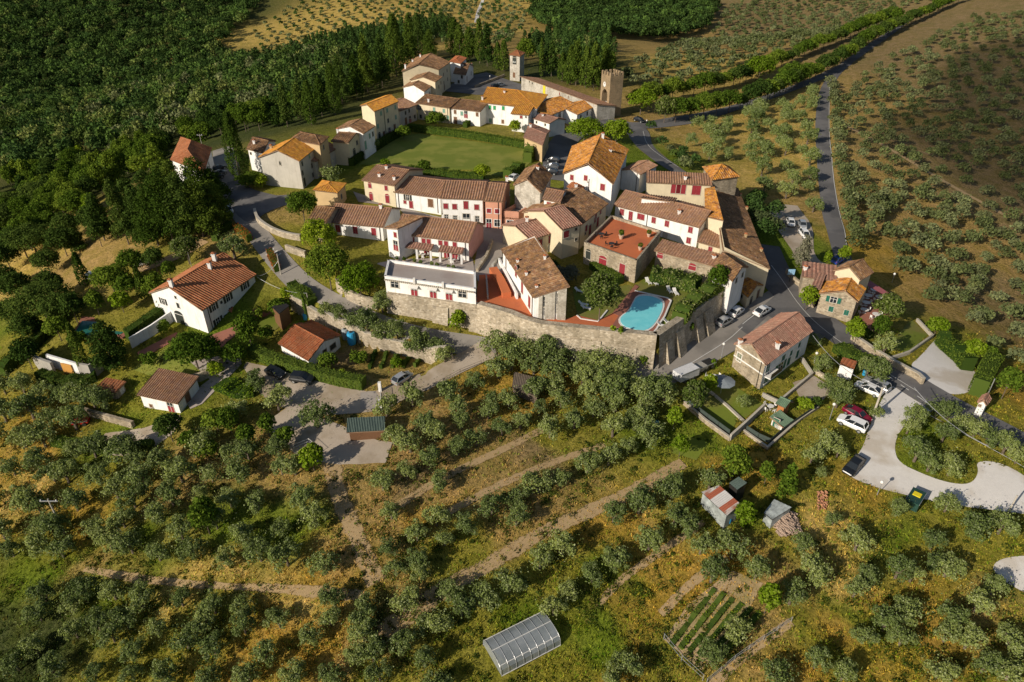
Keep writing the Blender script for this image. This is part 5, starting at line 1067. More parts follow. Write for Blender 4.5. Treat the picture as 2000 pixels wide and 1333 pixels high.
wallrun('low stone wall along the terrace below the west villa', [(345,752),(385,748),(425,730),(440,705)], 1.6, th=.5, mat='stone', curve=1)
wallrun('white garden wall running from the west villa', [(258,680),(300,655),(338,628)], 2.2, th=.35, mat='white')
wallrun('small dry stone wall along the lower west lawn', [(150,803),(200,818),(262,835)], 1.2, th=.6, mat='stone', curve=1)
wallrun('concrete curved retaining wall with garage on the west slope', [(68,700),(75,722),(110,733)], 2.8, th=.5, mat='concrete', curve=1)
wallrun('round concrete retaining wall by the west garage', [(162,736),(178,742),(195,735),(203,722)], 3., th=.5, mat='concrete', curve=1)
wg = wallrun('white garage front with orange timber door on the west slope', [(100,716),(160,734)], 2.7, th=.4, mat='white')
mb = MB(); p0, p1 = g(128,727), g(148,732); e_ = nrmz((p1-p0)[:2]); o_ = np.array((e_[1],-e_[0])); mb.prism([tuple(p0[:2]+o_*.3), tuple(p1[:2]+o_*.3), tuple(p1[:2]+o_*.1), tuple(p0[:2]+o_*.1)], p0[2]-.5, p0[2]+2.1); mb.build('door', plain('yellow_timber', (.50,.25,.05), .7), wg)
# right garden walls
wallrun('white walled edge of the east villa terrace', [(1488,775),(1520,790),(1585,735),(1565,705)], .7, th=.28, mat='concrete', cap='stone_trim')
wallrun('stone wall along the lower side of the long east lawn', [(1335,790),(1375,825),(1425,862)], .7, th=.3, mat='stone', cap='stone_trim')
wallrun('grey wall crossing between lawn and walled plot', [(1425,862),(1455,835),(1492,800)], 1.2, th=.28, mat='concrete', cap='stone_trim')
wallrun('stone edged wall of the small walled plot', [(1452,845),(1498,878),(1530,850),(1562,822),(1598,798)], .5, th=.28, mat='stone', cap='stone_trim')
wallrun('pale strip wall between the two east lawns', [(1383,764),(1420,795),(1452,825)], .35, th=.45, mat='stone_trim')
wallrun('low roadside stone wall in front of the restaurant garden', [(1662,664),(1700,690),(1740,715),(1790,742),(1800,752)], 1.3, th=.5, mat='stone', cap='stone_trim')
wallrun('roadside retaining wall below the restaurant', [(1535,535),(1560,562),(1585,575)], 1.2, th=.45, mat='stone', curve=1)
wallrun('low pale garden wall of the restaurant lawn', [(1695,700),(1735,705),(1775,692),(1820,660),(1790,628)], .7, th=.35, mat='stone_trim')
wallrun('stone edge wall of the terraced stepping path', [(1588,728),(1640,758)], .8, th=.4, mat='rampart')
wallrun('low wall beside the village square and church road', [(928,172),(960,160),(985,150)], 1., th=.4, mat='stone')
wallrun('stone parapet wall of the courtyard ramp', [(961,474),(950,505),(932,532)], .8, th=.5, mat='rampart')
wallrun('curving planter wall by the courtyard stairs', [(975,506),(962,520),(966,545),(985,560)], .5, th=.4, mat='pale_stone')
# ---------------- castle garden, pool, terraces ----------------
def flat(name, px, mat, z, kind='structure', label=None, cat=None, smooth=0, th=.25, parent=None):
    w_ = [P(p[0], p[1], z) for p in px]
    if smooth: w_ = smoothpoly(w_, smooth)
    w_ = [tuple(p[:2]) for p in w_]; ar = sum(w_[i-1][0]*w_[i][1]-w_[i][0]*w_[i-1][1] for i in range(len(w_)))
    if ar < 0: w_ = w_[::-1]
    bm = bmesh.new(); lo = [bm.verts.new((*p, z-th)) for p in w_]; hi = [bm.verts.new((*p, z)) for p in w_]; bm.faces.new(hi)
    for i in range(len(w_)): j = (i+1) % len(w_); bm.faces.new((lo[i], lo[j], hi[j], hi[i]))
    bmesh.ops.triangulate(bm, faces=[f for f in bm.faces if len(f.verts) > 4])
    me = bpy.data.meshes.new(name); bm.to_mesh(me); bm.free(); o = link(name, me, mat, parent)
    if parent is None:
        EXCL.append(w_)
        if kind: o['kind'] = kind
        if label: tag(o, label, cat)
    return o
TER = M['terracotta']
flat('lawn', [(1236,566),(1262,540),(1300,538),(1382,548),(1432,556),(1345,614),(1284,655),(1250,652)], M['lawn'], 6.12)
flat('lawn', [(1118,560),(1160,520),(1235,560),(1205,620),(1170,632),(1128,622)], M['lawn'], 6.10)
flat('terrace', [(752,566),(930,590),(946,594),(975,604),(1000,609),(990,590),(955,560),(950,528),(936,528),(930,588)], TER, 6.16)
flat('terrace', [(936,526),(962,528),(1000,560),(1045,608),(1046,628),(1000,610),(935,592)], TER, 6.22)
flat('terrace', [(1046,626),(1110,622),(1127,616),(1168,626),(1196,612),(1210,615),(1196,640),(1200,644),(1110,637)], TER, 6.2)
flat('path', [(1208,617),(1240,568),(1248,560),(1241,556),(1222,580),(1196,612)], M['redpave'], 6.24)
pool = empty('swimming_pool', P(1250, 612, 6.2), 0, 'turquoise curved swimming pool with brick and pale stone rim in the castle garden', 'swimming pool')
flat('deck', [(1240,568),(1312,584),(1298,618),(1284,638),(1281,648),(1262,653),(1234,650),(1196,636),(1202,626),(1216,604)], M['redpave'], 6.30, parent=pool)
WPX = [(1244,581),(1260,579),(1278,582),(1292,590),(1292,604),(1281,626),(1269,640),(1253,645),(1234,640),(1220,636),(1212,625),(1217,616),(1230,608),(1237,594)]
def grow(px, k): cx = sum(p[0] for p in px)/len(px); cy = sum(p[1] for p in px)/len(px); return [(cx+(p[0]-cx)*k, cy+(p[1]-cy)*k) for p in px]
WPX = grow(WPX, 1.05); flat('coping', grow(WPX, 1.09), M['trim'], 6.36, parent=pool, smooth=1)
pm = N('pool_water'); f = pm.noise(.6, 3); cw = pm.ramp(f, [(.3, (.16,.62,.68)), (.7, (.24,.72,.76))])
flat('water', WPX, pm.pr(cw, .08, pm.bump(pm.noise(2.5, 2), .12, .02), spec=.5), 6.40, parent=pool, smooth=1)
def strip(px, z, wd, parent, name, mat):
    c = [P(*p, z)[:2] for p in px]; c = resample(c, 1.5); t, n = frame(c); mb = MB()
    for i in range(len(c)-1): mb.prism([tuple(c[i]+n[i]*wd/2), tuple(c[i]-n[i]*wd/2), tuple(c[i+1]-n[i+1]*wd/2), tuple(c[i+1]+n[i+1]*wd/2)], z-.2, z+.05)
    return mb.build(name, mat, parent)
strip([(1240,568),(1312,584),(1298,618),(1284,638),(1281,648),(1262,653)], 6.34, .3, pool, 'edging', M['trim'])
strip([(1127,616),(1130,622),(1168,628),(1186,606)], 6.26, .25, None, 'lawn_edging', M['trim']).__setitem__('kind', 'structure')
# sun loungers
def lounger(x, y, z, rz, lab):
    r = empty('sun_lounger', (x, y, z), rz, lab, 'sun lounger', 'white sun loungers in the castle garden')
    return r
LM_ = None
def mk_lounger():
    a = MB(); a.box(-.33,.33,-.95,.35,.28,.36); a2 = MB(); Mx = Matrix.Translation((0,.35,.32)) @ Matrix.Rotation(math.radians(38),4,'X'); a2.box(-.33,.33,0,.75,-.04,.04,M=Mx)
    l = MB(); [l.box(sx*.3-.03,sx*.3+.03,yy-.03,yy+.03,0,.3) for sx in (-1,1) for yy in (-.85,.4)]
    return [('seat', a.mesh('seat')), ('backrest', a2.mesh('backrest')), ('frame', l.mesh('frame'))]
LMESH = mk_lounger(); [m.materials.append(M['trim']) for _, m in LMESH]
for i, (px, py, rz, z, lb) in enumerate([(1266,553,.3,6.12,'white sun lounger on shaded grass, left of the pair by the stone table'),(1279,555,.3,6.12,'white sun lounger on shaded grass, right of the pair by the stone table'),(1307,570,.2,6.12,'white sun lounger on sunny grass, left of the pair beside the pool'),(1319,574,.2,6.12,'white sun lounger on sunny grass, right of the pair beside the pool'),(1294,639,1.1,6.12,'white sun lounger near the rampart corner, nearer the pool'),(1306,633,1.1,6.12,'white sun lounger near the rampart corner, farther from the pool'),
    (1131,571,1.,6.1,'white lounger in deep shade left of the big magnolia'),(1139,597,1.2,6.1,'white lounger under the big magnolia, front one'),(1144,604,1.2,6.1,'white lounger under the big magnolia beside the lawn edge')]):
    p = P(px, py, z); r = lounger(*p, rz, lb)
    for nm, me in LMESH: o = bpy.data.objects.new(nm, me); COL.objects.link(o); o.parent = r
def pot(px, py, z, lab, s=1., group=None, plant=True, mat='tile_red', h=.6):
    p = P(px, py, z) if z is not None else g(px, py); r = empty('potted_plant' if plant else 'pot', p, 0, lab, 'potted plant', group)
    m_ = MB(); m_.lathe((*p[:2], p[2]), [(.22*s,0),(.34*s,h*.8*s),(.38*s,h*.8*s),(.38*s,h*s),(.30*s,h*s)], 12); m_.build('pot', POTM, r)
    rs = np.random.default_rng(int(px)); d = rs.normal(size=(150, 3)); d /= np.linalg.norm(d, axis=1)[:, None]; q = np.array(p)+np.array((0,0,h*s+.35*s))+d*.42*s*(.6+.4*rs.random((150,1)))
    me = polymesh('foliage', cards(rs, q, d, .09*s)); link('foliage', me, M['leaf'], r); return r
POTM = plain('terracotta_pot', (.50,.36,.27), .85)
zr = HOUSES['stone building with large red roof terrace and potted plants']['ze']
for px, py, s, lb in [(1213,467,1.5,'largest potted shrub in the middle of the red roof terrace'),(1267,463,1.2,'potted shrub near the back right corner of the red roof terrace'),(1250,489,1.2,'potted shrub near the right edge of the red roof terrace')]: pot(px, py, zr, lb, s)
def table(px, py, z, lab, s=1., top='metal_dark', chairs=3, cm='metal_dark', group=None, ct='garden table set'):
    p = P(px, py, z) if z is not None else g(px, py); r = empty('garden_table', p, RNG.random(), lab, 'garden table', group)
    def at(fn, nm, m): mb = MB(); fn(mb); o = bpy.data.objects.new(nm, mb.mesh(nm)); COL.objects.link(o); o.data.materials.append(M[m]); o.parent = r
    at(lambda m: m.lathe((0,0,.70), [(.55*s,0),(.55*s,.04)], 16), 'table_top', top); at(lambda m: (m.tube((0,0,0),(0,0,.7),.05), m.lathe((0,0,0), [(.3*s,0),(.28*s,.04)], 10)), 'leg', top)
    for i in range(chairs):
        a = i*2*math.pi/chairs+.5; c = empty('garden_chair', (p[0]+math.cos(a)*.95*s, p[1]+math.sin(a)*.95*s, p[2]), a+math.pi/2, f'{["first","second","third","fourth"][i%4]} chair at the {lab}', 'chair', group)
        for nm, bx_ in (('seat', (-.22,.22,-.22,.22,.42,.46)), ('backrest', (-.22,.22,-.24,-.2,.46,.9))):
            mb = MB(); mb.box(*bx_); o = bpy.data.objects.new(nm, mb.mesh(nm)); COL.objects.link(o); o.data.materials.append(M[cm]); o.parent = c
        mb = MB(); [mb.box(x-.02,x+.02,y-.02,y+.02,0,.42) for x in (-.2,.2) for y in (-.2,.2)]; o = bpy.data.objects.new('leg_frame', mb.mesh('leg_frame')); COL.objects.link(o); o.data.materials.append(M[cm]); o.parent = c
    return r
CH = {'metal_dark': 'dark', 'trim': 'white'}
table(1174, 463, zr, 'dark table at the back of the red terrace', 1.1); table(1194, 482, zr, 'dark table at the front of the red terrace', 1.1)
for q, lb in [((770,490),'white table left on the patio'),((827,503),'white table centre on the patio'),((885,513),'white table right on the patio')]: table(*q, zp+.06, lb, .9, 'trim', 3, 'trim')
m_ = MB(); p = P(1290, 541, 6.12); m_.lathe((*p[:2], p[2]), [(.35,0),(.3,.55),(.95,.6),(.95,.7)], 20); tag(m_.build('stone_table', M['pale_stone']), 'round pale stone table on the shaded lawn under the ribbed range', 'table')
for i, (x, y) in enumerate([(776,516),(790,518),(810,521),(822,524),(844,527),(854,529),(877,533),(886,534)]): pot(x, y-4, zp-.1, f'small shrub in white pot on the patio ledge, {["first","second","third","fourth","fifth","sixth","seventh","last"][i]} from the left', 1.0, 'potted shrubs along the patio ledge')
for i, (x, y) in enumerate([(809,549),(865,557)]): 
    m_ = MB(); p = P(x, y, 9.5); m_.box(p[0]-.2,p[0]+.2,p[1]-.2,p[1]+.2,9.,10.1); m_.build('pillar', M['trim'], FL['root'])
# stairs / long planter between terraces
wallrun('long orange topped stair wall between the terraces', [(963,532),(978,556),(990,582)], 1.1, th=1.6, mat='terracotta', z=6.2)
wallrun('white pillar wall beside the sunken stair', [(950,545),(953,585)], .9, th=.3, mat='concrete', z=6.2)
wallrun('white stepped balustrade along the tower house', [(975,515),(990,545),(1010,585)], 1.2, th=.35, mat='white', z=6.2)
# ---------------- cars ----------------
CP = {}
def carpaint(nm, c, metal=.3): 
    if nm not in CP: CP[nm] = plain('car_paint_'+nm, c, .28, metal, .03, spec=.6)
    return CP[nm]
def lum_body(kind):
    """side profile loft: (x, z_bottom, z_top, half width); x forward"""
    if kind == 'hatch': st = [(-1.95,.42,.80,.70),(-1.9,.28,.98,.80),(-1.5,.24,1.0,.85),(-.8,.24,.98,.86),(.3,.24,.97,.86),(.95,.24,.94,.85),(1.5,.25,.84,.82),(1.85,.28,.70,.74),(1.95,.38,.58,.60)]; cab = [(-1.82,1.0,.74),(-1.35,1.46,.60),(.0,1.50,.60),(.45,1.40,.59),(1.1,.94,.72)]
    elif kind == 'suv': st = [(-2.2,.5,.95,.76),(-2.15,.36,1.08,.86),(-1.6,.33,1.1,.92),(-.8,.33,1.09,.93),(.3,.33,1.08,.93),(1.1,.33,1.06,.92),(1.7,.34,.98,.90),(2.1,.38,.84,.82),(2.2,.48,.7,.66)]; cab = [(-2.05,1.1,.80),(-1.7,1.62,.66),(0,1.68,.66),(.5,1.58,.65),(1.15,1.06,.78)]
    else: st = [(-2.2,.42,.82,.70),(-2.15,.28,.96,.80),(-1.6,.24,1.0,.85),(-.8,.24,.97,.87),(.3,.24,.95,.87),(1.1,.24,.92,.86),(1.7,.25,.84,.83),(2.1,.28,.70,.75),(2.2,.38,.58,.62)]; cab = [(-1.9,.98,.74),(-1.0,1.42,.60),(.0,1.46,.60),(.4,1.38,.59),(1.1,.93,.72)]
    b = MB(); rings = []
    for x, z0, z1, hw in st: rings.append([(x,-hw*.9,z0),(x,-hw,z0+.15),(x,-hw,z1-.15),(x,-hw*.88,z1),(x,hw*.88,z1),(x,hw,z1-.15),(x,hw,z0+.15),(x,hw*.9,z0)])
    for A, B in zip(rings[:-1], rings[1:]):
        for k in range(8): j = (k+1) % 8; b.face([A[k], B[k], B[j], A[j]])
    b.face(rings[0]); b.face(rings[-1][::-1])
    gl = MB(); rf = MB(); cr = [((x,-w_,z),(x,w_,z)) for x, z, w_ in cab]; zb = .9
    base = [((x,-min(.80,cab[0][2]+.06),zb),(x,min(.80,cab[0][2]+.06),zb)) for x, *_ in cab]
    for i in range(4):
        top = gl if i in (0, 3) else rf
        top.face([cr[i][0], cr[i+1][0], cr[i+1][1], cr[i][1]][::-1])
        for s in (0, 1):
            f = [base[i][s], base[i+1][s], cr[i+1][s], cr[i][s]]; gl.face(f if s == 0 else f[::-1])
    gl.face([base[0][0], cr[0][0], cr[0][1], base[0][1]]); gl.face([base[4][0], base[4][1], cr[4][1], cr[4][0]])
    for i in (0, 3):                                    # pillars
        for s in (-1, 1):
            a, c = cr[i][0 if s < 0 else 1], cr[i+1][0 if s < 0 else 1]; rf.tube(Vector(a)+Vector((0,s*.01,.01)), Vector(c)+Vector((0,s*.01,.01)), .04, n=6)
    for s in (0, 1): rf.tube(Vector((cr[1][s][0]*.3+cr[2][s][0]*.7, cr[1][s][1], cr[1][s][2]-.02)), Vector((-.1, base[0][s][1], .95)), .04, n=6)
    return b, gl, rf
CARM = {}
def car(px, py, rz, kind, paint, lab, z=None, s=1., group=None):
    p = g(px, py) if z is None else P(px, py, z); key = (kind, paint[0])
    gx, gy = (G(p[0]+1, p[1])-G(p[0]-1, p[1]))/2, (G(p[0], p[1]+1)-G(p[0], p[1]-1))/2
    if key not in CARM:
        b, gl, rf = lum_body(kind); cp = carpaint(*paint); L = 1.95 if kind == 'hatch' else 2.2; wx = L*.62; R_ = .31 if kind != 'suv' else .36; W2 = .80 if kind != 'suv' else .86
        ms = [('body', b.mesh('body', True), cp), ('window_glass', gl.mesh('window_glass'), M['glass']), ('roof', rf.mesh('roof', True), cp)]
        hl = MB(); [hl.box(L-.16, L-.04, s_*.52-.13, s_*.52+.13, .58, .70) for s_ in (-1,)]; hr = MB(); hr.box(L-.16, L-.04, .39, .65, .58, .70)
        tl = MB(); tl.box(-L+.0, -L+.1, -.74, -.5, .72, .9); tr_ = MB(); tr_.box(-L+.0, -L+.1, .5, .74, .72, .9)
        ms += [('headlight', hl.mesh('headlight'), M['trim']), ('headlight', hr.mesh('headlight'), M['trim']), ('tail_light', tl.mesh('tail_light'), M['red']), ('tail_light', tr_.mesh('tail_light'), M['red'])]
        w_ = MB(); w_.tube((0,-.1,0),(0,.1,0), R_, n=18); rim = MB(); rim.tube((0,-.11,0),(0,.11,0), R_*.6, n=12); wm_ = w_.mesh('tyre', False); wm_.materials.append(M['dark_sh']); rm_ = rim.mesh('rim'); rm_.materials.append(M['metal_grey'])
        for _, me, mt in ms: me.materials.append(mt)
        CARM[key] = (ms, wm_, rm_, wx, W2, R_)
    ms, wm_, rm_, wx, W2, R_ = CARM[key]; r = empty('parked_car', (p[0], p[1], float(G(p[0], p[1])) + .14 if z is None else z), 0, lab, 'car', group); r.scale = (s, s, s)
    nv = Vector((-gx, -gy, 1)).normalized(); q = nv.to_track_quat('Z', 'Y').to_matrix() if z is None else Matrix.Identity(3); r.rotation_euler = (q @ Matrix.Rotation(0, 3, 'Z')).to_euler()
    q0 = Vector((math.cos(rz), math.sin(rz), 0)); xa = (q0-nv*q0.dot(nv)).normalized() if z is None else q0; za = nv if z is None else Vector((0,0,1)); ya = za.cross(xa); r.rotation_euler = Matrix((xa, ya, za)).transposed().to_euler()
    for nm, me, _ in ms: o = bpy.data.objects.new(nm, me); COL.objects.link(o); o.parent = r
    for sx in (-1, 1):
        for sy in (-1, 1):
            o = bpy.data.objects.new('wheel', wm_); COL.objects.link(o); o.parent = r; o.location = (sx*wx, sy*W2, R_); o2 = bpy.data.objects.new('rim', rm_); COL.objects.link(o2); o2.parent = o
    EXCL.append([(p[0]-2.2,p[1]-2.2),(p[0]+2.2,p[1]-2.2),(p[0]+2.2,p[1]+2.2),(p[0]-2.2,p[1]+2.2)])
    return r
def ang(a, b):
    p, q = g(*a), g(*b); return math.atan2(q[1]-p[1], q[0]-p[0])
WH, SI, BK, RD, BL, GY_ = ('white', (.75,.75,.74), 0.), ('silver', (.50,.51,.52), .5), ('black', (.015,.018,.022), .2), ('crimson', (.22,.006,.03), .2), ('blue', (.02,.07,.38), .2), ('grey', (.12,.13,.14), .4)
car(1694,766, ang((1712,775),(1675,758)), 'sedan', WH, 'white car parked on the verge by the wooden pole, lower of two')
car(1709,758, ang((1725,768),(1690,750)), 'suv', SI, 'silver dark glazed car behind the white one by the wooden pole')
car(1672,816, ang((1655,806),(1690,826)), 'sedan', RD, 'crimson car parked at the edge of the gravel lot')
car(1662,834, ang((1680,842),(1645,826)), 'suv', WH, 'white car parked beside the crimson car on the gravel')
car(1665,916, ang((1676,904),(1655,928)), 'sedan', BK, 'black car parked alone at the corner of the gravel lot')
car(1437,614, ang((1428,620),(1448,606)), 'hatch', WH, 'white car with black roof glass, front one along the rampart')
car(1413,633, ang((1400,640),(1426,626)), 'hatch', SI, 'silver and black car behind the white one along the rampart')
car(1487,613, ang((1476,620),(1500,606)), 'sedan', WH, 'white car on the road behind the east villa roof')
car(540,733, ang((528,728),(552,738)), 'hatch', BK, 'dark car in front of the hedge, left on the brown gravel')
car(593,745, ang((572,742),(614,747)), 'suv', BK, 'black estate car with roof bars on the brown gravel')
car(787,745, ang((772,752),(803,738)), 'hatch', SI, 'silver car parked on the lane below the vegetable garden')
car(449,415, ang((445,405),(454,425)), 'hatch', WH, 'white car parked at the roadside below the dark conifers')
car(1543,441, ang((1538,430),(1548,452)), 'hatch', WH, 'white car in the shaded olive car park, left one')
car(1566,445, ang((1561,434),(1571,456)), 'hatch', SI, 'silver car in the shaded olive car park, right one')
car(1570,463, ang((1561,452),(1579,474)), 'hatch', WH, 'white car partly hidden in the shaded olive car park, lowest one')
car(1634,513, ang((1620,520),(1648,505)), 'hatch', BL, 'bright blue car behind the restaurant roof')
for i, (x, y) in enumerate([(1080,318),(1078,330),(1075,341)]): car(x, y, ang((x+12,y+2),(x-12,y-2)), 'hatch', BK if i != 1 else GY_, ['dark car in the shaded lane, farthest of three','grey car in the shaded lane, middle of three','dark car in the shaded lane, nearest of three'][i])
car(1005,352, ang((998,356),(1012,348)), 'hatch', WH, 'white car tucked behind the hedge by the stone barn')
car(1248,239, ang((1238,236),(1258,242)), 'hatch', BK, 'dark car on the road beyond the gate tower')
for i, (x, y) in enumerate([(429,334),(430,344),(424,352)]): car(x, y, ang((x-10,y+4),(x+10,y-4)), 'hatch', [BK, GY_, BK][i], ['dark car beside the red tiled house, farthest','grey car beside the red tiled house, middle','dark car beside the red tiled house, nearest'][i])
for i, (x, y) in enumerate([(978,170),(968,172)]): car(x, y, ang((x-8,y+1),(x+8,y-2)), 'hatch', [SI, BK][i], ['silver car on the square before the bell tower','dark car on the square before the bell tower'][i])
car(186,547, ang((175,545),(200,550)), 'suv', SI, 'pale van under the trees of the west lawn'); car(279,518, ang((270,520),(290,515)), 'hatch', WH, 'white car on the west driveway')
# trailers and truck by the road
def slab_thing(name, lab, cat, px, py, rz, L, W, hb, ht, mat, z=None, wheels=True):
    p = g(px, py); r = empty(name, (p[0], p[1], p[2]+.05), rz, lab, cat)
    def at(nm, m, *bs): mb = MB(); [mb.box(*b) for b in bs]; o = bpy.data.objects.new(nm, mb.mesh(nm)); COL.objects.link(o); o.data.materials.append(mat if m is None else M[m]); o.parent = r
    at('body', None, (-L/2,L/2,-W/2,W/2,hb,ht)); at('side_rail', 'metal_grey', (-L/2,L/2,-W/2-.04,-W/2,ht-.1,ht+.12), (-L/2,L/2,W/2,W/2+.04,ht-.1,ht+.12))
    if wheels:
        for sx in (-.25,.25):
            for sy in (-1,1): mb = MB(); mb.tube((sx*L,sy*W/2-.1,.32),(sx*L,sy*W/2+.1,.32),.32,n=14); o = bpy.data.objects.new('wheel', mb.mesh('wheel')); COL.objects.link(o); o.data.materials.append(M['dark_sh']); o.parent = r
    return r
a_ = ang((1325,745),(1352,732)); PW = plain('white_sheet', (.62,.62,.62), .6)
slab_thing('van', 'white box van parked below the villa by the road', 'van', 1338, 740, a_, 4.2, 2., .5, 1.9, PW); slab_thing('trailer', 'grey covered trailer beside the white van', 'trailer', 1364, 726, a_, 2.6, 1.6, .4, 1.1, M['concrete']); slab_thing('trailer', 'open grey trailer above the covered one', 'trailer', 1380, 718, a_, 2.6, 1.6, .4, 1.0, M['metal_dark'])
slab_thing('trailer', 'small red cart parked on the west lawn', 'cart', 160, 829, .2, 2.6, 1.3, .4, .9, plain('red_paint', (.5,.03,.02), .5))
DG = plain('dark_green_metal', (.02,.06,.045), .5); YL = plain('yellow_plastic', (.75,.60,.02), .6)
r = slab_thing('recycling_bin', 'dark green waste container at the gravel edge', 'container', 1783, 985, ang((1778,995),(1790,975)), 3.2, 1.7, .1, 1.5, DG, wheels=False)
mb = MB(); mb.box(-.1,.8,-.5,.5,1.5,1.6); o = mb.build('lid', YL); o.parent = r; o.matrix_parent_inverse.identity()
# ---------------- poles, lamps, wires ----------------
def pole(px, py, top, lab, r0=.14, mat='wood_pole', arm=0, nm='utility_pole', cat='utility pole', tx=None):
    p = g(px, py); h = hgt(p, top); r = empty(nm, p, 0, lab, cat); m_ = MB(); t = np.array((p[0], p[1], p[2]+h))
    m_.tube(p-np.array((0,0,.5)), t, r0, r0*.7, 10); m_.build('post', POLEM if mat == 'wood_pole' else M[mat], r)
    if arm:
        m_ = MB(); m_.box(t[0]-arm, t[0]+arm, t[1]-.06, t[1]+.06, t[2]-.5, t[2]-.36); a = m_.build('cross_arm', M['metal_grey'], r)
        for s in (-1, 0, 1): m_ = MB(); m_.lathe((t[0]+s*arm*.85, t[1], t[2]-.36), [(.07,0),(.1,.1),(.05,.25)], 8); m_.build('insulator', M['trim'], a)
    return t
POLEM = plain('pole_concrete', (.42,.38,.32), .9)
def lamp(px, py, top, lab, rr=.22):
    t = pole(px, py, top, lab, .06, 'metal_grey', 0, 'street_lamp', 'street lamp'); r = [o for o in COL.objects if o.get('label') == lab][-1]; m_ = MB(); m_.lathe((t[0], t[1], t[2]-.05), [(.06,0),(rr,.12),(rr*1.1,.3),(rr*.6,.45),(.02,.5)], 12); m_.build('lamp_head', M['trim'], r)
def wire(a, b, lab, sag=1.5, r=.025, thick=None):
    m_ = MB(); n = 14; pt = [a*(1-k/n)+b*(k/n)-np.array((0,0,sag*4*(k/n)*(1-k/n))) for k in range(n+1)]
    for x, y in zip(pt[:-1], pt[1:]): m_.tube(x, y, thick or r, n=5, cap=False)
    tag(m_.build('cable', M['metal_grey']), lab, 'cable')
T1 = pole(1704, 815, 757, 'thick wooden pole at the gravel lot entrance', .2)
T2 = pole(348/2.76, 850+528/2.76, 975, 'tall utility pole with cross arm in the lower west grove', .13, arm=1.3)
T3 = pole(549, 537, 496, 'concrete pole beside the red hedge at the road', .12)
T4 = pole(604, 601, 573, 'thin concrete pole by the clipped tree below the road', .09)
T5 = pole(396, 290, 262, 'white utility pole behind the red tiled house', .12, arm=.9)
pole(352, 158, 146, 'small utility pole in the western woodland', .12, arm=.7); T6 = pole(1970, 1000, 968, 'concrete pole at the far corner of the gravel lot', .14)
pole(1925, 780, 740, 'tall white lamp pole behind the wayside chapel', .09, 'metal_grey', nm='lamp_pole', cat='lamp pole')
lamp(1713, 967, 944, 'globe street lamp at the lower edge of the gravel lot'); lamp(1620, 820, 792, 'thin street lamp on the grass above the crimson car'); lamp(1590, 710, 692, 'globe lamp at the corner of the east villa terrace'); lamp(1880, 552, 537, 'small lamp post in the olive field behind the restaurant') if False else lamp(1742, 552, 537, 'small lamp post in the olive field behind the restaurant')
lamp(1408, 702, 674, 'globe street lamp by the rampart road'); lamp(1262, 248, 237, 'street lamp at the junction by the gate tower'); lamp(1033, 148, 138, 'white lamp beside the church roof'); lamp(957,160,150,'lamp at the square wall near the bell tower')
pole(378, 535, 493, 'thin mast antenna rising behind the west villa roof', .05, 'metal_grey', nm='antenna', cat='antenna'); 
cr = g(675, 107); h_ = hgt(cr, 77); r = empty('cross', cr, 0, 'tall white cross standing above the woodland', 'cross'); m_ = MB(); m_.box(cr[0]-.25,cr[0]+.25,cr[1]-.2,cr[1]+.2,cr[2],cr[2]+h_); m_.build('post', M['trim'], r); m_ = MB(); m_.box(cr[0]-1.9,cr[0]+1.9,cr[1]-.19,cr[1]+.19,cr[2]+h_*.72,cr[2]+h_*.72+.5); m_.build('cross_arm', M['trim'], r)
VEe = HOUSES['large east villa with pink roof, stone gable and blue white side']['E']; VWe = HOUSES['large white villa with striped red roof and four chimneys']['E']
wire(VEe[2]-np.array((0,0,.6)), T1-np.array((0,0,.2)), 'overhead cable from the east villa to the wooden pole', 1.5, thick=.045)
q6 = g(1910, 915); q5 = g(1768, 803)
wire(np.array((*q5[:2], q5[2]+4.6)), np.array((*q6[:2], q6[2]+4.2)), 'overhead cable crossing the olive island of the gravel lot', 1., thick=.045)
wire(VWe[2]-np.array((0,0,.5)), T4, 'cable from the west villa to the thin pole', 1., thick=.035); wire(T3-np.array((0,0,1.5)), VWe[2]-np.array((0,0,.3)), 'cable from the roadside pole to the west villa', .8, thick=.03)
# ---------------- greenhouse, sheds, junk, restaurant terrace ----------------
a = g(944, 1262); b = g(1056, 1196); e_ = nrmz((b-a)[:2]); L_ = float(np.hypot(*(b-a)[:2])); o_ = np.array((e_[1], -e_[0])); Wg = 4.6; z0 = min(a[2], b[2]); hg = 1.75
r = empty('greenhouse', a, 0, 'translucent tunnel greenhouse with metal ribs in the lower grove', 'greenhouse')
gm = N('greenhouse_film'); f = gm.noise(.5, 4); c_ = gm.ramp(f, [(.35, (.22,.25,.27)), (.7, (.34,.37,.39))]); gm.pr(c_, .25, spec=.6, Alpha=.78)
def gp(u, k, rr=1.): an_ = math.pi*k; return (*(a[:2]+e_*u+o_*(Wg/2-Wg/2*math.cos(an_)*rr)), z0+.3+hg*math.sin(an_)**.5*rr)
m_ = MB(); nk = 12
for i in range(8):
    for k in range(nk): m_.face([gp(L_*i/8, k/nk), gp(L_*(i+1)/8, k/nk), gp(L_*(i+1)/8, (k+1)/nk), gp(L_*i/8, (k+1)/nk)])
for u in (0, L_): m_.face([gp(u, k/nk) for k in range(nk+1)])
m_.build('cover', gm.m, r, smooth=True)
for i in range(9):
    m_ = MB()
    for k in range(nk): m_.tube(gp(L_*i/8, k/nk, 1.01), gp(L_*i/8, (k+1)/nk, 1.01), .03, n=5)
    m_.tube(gp(L_*i/8, 0), (gp(L_*i/8, 0)[0], gp(L_*i/8, 0)[1], z0-1), .05); m_.build('rib', M['metal_grey'], r)
for k in (0, .2, .5, .8, 1): m_ = MB(); m_.tube(gp(0, k, 1.015), gp(L_, k, 1.015), .045, n=5); m_.build('rail', M['trim'], r)
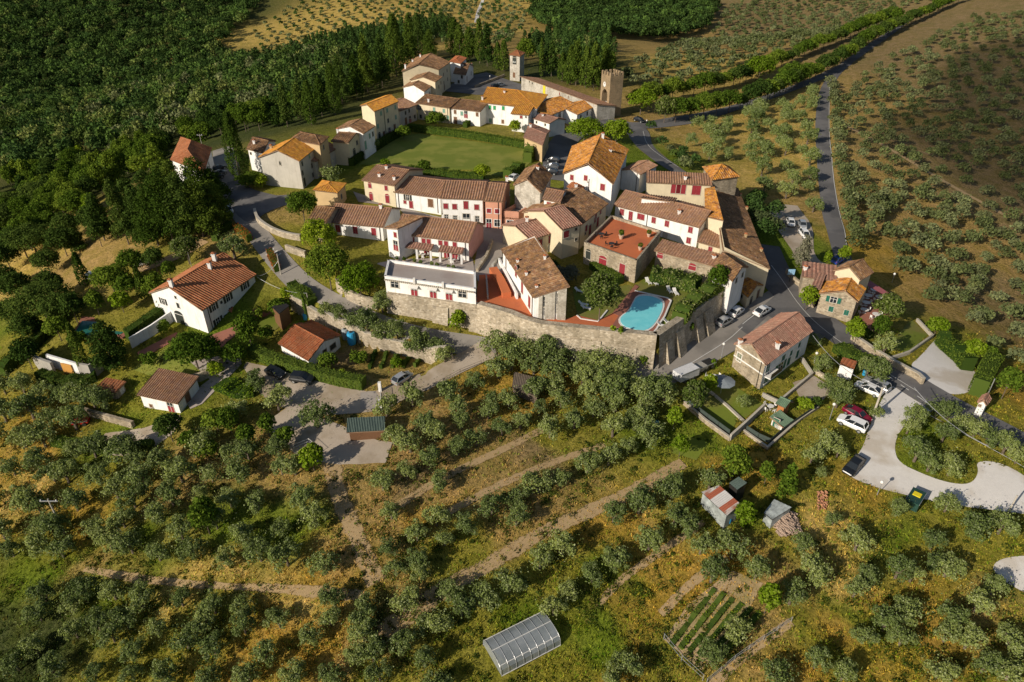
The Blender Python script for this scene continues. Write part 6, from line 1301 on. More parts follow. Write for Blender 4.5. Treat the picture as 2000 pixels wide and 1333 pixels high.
EXCL.append([tuple(a[:2]-e_), tuple(b[:2]+e_), tuple(b[:2]+e_+o_*5), tuple(a[:2]-e_+o_*5)])
RU = N('rusty_sheet'); s_ = RU.n('SeparateXYZ'); RU.l(RU.co('UV'), s_.inputs[0]); fl = RU.math('FLOOR', RU.math('DIVIDE', s_.outputs[0], .85)); w2 = RU.n('TexWhiteNoise', noise_dimensions='1D'); RU.l(fl, w2.inputs['W'])
cc_ = RU.ramp(RU.math('ADD', RU.math('MULTIPLY', w2.outputs[0], .6), RU.math('MULTIPLY', RU.noise(.8, 5), .4)), [(.35, (.30,.09,.05)), (.48, (.26,.12,.08)), (.55, (.42,.40,.38)), (.8, (.50,.49,.48))]); M['rust'] = RU.pr(cc_, .6, spec=.3)
def sheetroof(nm, lab, cat, px4, hts, mat='rust', wall='concrete', gap=.3):
    gz = g(*px4[0])[2]; pts = [P(x, y, gz+h) for (x, y), h in zip(px4, hts)]; r = empty(nm, (*pts[0][:2], gz), 0, lab, cat)
    m_ = MB(); sheet(m_, pts, gap=gap, amp=.06, th=.05); m_.build('roof', [M[mat], M['metal_dark']], r)
    c = sum(pts)/4; ft = [p*.93+c*.07 for p in pts]; m_ = MB(); m_.prism([tuple(p[:2]) for p in ft], [float(G(p[0], p[1]))-.3 for p in ft], [p[2]-.12 for p in ft], top=False); m_.build('wall', M[wall], r); return r
M['scrap'] = plain('scrap_sheet', (.30,.33,.32), .6, var=.5, scale=1.); M['green_sheet'] = GSH2
sheetroof('shed', 'rusty corrugated metal shed with blue barrels in front', 'shed', [(1370,962),(1420,1008),(1446,985),(1404,948)], [1.9,1.9,2.6,2.6], wall='scrap')
sheetroof('shed', 'small green metal shelter behind the rusty shed', 'shed', [(1424,945),(1440,958),(1459,944),(1442,932)], [2.2,2.2,2.4,2.4], 'green_sheet', 'metal_dark')
sheetroof('shed', 'low scrap sheet shelter beside the rusty shed', 'shed', [(1492,1003),(1508,1016),(1546,992),(1512,976)], [1.4,1.4,1.8,1.8], 'scrap', 'scrap')
sheetroof('shed', 'faded red roofed cabin in the hedge by the road', 'shed', [(1640,712),(1668,722),(1674,707),(1646,698)], [2.2,2.2,2.5,2.5], 'tile_red', 'white')
sheetroof('shed', 'dark wooden canopy over the west villa garden', 'shed', [(531,600),(545,614),(565,598),(551,588)], [2.3,2.3,2.4,2.4], 'metal_dark', 'brown')
sheetroof('shed', 'brown tarpaulin shelter below the rampart olives', 'shed', [(1000,757),(1050,775),(1056,740),(1004,727)], [1.2,1.2,1.6,1.6], 'bark', 'bark')
BM = plain('blue_plastic', (.03,.30,.55), .5)
def barrel(px, py, lab, s=1., mat=None):
    p = g(px, py); m_ = MB(); m_.lathe(p, [(.26*s,0),(.30*s,.2*s),(.30*s,.8*s),(.26*s,.95*s),(.1*s,.98*s)], 14, 0); r = empty('barrel', p, 0, lab, 'barrel'); m_.build('drum', mat or BM, r); m_ = MB(); m_.tube((p[0],p[1],p[2]+.9*s),(p[0],p[1],p[2]+1.02*s),.12*s); m_.build('lid', M['metal_dark'], r)
for x, y, l_, s in [(1404,1013,'blue barrel at the rusty shed, left one',1.2),(1414,1017,'blue barrel at the rusty shed, middle one',1.2),(1422,1022,'blue barrel at the rusty shed, right one',1.1),(1277,834,'blue barrel by the wall under the big olive',1.),(1283,831,'second blue barrel by the wall under the big olive',.9),(688,672,'large blue water tank beside the red tiled garage',2.6),(597,625,'blue tank above the red tiled garage roof',1.4),(1826,733,'blue barrel beside the gateway',.5) if False else (1687,733,'blue barrel at the olive near the parked cars',1.),(827,698,'teal tank at the end of the vegetable garden',1.2)]: barrel(x, y, l_, s)
for x, y, l_, s in [(676,662,'grey water tank next to the blue tank',2.2)]: barrel(x, y, l_, s, plain('grey_plastic', (.32,.36,.38), .6))
# log pile
lp = empty('log_pile', g(1537, 1030), 0, 'large heap of split firewood by the scrap shelter', 'log pile'); m_ = MB(); p0 = g(1530, 1040)
rs = np.random.default_rng(4)
for i in range(420):
    u, v = rs.random(), rs.random(); px_ = 1508+u*44+v*14; py_ = 1008+v*40-u*6; q = g(px_, py_, .3); a_ = 2.2+rs.normal(0,.25); l2 = .25+.2*rs.random(); dz = .25+.7*math.sin(u*3.1)*rs.random(); d_ = np.array((math.cos(a_)*l2, math.sin(a_)*l2, rs.normal(0,.05))); q = q+np.array((0,0,dz)); m_.tube(q-d_, q+d_, .07+.04*rs.random(), n=5)
m_.build('log', plain('firewood', (.34,.25,.19), .9, var=.4, scale=4), lp)
lp = empty('brick_pile', g(1605, 978), 0, 'scattered heap of orange bricks and rubble on the grass', 'brick pile'); m_ = MB()
for i in range(60): q = g(1596+rs.random()*18, 962+rs.random()*34); Mx = Matrix.Translation(Vector(q)+Vector((0,0,.1+.25*rs.random()))) @ Matrix.Rotation(rs.random()*6, 4, 'Z') @ Matrix.Rotation(rs.random(), 4, 'X'); m_.box(-.2,.2,-.09,.09,-.06,.06,M=Mx)
m_.build('brick', plain('old_brick', (.42,.20,.11), .9, var=.3), lp)
# restaurant terrace
zq = float(g(1705,600)[2])+.25
flat('terrace', [(1672,610),(1690,575),(1700,556),(1760,590),(1745,610),(1720,640),(1690,655),(1668,640)], M['redpave'], zq, th=1.2)
for i, (x, y) in enumerate([(1694,583),(1690,597),(1687,611),(1706,572),(1716,586),(1710,620)]): table(x, y, zq, ['white table at the back of the restaurant terrace','white table second along the restaurant wall','white table third along the restaurant wall','white table near the upper edge of the restaurant terrace','white table in the middle of the restaurant terrace','white table under the restaurant trees'][i], 1.4, 'trim', 2, 'trim')
m_ = MB(); cpx = [P(x, y, zq+2.6) for x, y in [(1690,556),(1700,549),(1737,573),(1735,580)]]; m_.face([tuple(p) for p in cpx]); m_.face([tuple(p-np.array((0,0,.08))) for p in cpx[::-1]])
r = empty('canopy', (*cpx[0][:2], zq), 0, 'long dark pink awning along the restaurant terrace edge', 'awning'); m_.build('cover', plain('pink_awning', (.33,.10,.11), .8), r)
for p in cpx: m_ = MB(); m_.tube((p[0],p[1],zq), p, .05); m_.build('post', M['metal_grey'], r)
r = empty('sign_board', g(1541,552), 0, 'blue and white sign board on a post by the restaurant road', 'sign'); p = g(1541,552); m_ = MB(); m_.tube(p, p+np.array((0,0,2.6)), .06); m_.build('post', M['metal_dark'], r); m_ = MB(); m_.box(p[0]-.7,p[0]+.7,p[1]-.05,p[1]+.05,p[2]+1.8,p[2]+3.0); m_.build('board', plain('sign_blue', (.25,.45,.65), .6), r)
# east villa bits
table(1393, 742, None, 'table set on the villa paving under the grey parasol', 1.2, 'trim', 3, 'trim'); 
def parasol(px, py, R_, lab, mat, h=2.5):
    p = g(px, py, h); r = empty('parasol', p, 0, lab, 'parasol'); m_ = MB(); m_.tube(p, p+np.array((0,0,h+.4)), .04); m_.build('pole', M['metal_grey'], r); m_ = MB(); n=10; c = p+np.array((0,0,h+.45))
    for k in range(n): a0, a1 = k*2*math.pi/n, (k+1)*2*math.pi/n; q0 = p+np.array((math.cos(a0)*R_, math.sin(a0)*R_, h)); q1 = p+np.array((math.cos(a1)*R_, math.sin(a1)*R_, h)); m_.face([q0, q1, c]); m_.face([q1-(0,0,.06), q0-(0,0,.06), c-(0,0,.08)])
    m_.build('canopy', mat, r)
parasol(1412, 745, 2.0, 'large grey parasol beside the round tree at the villa', plain('grey_cloth', (.22,.25,.27), .9))
table(1503, 800, None, 'white table set beside the white hut', 1., 'trim', 4, 'trim')
# fences
def fence(lab, px, h=1.1, mat='metal_dark', gap=2., rails=2, panel=None):
    c = resample([g(*p) for p in px], gap); r = empty('fence', (*c[0], float(G(*c[0]))), 0, lab, 'fence')
    for i, p in enumerate(c[:100]): z_ = float(G(*p)); m_ = MB(); m_.tube((*p, z_-.2), (*p, z_+h), .045, n=6); m_.build('post', M[mat], r)
    m_ = MB()
    for i in range(len(c)-1):
        for k in range(rails): zz = h*(k+1)/rails-.05; m_.tube((*c[i], float(G(*c[i]))+zz), (*c[i+1], float(G(*c[i+1]))+zz), .03, n=4)
    m_.build('rail', M[mat], r)
    if panel:
        m_ = MB(); t, n = frame(c)
        for i in range(len(c)-1): za, zb = float(G(*c[i])), float(G(*c[i+1])); m_.prism([tuple(c[i]+n[i]*.02), tuple(c[i]-n[i]*.02), tuple(c[i+1]-n[i+1]*.02), tuple(c[i+1]+n[i+1]*.02)], [za+.1, za+.1, zb+.1, zb+.1], [za+h, za+h, zb+h, zb+h])
        m_.build('mesh_panel', panel, r)
    return r
SCR = plain('green_screen_net', (.05,.07,.06), .9)
fence('green screened fence along the long east lawn', [(1340,790),(1378,818),(1424,852)], 1.2, panel=SCR); fence('green screened fence around the walled plot', [(1456,842),(1500,870),(1528,846),(1600,796)], 1.1, panel=SCR)
fence('wire fence on wooden posts around the vegetable plot', [(1296,1250),(1328,1290),(1372,1330)], 1.2, 'metal_grey'); fence('post fence beside the lower farm track', [(1380,1335),(1440,1285),(1545,1215)], 1., 'metal_grey'); fence('white rail gate across the lower drive', [(574,879),(600,862),(625,885)], 1., 'trim', 3.)
fence('wooden rail fence at the lane bend', [(860,750),(900,728),(940,712)], .8, 'bark', 3.)
r = empty('gate', g(740,790), 0, 'white metal gate between pillars at the gravel yard', 'gate'); 
for (x, y) in ((743,765),(744,800)): p = g(x, y); m_ = MB(); m_.box(p[0]-.25,p[0]+.25,p[1]-.25,p[1]+.25,p[2]-.2,p[2]+1.9); m_.build('pillar', M['white'], r)
p, q = g(744,770), g(745,797); m_ = MB()
for k in range(12): c = p+(q-p)*k/11; m_.tube(c, c+np.array((0,0,1.4)), .03, n=5)
m_.tube(p+(0,0,1.4), q+(0,0,1.4), .04); m_.tube(p+(0,0,.2), q+(0,0,.2), .04); m_.build('leaf', M['trim'], r)

patch('paving', [(410,657),(455,640),(500,602),(540,590),(545,598),(505,618),(462,655),(440,672),(470,692),(455,697),(425,675),(405,668)], M['redpave'], .12)
patch('paving', [(268,690),(345,650),(352,660),(300,690),(276,702)], M['redpave'], .12)
patch('paving', [(372,708),(470,690),(472,712),(440,745),(395,790),(372,800),(360,780),(410,742)], M['terrace_tile'], .1, excl=False)
patch('lawn', [(258,722),(345,668),(405,680),(420,710),(340,752)], M['lawn_dry'], .05, excl=False)
pp = empty('swimming_pool', g(150,645), 0, 'dark teal garden pool half hidden by the large west conifer', 'swimming pool'); zz_ = float(g(190,645)[2])+.15
flat('coping', [(136,664),(160,618),(255,628),(262,642),(240,660),(175,662)], M['redpave'], zz_, parent=pp); flat('water', [(142,657),(160,627),(248,633),(252,640),(236,653),(172,655)], plain('teal_water', (.03,.16,.13), .1, spec=.6), zz_+.05, parent=pp)
# ---------------- hedges ----------------
hedge([(686,325),(720,302),(762,276),(790,262)], 1.6, 2.2, 'long dark clipped hedge along the west side of the lawn', 'hedge_dark', leaf=.14)
hedge([(800,255),(850,262),(900,268),(960,277),(1028,290)], 2.2, 2.0, 'long sunlit clipped hedge along the north side of the lawn', leaf=.14)
hedge([(798,338),(850,343),(905,350),(945,352)], 2.0, 1.8, 'hedge between the lawn and the long row of houses', leaf=.14, wave=.08)
hedge([(908,250),(922,240),(932,236)], 1.6, 1.6, 'short bright hedge beside the garden of the white row house', leaf=.13)
hedge([(990,350),(1008,340),(1018,334)], 2.6, 2.4, 'bushy hedge at the lawn corner near the stone barn', wave=.15, leaf=.14)
hedge([(1030,318),(1038,305),(1048,296)], 2.6, 3.4, 'tall bright ivy hedge below the reddish corner house', wave=.2, leaf=.15)
hedge([(492,692),(520,704),(560,718),(612,734),(660,748),(712,757)], 2.0, 1.9, 'long sunny clipped hedge beside the gravel yard', leaf=.11)
hedge([(572,566),(590,580),(612,600)], 2.4, 1.8, 'bright green hedge at the roadside above the garage', wave=.12)
hedge([(598,598),(604,612)], 1.6, 3.2, 'tall clipped green bush beside the thin pole')
hedge([(528,500),(538,520),(543,532)], 1.3, 1.8, 'red leaved hedge beside the road', 'leaf_red'); hedge([(462,450),(480,462),(489,473)], 1.3, 1.7, 'rusty red hedge at the villa entrance', 'leaf_red')
hedge([(420,472),(432,458),(452,444)], 1.6, 1.6, 'green hedge at the bend of the villa drive', 'hedge_dark')
hedge([(252,667),(290,640),(330,612)], 2.2, 2.4, 'thick dark hedge behind the white garden wall', 'hedge_dark')
hedge([(8,735),(40,706),(70,680),(100,650),(128,620)], 2.2, 2.4, 'long dark hedge on the far west boundary', 'hedge_dark', wave=.1)
hedge([(80,738),(130,752),(170,748),(190,740)], 2.0, 1.6, 'low hedge in front of the west concrete garage', 'hedge_dark', wave=.15)
hedge([(105,866),(150,874),(200,881),(250,880),(300,874)], 1.6, 1.3, 'sunlit low hedge under the west gravel path', wave=.12)
hedge([(1270,548),(1300,552),(1330,560),(1362,570)], 3.2, 2.6, 'large laurel hedge below the ribbed garden range', 'leaf_gloss', z=6.1, wave=.12, leaf=.16)
hedge([(1325,628),(1345,606),(1372,588),(1400,572)], 3.0, 2.2, 'bright laurel bushes along the east rampart top', 'leaf_gloss', z=6.1, wave=.2, leaf=.16)
hedge([(1156,525),(1185,540),(1212,556)], 1.8, 1.6, 'clipped green hedge in front of the red terrace building', z=6.1)
hedge([(1633,684),(1655,700),(1690,716),(1720,728)], 2.6, 1.8, 'bright green hedge between the villa garden and the road', wave=.12)
hedge([(1888,725),(1870,705),(1850,688),(1835,672)], 2.4, 2.4, 'green hedge on the outer edge of the pale gravel yard', wave=.25)
hedge([(1905,775),(1918,745),(1932,722)], 2.6, 3.6, 'tall smooth clipped hedge beside the wayside chapel')
hedge([(1668,640),(1700,662)], 1.4, 1.2, 'low hedge at the restaurant road wall', 'hedge_dark')
hedge([(1020,445),(1045,452),(1050,462)], 2.4, 1.2, 'dark planting in the courtyard bed by the pink annex', 'hedge_dark', z=8.3, wave=.2)
hedge([(430,752),(470,768),(500,765)], 3.4, 1.0, 'low green shrubs in the crescent bed of the gravel yard', 'leaf_bright', wave=.3)
# ---------------- named single trees ----------------
T = tree
T('cypress',170,728,24,top=632,mat='leaf_cyp',name='cypress',label='slim leaning cypress in front of the west concrete garage',cat='cypress')
T('cypress',168,560,24,top=492,mat='leaf_cyp',name='cypress',label='slim dark cypress on the dry west slope',cat='cypress')
T('cypress',284,586,20,top=520,mat='leaf_cyp',name='cypress',label='slim cypress beside the steps of the west villa',cat='cypress')
T('cypress',470,352,40,top=222,mat='leaf_cyp',name='cypress',label='tall broad cypress at the roadside by the grey gable house',cat='cypress')
T('cypress',1057,152,10,top=78,mat='leaf_cyp',name='cypress',label='single narrow cypress behind the church',cat='cypress')
T('conifer',224,720,88,hm=10,mat='leaf_dark',label='large dark conifer between villa and west garage',cat='conifer')
T('conifer',252,478,56,top=352,mat='leaf_dark',label='tall dark conifer standing alone left of the conifer group',cat='conifer')
T('conifer',152,490,54,hm=6,mat='leaf_dark',label='rounded dark conifer on the dry west slope',cat='conifer')
for i,(x,y,w_,t_) in enumerate([(x_,y_,q_*1.45,t__) for x_,y_,q_,t__ in [(285,470,56,370),(310,480,60,372),(340,475,62,330),(372,470,60,340),(398,462,62,350),(425,440,58,355),(300,420,56,330),(350,420,60,315),(395,410,60,318),(265,430,50,350),(420,400,50,325),(330,395,50,310),(205,470,44,380)]]):
    T('conifer',x,y,w_,top=t_,mat='leaf_cyp' if i%3 else 'leaf_dark',label=f'dark conifer of the dense western group, {["first","second","third","fourth","fifth","sixth","seventh","eighth","ninth","tenth","eleventh","twelfth","thirteenth"][i]} counted along its rows',cat='conifer',group='dark conifers at the western bend')
T('round',215,545,74,hm=6,crown=True,mat='leaf',label='broad green tree beside the pale van'); T('broad',255,512,52,hm=6,crown=True,mat='leaf',label='loose green tree behind the west driveway cypress')
T('broad',362,486,60,hm=6,crown=True,mat='leaf_gloss',label='glossy bright tree behind the west villa roof'); olive(452,475,54,'round olive tree at the villa entrance beside the red hedge',None)
T('round',377,685,98,hm=6.5,crown=True,mat='leaf',label='large round dark tree in front of the west villa'); T('broad',484,645,56,hm=8,crown=True,mat='leaf',label='tall green tree right of the red villa path')
T('broad',80,590,120,hm=8,crown=True,mat='leaf_dark',label='huge dark tree mass on the west slope, left of the pool garden'); T('broad',60,465,100,hm=8,crown=True,mat='leaf_dark',label='dark wide tree at the west woodland edge'); T('broad',30,560,60,hm=7,crown=True,mat='leaf_dark',label='dark tree at the west edge of the dry strip')
T('broad',590,402,64,hm=7.5,crown=True,mat='leaf',label='dense green tree beside the small stone roofed tower'); T('broad',622,462,74,hm=8,crown=True,mat='leaf_bright',label='bright green tree left of the white hall'); T('broad',640,520,84,hm=9,crown=True,mat='leaf',label='dark green tall tree in front of the white hall'); T('broad',703,555,74,hm=7,crown=True,mat='leaf_bright',label='yellow green tree left of the low white building')
olive(745,588,46,'grey olive tree at the foot of the rampart below the white building',None); T('shrub',894,622,46,hm=3.6,crown=True,mat='leaf_bright',label='round bright bush between two rampart buttresses',cat='bush',name='bush')
T('broad',1174,573,76,hm=9,crown=True,mat='leaf_gloss',z=6.1,label='large magnolia tree with glossy leaves beside the pool'); T('broad',1142,252,78,hm=7,crown=True,mat='leaf_bright',label='broad leafy tree left of the gate tower, west one'); T('broad',1204,258,62,hm=7,crown=True,mat='leaf_bright',label='broad leafy tree below the gate tower, east one')
T('round',1345,376,36,hm=4,crown=True,z=7.2,mat='leaf_bright',label='small round tree in the inner garden'); T('broad',1402,545,46,hm=5.5,crown=True,z=6.1,mat='leaf',label='dense round tree by the end of the ribbed range'); T('shrub',1105,535,60,hm=3,crown=True,z=6.1,mat='leaf_pale',label='greyish feathery bush in the shaded castle garden',cat='bush',name='bush'); T('shrub',1078,520,40,hm=3,crown=True,z=6.1,mat='leaf_dark',label='dark bush under the curved house',cat='bush',name='bush')
T('shrub',1212,656,13,hm=1.5,z=6.2,mat='leaf_bright',label='small clipped ball bush by the pool, left one',cat='bush',name='bush'); T('shrub',1197,652,12,hm=1.5,z=6.2,mat='leaf_bright',label='small clipped ball bush by the pool, right one',cat='bush',name='bush')
T('broad',851,234,44,hm=5,crown=True,mat='leaf',label='round garden tree in front of the cream row house'); T('broad',1006,248,26,hm=4.5,crown=True,mat='leaf_bright',label='small bright tree beside the large white house'); T('broad',788,258,32,hm=4,crown=True,mat='leaf',label='small tree at the corner of the lawn hedges'); olive(729,278,24,'pale young olive beside the clipped west hedge',None); olive(645,336,40,'silvery tree behind the small orange roofed tower',None)
T('broad',942,335,34,hm=4,crown=True,mat='leaf_bright',label='bright small tree at the lower edge of the lawn'); T('broad',828,325,28,hm=3.4,crown=True,mat='leaf',label='green bush tree at the lower edge of the lawn'); T('shrub',752,318,22,hm=2,crown=True,mat='leaf_bright',label='low bush left on the lower lawn edge',cat='bush',name='bush')
T('shrub',485,350,60,hm=3.4,crown=True,mat='leaf',label='shrubs at the foot of the tall roadside cypress',cat='bush',name='bush'); T('shrub',510,355,36,hm=3,crown=True,mat='leaf_bright',label='golden green bush beside the grey gable house',cat='bush',name='bush')
T('round',1735,602,58,hm=6,crown=True,mat='leaf_gloss',label='large round tree over the restaurant terrace'); T('round',1722,638,38,hm=5,crown=True,mat='leaf',label='rounded tree below the restaurant terrace'); T('round',1672,645,42,hm=5.5,crown=True,mat='leaf_bright',label='round tree at the road in front of the restaurant'); olive(1730,672,46,'grey olive tree in the restaurant garden',None); T('broad',1830,640,34,hm=3.5,crown=True,mat='leaf_bright',label='bushy tree at the far corner of the restaurant lawn')
T('broad',1580,580,40,hm=5,crown=True,mat='leaf_bright',label='ivy like tree against the restaurant wall'); T('broad',1650,496,28,hm=4,crown=True,mat='leaf_bright',label='bright green tree behind the blue car'); T('conifer',1563,525,38,hm=8,mat='leaf_pale',label='pale grey cedar beside the restaurant car park',cat='conifer'); T('broad',1612,524,16,hm=4,mat='leaf_bright',label='small bright bush on the restaurant wing')
T('broad',1905,680,50,hm=5,crown=True,mat='leaf_bright',label='bright tree at the outer gravel yard hedge'); T('broad',1935,694,26,hm=4,crown=True,mat='leaf',label='small round tree beyond the gravel yard hedge'); T('broad',1972,745,46,hm=6,crown=True,mat='leaf',label='leafy tree behind the white lamp pole')
T('round',1358,772,56,hm=5.5,crown=True,mat='leaf_gloss',label='golden green tree at the corner of the villa lawns'); T('round',1387,752,32,hm=4,crown=True,mat='leaf_bright',label='round bright tree under the grey parasol'); T('shrub',1395,703,30,hm=2.6,crown=True,mat='leaf_bright',label='spiky yellow green bush beside the rampart road',cat='bush',name='bush'); olive(1453,783,30,'young olive tree on the villa lawn',None)
T('shrub',1571,790,26,hm=1.8,mat='leaf_bright',crown=True,label='yellow flowering bush beside the playhouse',cat='bush',name='bush'); T('shrub',1596,785,24,hm=2,mat='leaf_dark',crown=True,label='dark bush beside the bare square plot',cat='bush',name='bush')
T('broad',1437,905,60,hm=6,crown=True,mat='leaf',label='spreading green tree above the rusty shed'); T('broad',1500,918,30,hm=4.5,crown=True,mat='leaf',label='upright green tree right of the shed yard'); T('conifer',1532,968,44,hm=6,mat='leaf',label='blue green conifer above the scrap shelter',cat='conifer'); T('broad',1455,1005,42,hm=5,crown=True,mat='leaf_bright',label='bright green tree between the two sheds'); T('broad',1500,1175,34,hm=4,crown=True,mat='leaf_bright',label='bright fig tree on the right of the vegetable plot')
T('broad',608,890,40,hm=5,crown=True,mat='leaf_bright',label='bright leafy tree at the top of the dirt track'); T('broad',398,1008,44,hm=6,crown=True,mat='leaf',label='glossy dark tree among the olives of the west grove'); T('broad',1330,870,34,hm=4,crown=True,mat='leaf_bright',label='bright fruit tree on the green slope below the lawns'); T('broad',1318,815,28,hm=4,crown=True,mat='leaf_bright',label='small fruit tree below the big grey olive')
T('broad',366,850,60,hm=5,crown=True,mat='leaf',label='green tree below the white cottage'); T('broad',446,820,46,hm=5,crown=True,mat='leaf',label='leafy tree beside the lower gravel drive'); T('broad',522,830,40,hm=4.5,crown=True,mat='leaf',label='leafy tree left of the grey lower drive'); olive(458,795,50,'olive at the left end of the crescent bed',None)
olive(540,778,58,'large olive standing in the gravel yard bed',None); olive(617,812,62,'large solitary olive below the gravel yard',None); olive(497,738,48,'olive on the crescent bed in front of the dark car',None); T('shrub',640,702,44,hm=3,crown=True,mat='leaf',label='leafy garden bush beside the red tiled garage',cat='bush',name='bush'); T('shrub',700,700,40,hm=2.6,crown=True,mat='leaf',label='garden bush in the middle of the vegetable garden',cat='bush',name='bush'); T('shrub',775,705,32,hm=2.6,crown=True,mat='leaf_bright',label='round bush at the end of the vegetable garden',cat='bush',name='bush'); T('shrub',668,722,34,hm=2.4,crown=True,mat='leaf_bright',label='low bush between hedge and garage',cat='bush',name='bush')
# bushes growing on the ramparts
for x,y,z_,s,l_ in [(1100,672,3,18,'small dark bush growing from the rampart wall'),(1148,676,3,14,'tuft of green growing beside the wide buttress'),(1235,690,1.5,18,'green tuft at the foot of the rampart near the corner'),(1300,680,1.8,20,'bush climbing the corner of the shaded rampart'),(1346,650,3,20,'ivy tuft between the leaning buttresses'),(1076,685,1,36,'dark bush at the rampart foot left of the shrine')]: T('shrub',x,y,s,hm=2.2,z=z_,mat='leaf',label=l_,cat='bush',name='bush')
# ---------------- cypress belt behind the village ----------------
ORD = ['first','second','third','fourth','fifth','sixth','seventh','eighth','ninth','tenth','eleventh','twelfth','thirteenth','fourteenth','fifteenth','sixteenth','seventeenth','eighteenth','nineteenth','twentieth','twenty first','twenty second','twenty third','twenty fourth','twenty fifth','twenty sixth','twenty seventh','twenty eighth','twenty ninth','thirtieth']
def belt(lst, lab, grp, name='cypress', cat='cypress'):
    for i, (k, x, y, w_, t_, m_) in enumerate(lst): T(k, x+RNG.uniform(-4, 4), y, w_*RNG.uniform(.8, 1.3), top=t_+RNG.uniform(-8, 10), mat=m_, name=name, cat=cat, label=f'{lab}, {ORD[i]} from the left', group=grp)
belt([('conifer',560,248,34,165,'leaf_dark'),('conifer',592,235,40,150,'leaf_dark'),('cypress',612,245,26,150,'leaf_cyp'),('conifer',632,228,40,140,'leaf_cyp'),('cypress',652,225,30,130,'leaf_cyp'),('conifer',670,205,40,110,'leaf_dark'),('conifer',698,195,40,95,'leaf_cyp')], 'tall dark conifer left of the tall yellow house', 'conifers west of the village', 'conifer_tree', 'conifer')
belt([('conifer',722,182,42,70,'leaf_cyp'),('conifer',750,172,44,60,'leaf_dark'),('cypress',772,150,30,40,'leaf_cyp'),('conifer',800,128,44,36,'leaf_cyp'),('cypress',818,110,26,30,'leaf_dark'),('conifer',838,112,36,50,'leaf_cyp'),('cypress',884,108,28,36,'leaf_cyp'),('cypress',902,112,24,46,'leaf_cyp'),('conifer',918,120,34,48,'leaf_cyp'),('cypress',936,124,24,44,'leaf_cyp'),('conifer',954,130,36,46,'leaf_dark'),('cypress',972,138,22,75,'leaf_cyp'),('cypress',986,140,16,80,'leaf_cyp')], 'tall cypress in the belt behind the north houses', 'cypress belt behind the north houses')
belt([('broad',1030,128,40,82,'leaf'),('conifer',1075,150,34,84,'leaf_dark'),('cypress',1098,160,22,90,'leaf_cyp'),('cypress',1114,166,20,86,'leaf_cyp'),('conifer',1128,168,34,72,'leaf_cyp'),('cypress',1145,172,22,90,'leaf_cyp'),('conifer',1162,178,30,84,'leaf_cyp'),('conifer',1182,172,36,82,'leaf_cyp'),('cypress',1192,152,14,94,'leaf_cyp')], 'tall green conifer in the group between church and gate tower', 'conifers between church and gate tower', 'conifer_tree', 'conifer')
# west slope planting
for i,(x,y,w_,h_,m_) in enumerate([(20,610,60,6,'leaf_dark'),(110,640,50,5,'leaf'),(60,640,46,5,'leaf_dark'),(140,600,50,6,'leaf_dark'),(185,590,44,5,'leaf'),(300,560,36,4,'leaf'),(330,530,40,4,'leaf'),(235,590,34,4,'leaf_bright'),(300,505,44,5,'leaf_dark'),(180,430,56,7,'leaf_dark'),(100,400,70,8,'leaf'),(20,420,70,8,'leaf_dark'),(120,470,60,7,'leaf_dark'),(10,500,60,7,'leaf_dark'),(320,640,30,3,'leaf'),(290,700,36,3,'leaf'),(420,720,36,3,'leaf_bright'),(455,690,40,4,'leaf'),(520,650,34,3,'leaf'),(545,600,40,4,'leaf'),(560,575,30,3,'leaf_bright'),(505,610,26,2.4,'leaf'),(590,640,30,3,'leaf_bright'),(420,820,40,4,'leaf'),(480,850,46,4.5,'leaf'),(400,870,52,5,'leaf'),(330,840,44,4,'leaf_dark'),(555,850,38,4,'leaf'),(25,400,80,9,'leaf_dark'),(75,380,76,9,'leaf_dark'),(140,395,70,8,'leaf'),(40,470,80,8,'leaf_dark'),(130,440,66,7,'leaf_dark'),(190,455,50,6,'leaf_dark'),(90,510,56,6,'leaf_dark'),(5,545,60,7,'leaf_dark'),(110,600,66,7,'leaf_dark'),(50,640,60,6,'leaf_dark'),(245,560,44,5,'leaf'),(320,590,34,4,'leaf_dark'),(50,690,56,6,'leaf_dark'),(95,560,60,7,'leaf_dark'),(150,660,34,3.6,'leaf')]):
    T('broad' if h_ > 3.5 else 'shrub',x,y,w_,hm=h_,crown=True,mat=m_,label=f'garden tree around the west villa, {ORD[i % 30]}{" later" if i > 29 else ""} in order along the slope',group='garden trees of the west slope')
for x,y,z_,s,l_ in [(1040,660,2,14,'weeds high on the rampart below the tower house'),(1180,660,4,10,'small tuft near the top of the rampart'),(1255,712,1,20,'grass tuft at the rampart corner foot'),(1325,668,1,20,'green growth between the first leaning buttresses')]: T('shrub',x,y,s,hm=1.6,z=z_,mat='leaf_bright',label=l_,cat='bush',name='bush')
for i in range(6):
    a_, b_ = (1312+i*20, 1262-i*3), (1400+i*17, 1150-i*1); a_ = (1310+i*18, 1262+i*6); b_ = (1395+i*18, 1152+i*9)
    hedge([a_, b_], .7, .28, f'green crop row in the vegetable plot, {ORD[i]} from the left', 'leaf_bright' if i%2 else 'hedge', leaf=.09, wave=.5, name='crop_row', cat='crop row', dens=.5)
for i in range(5): hedge([(735+i*22, 690+i*3), (722+i*22, 722-i*1)], .6, .9, f'row of bean plants in the vegetable garden, {ORD[i]} from the left', 'hedge', leaf=.08, wave=.4, name='crop_row', cat='crop row', dens=.5)
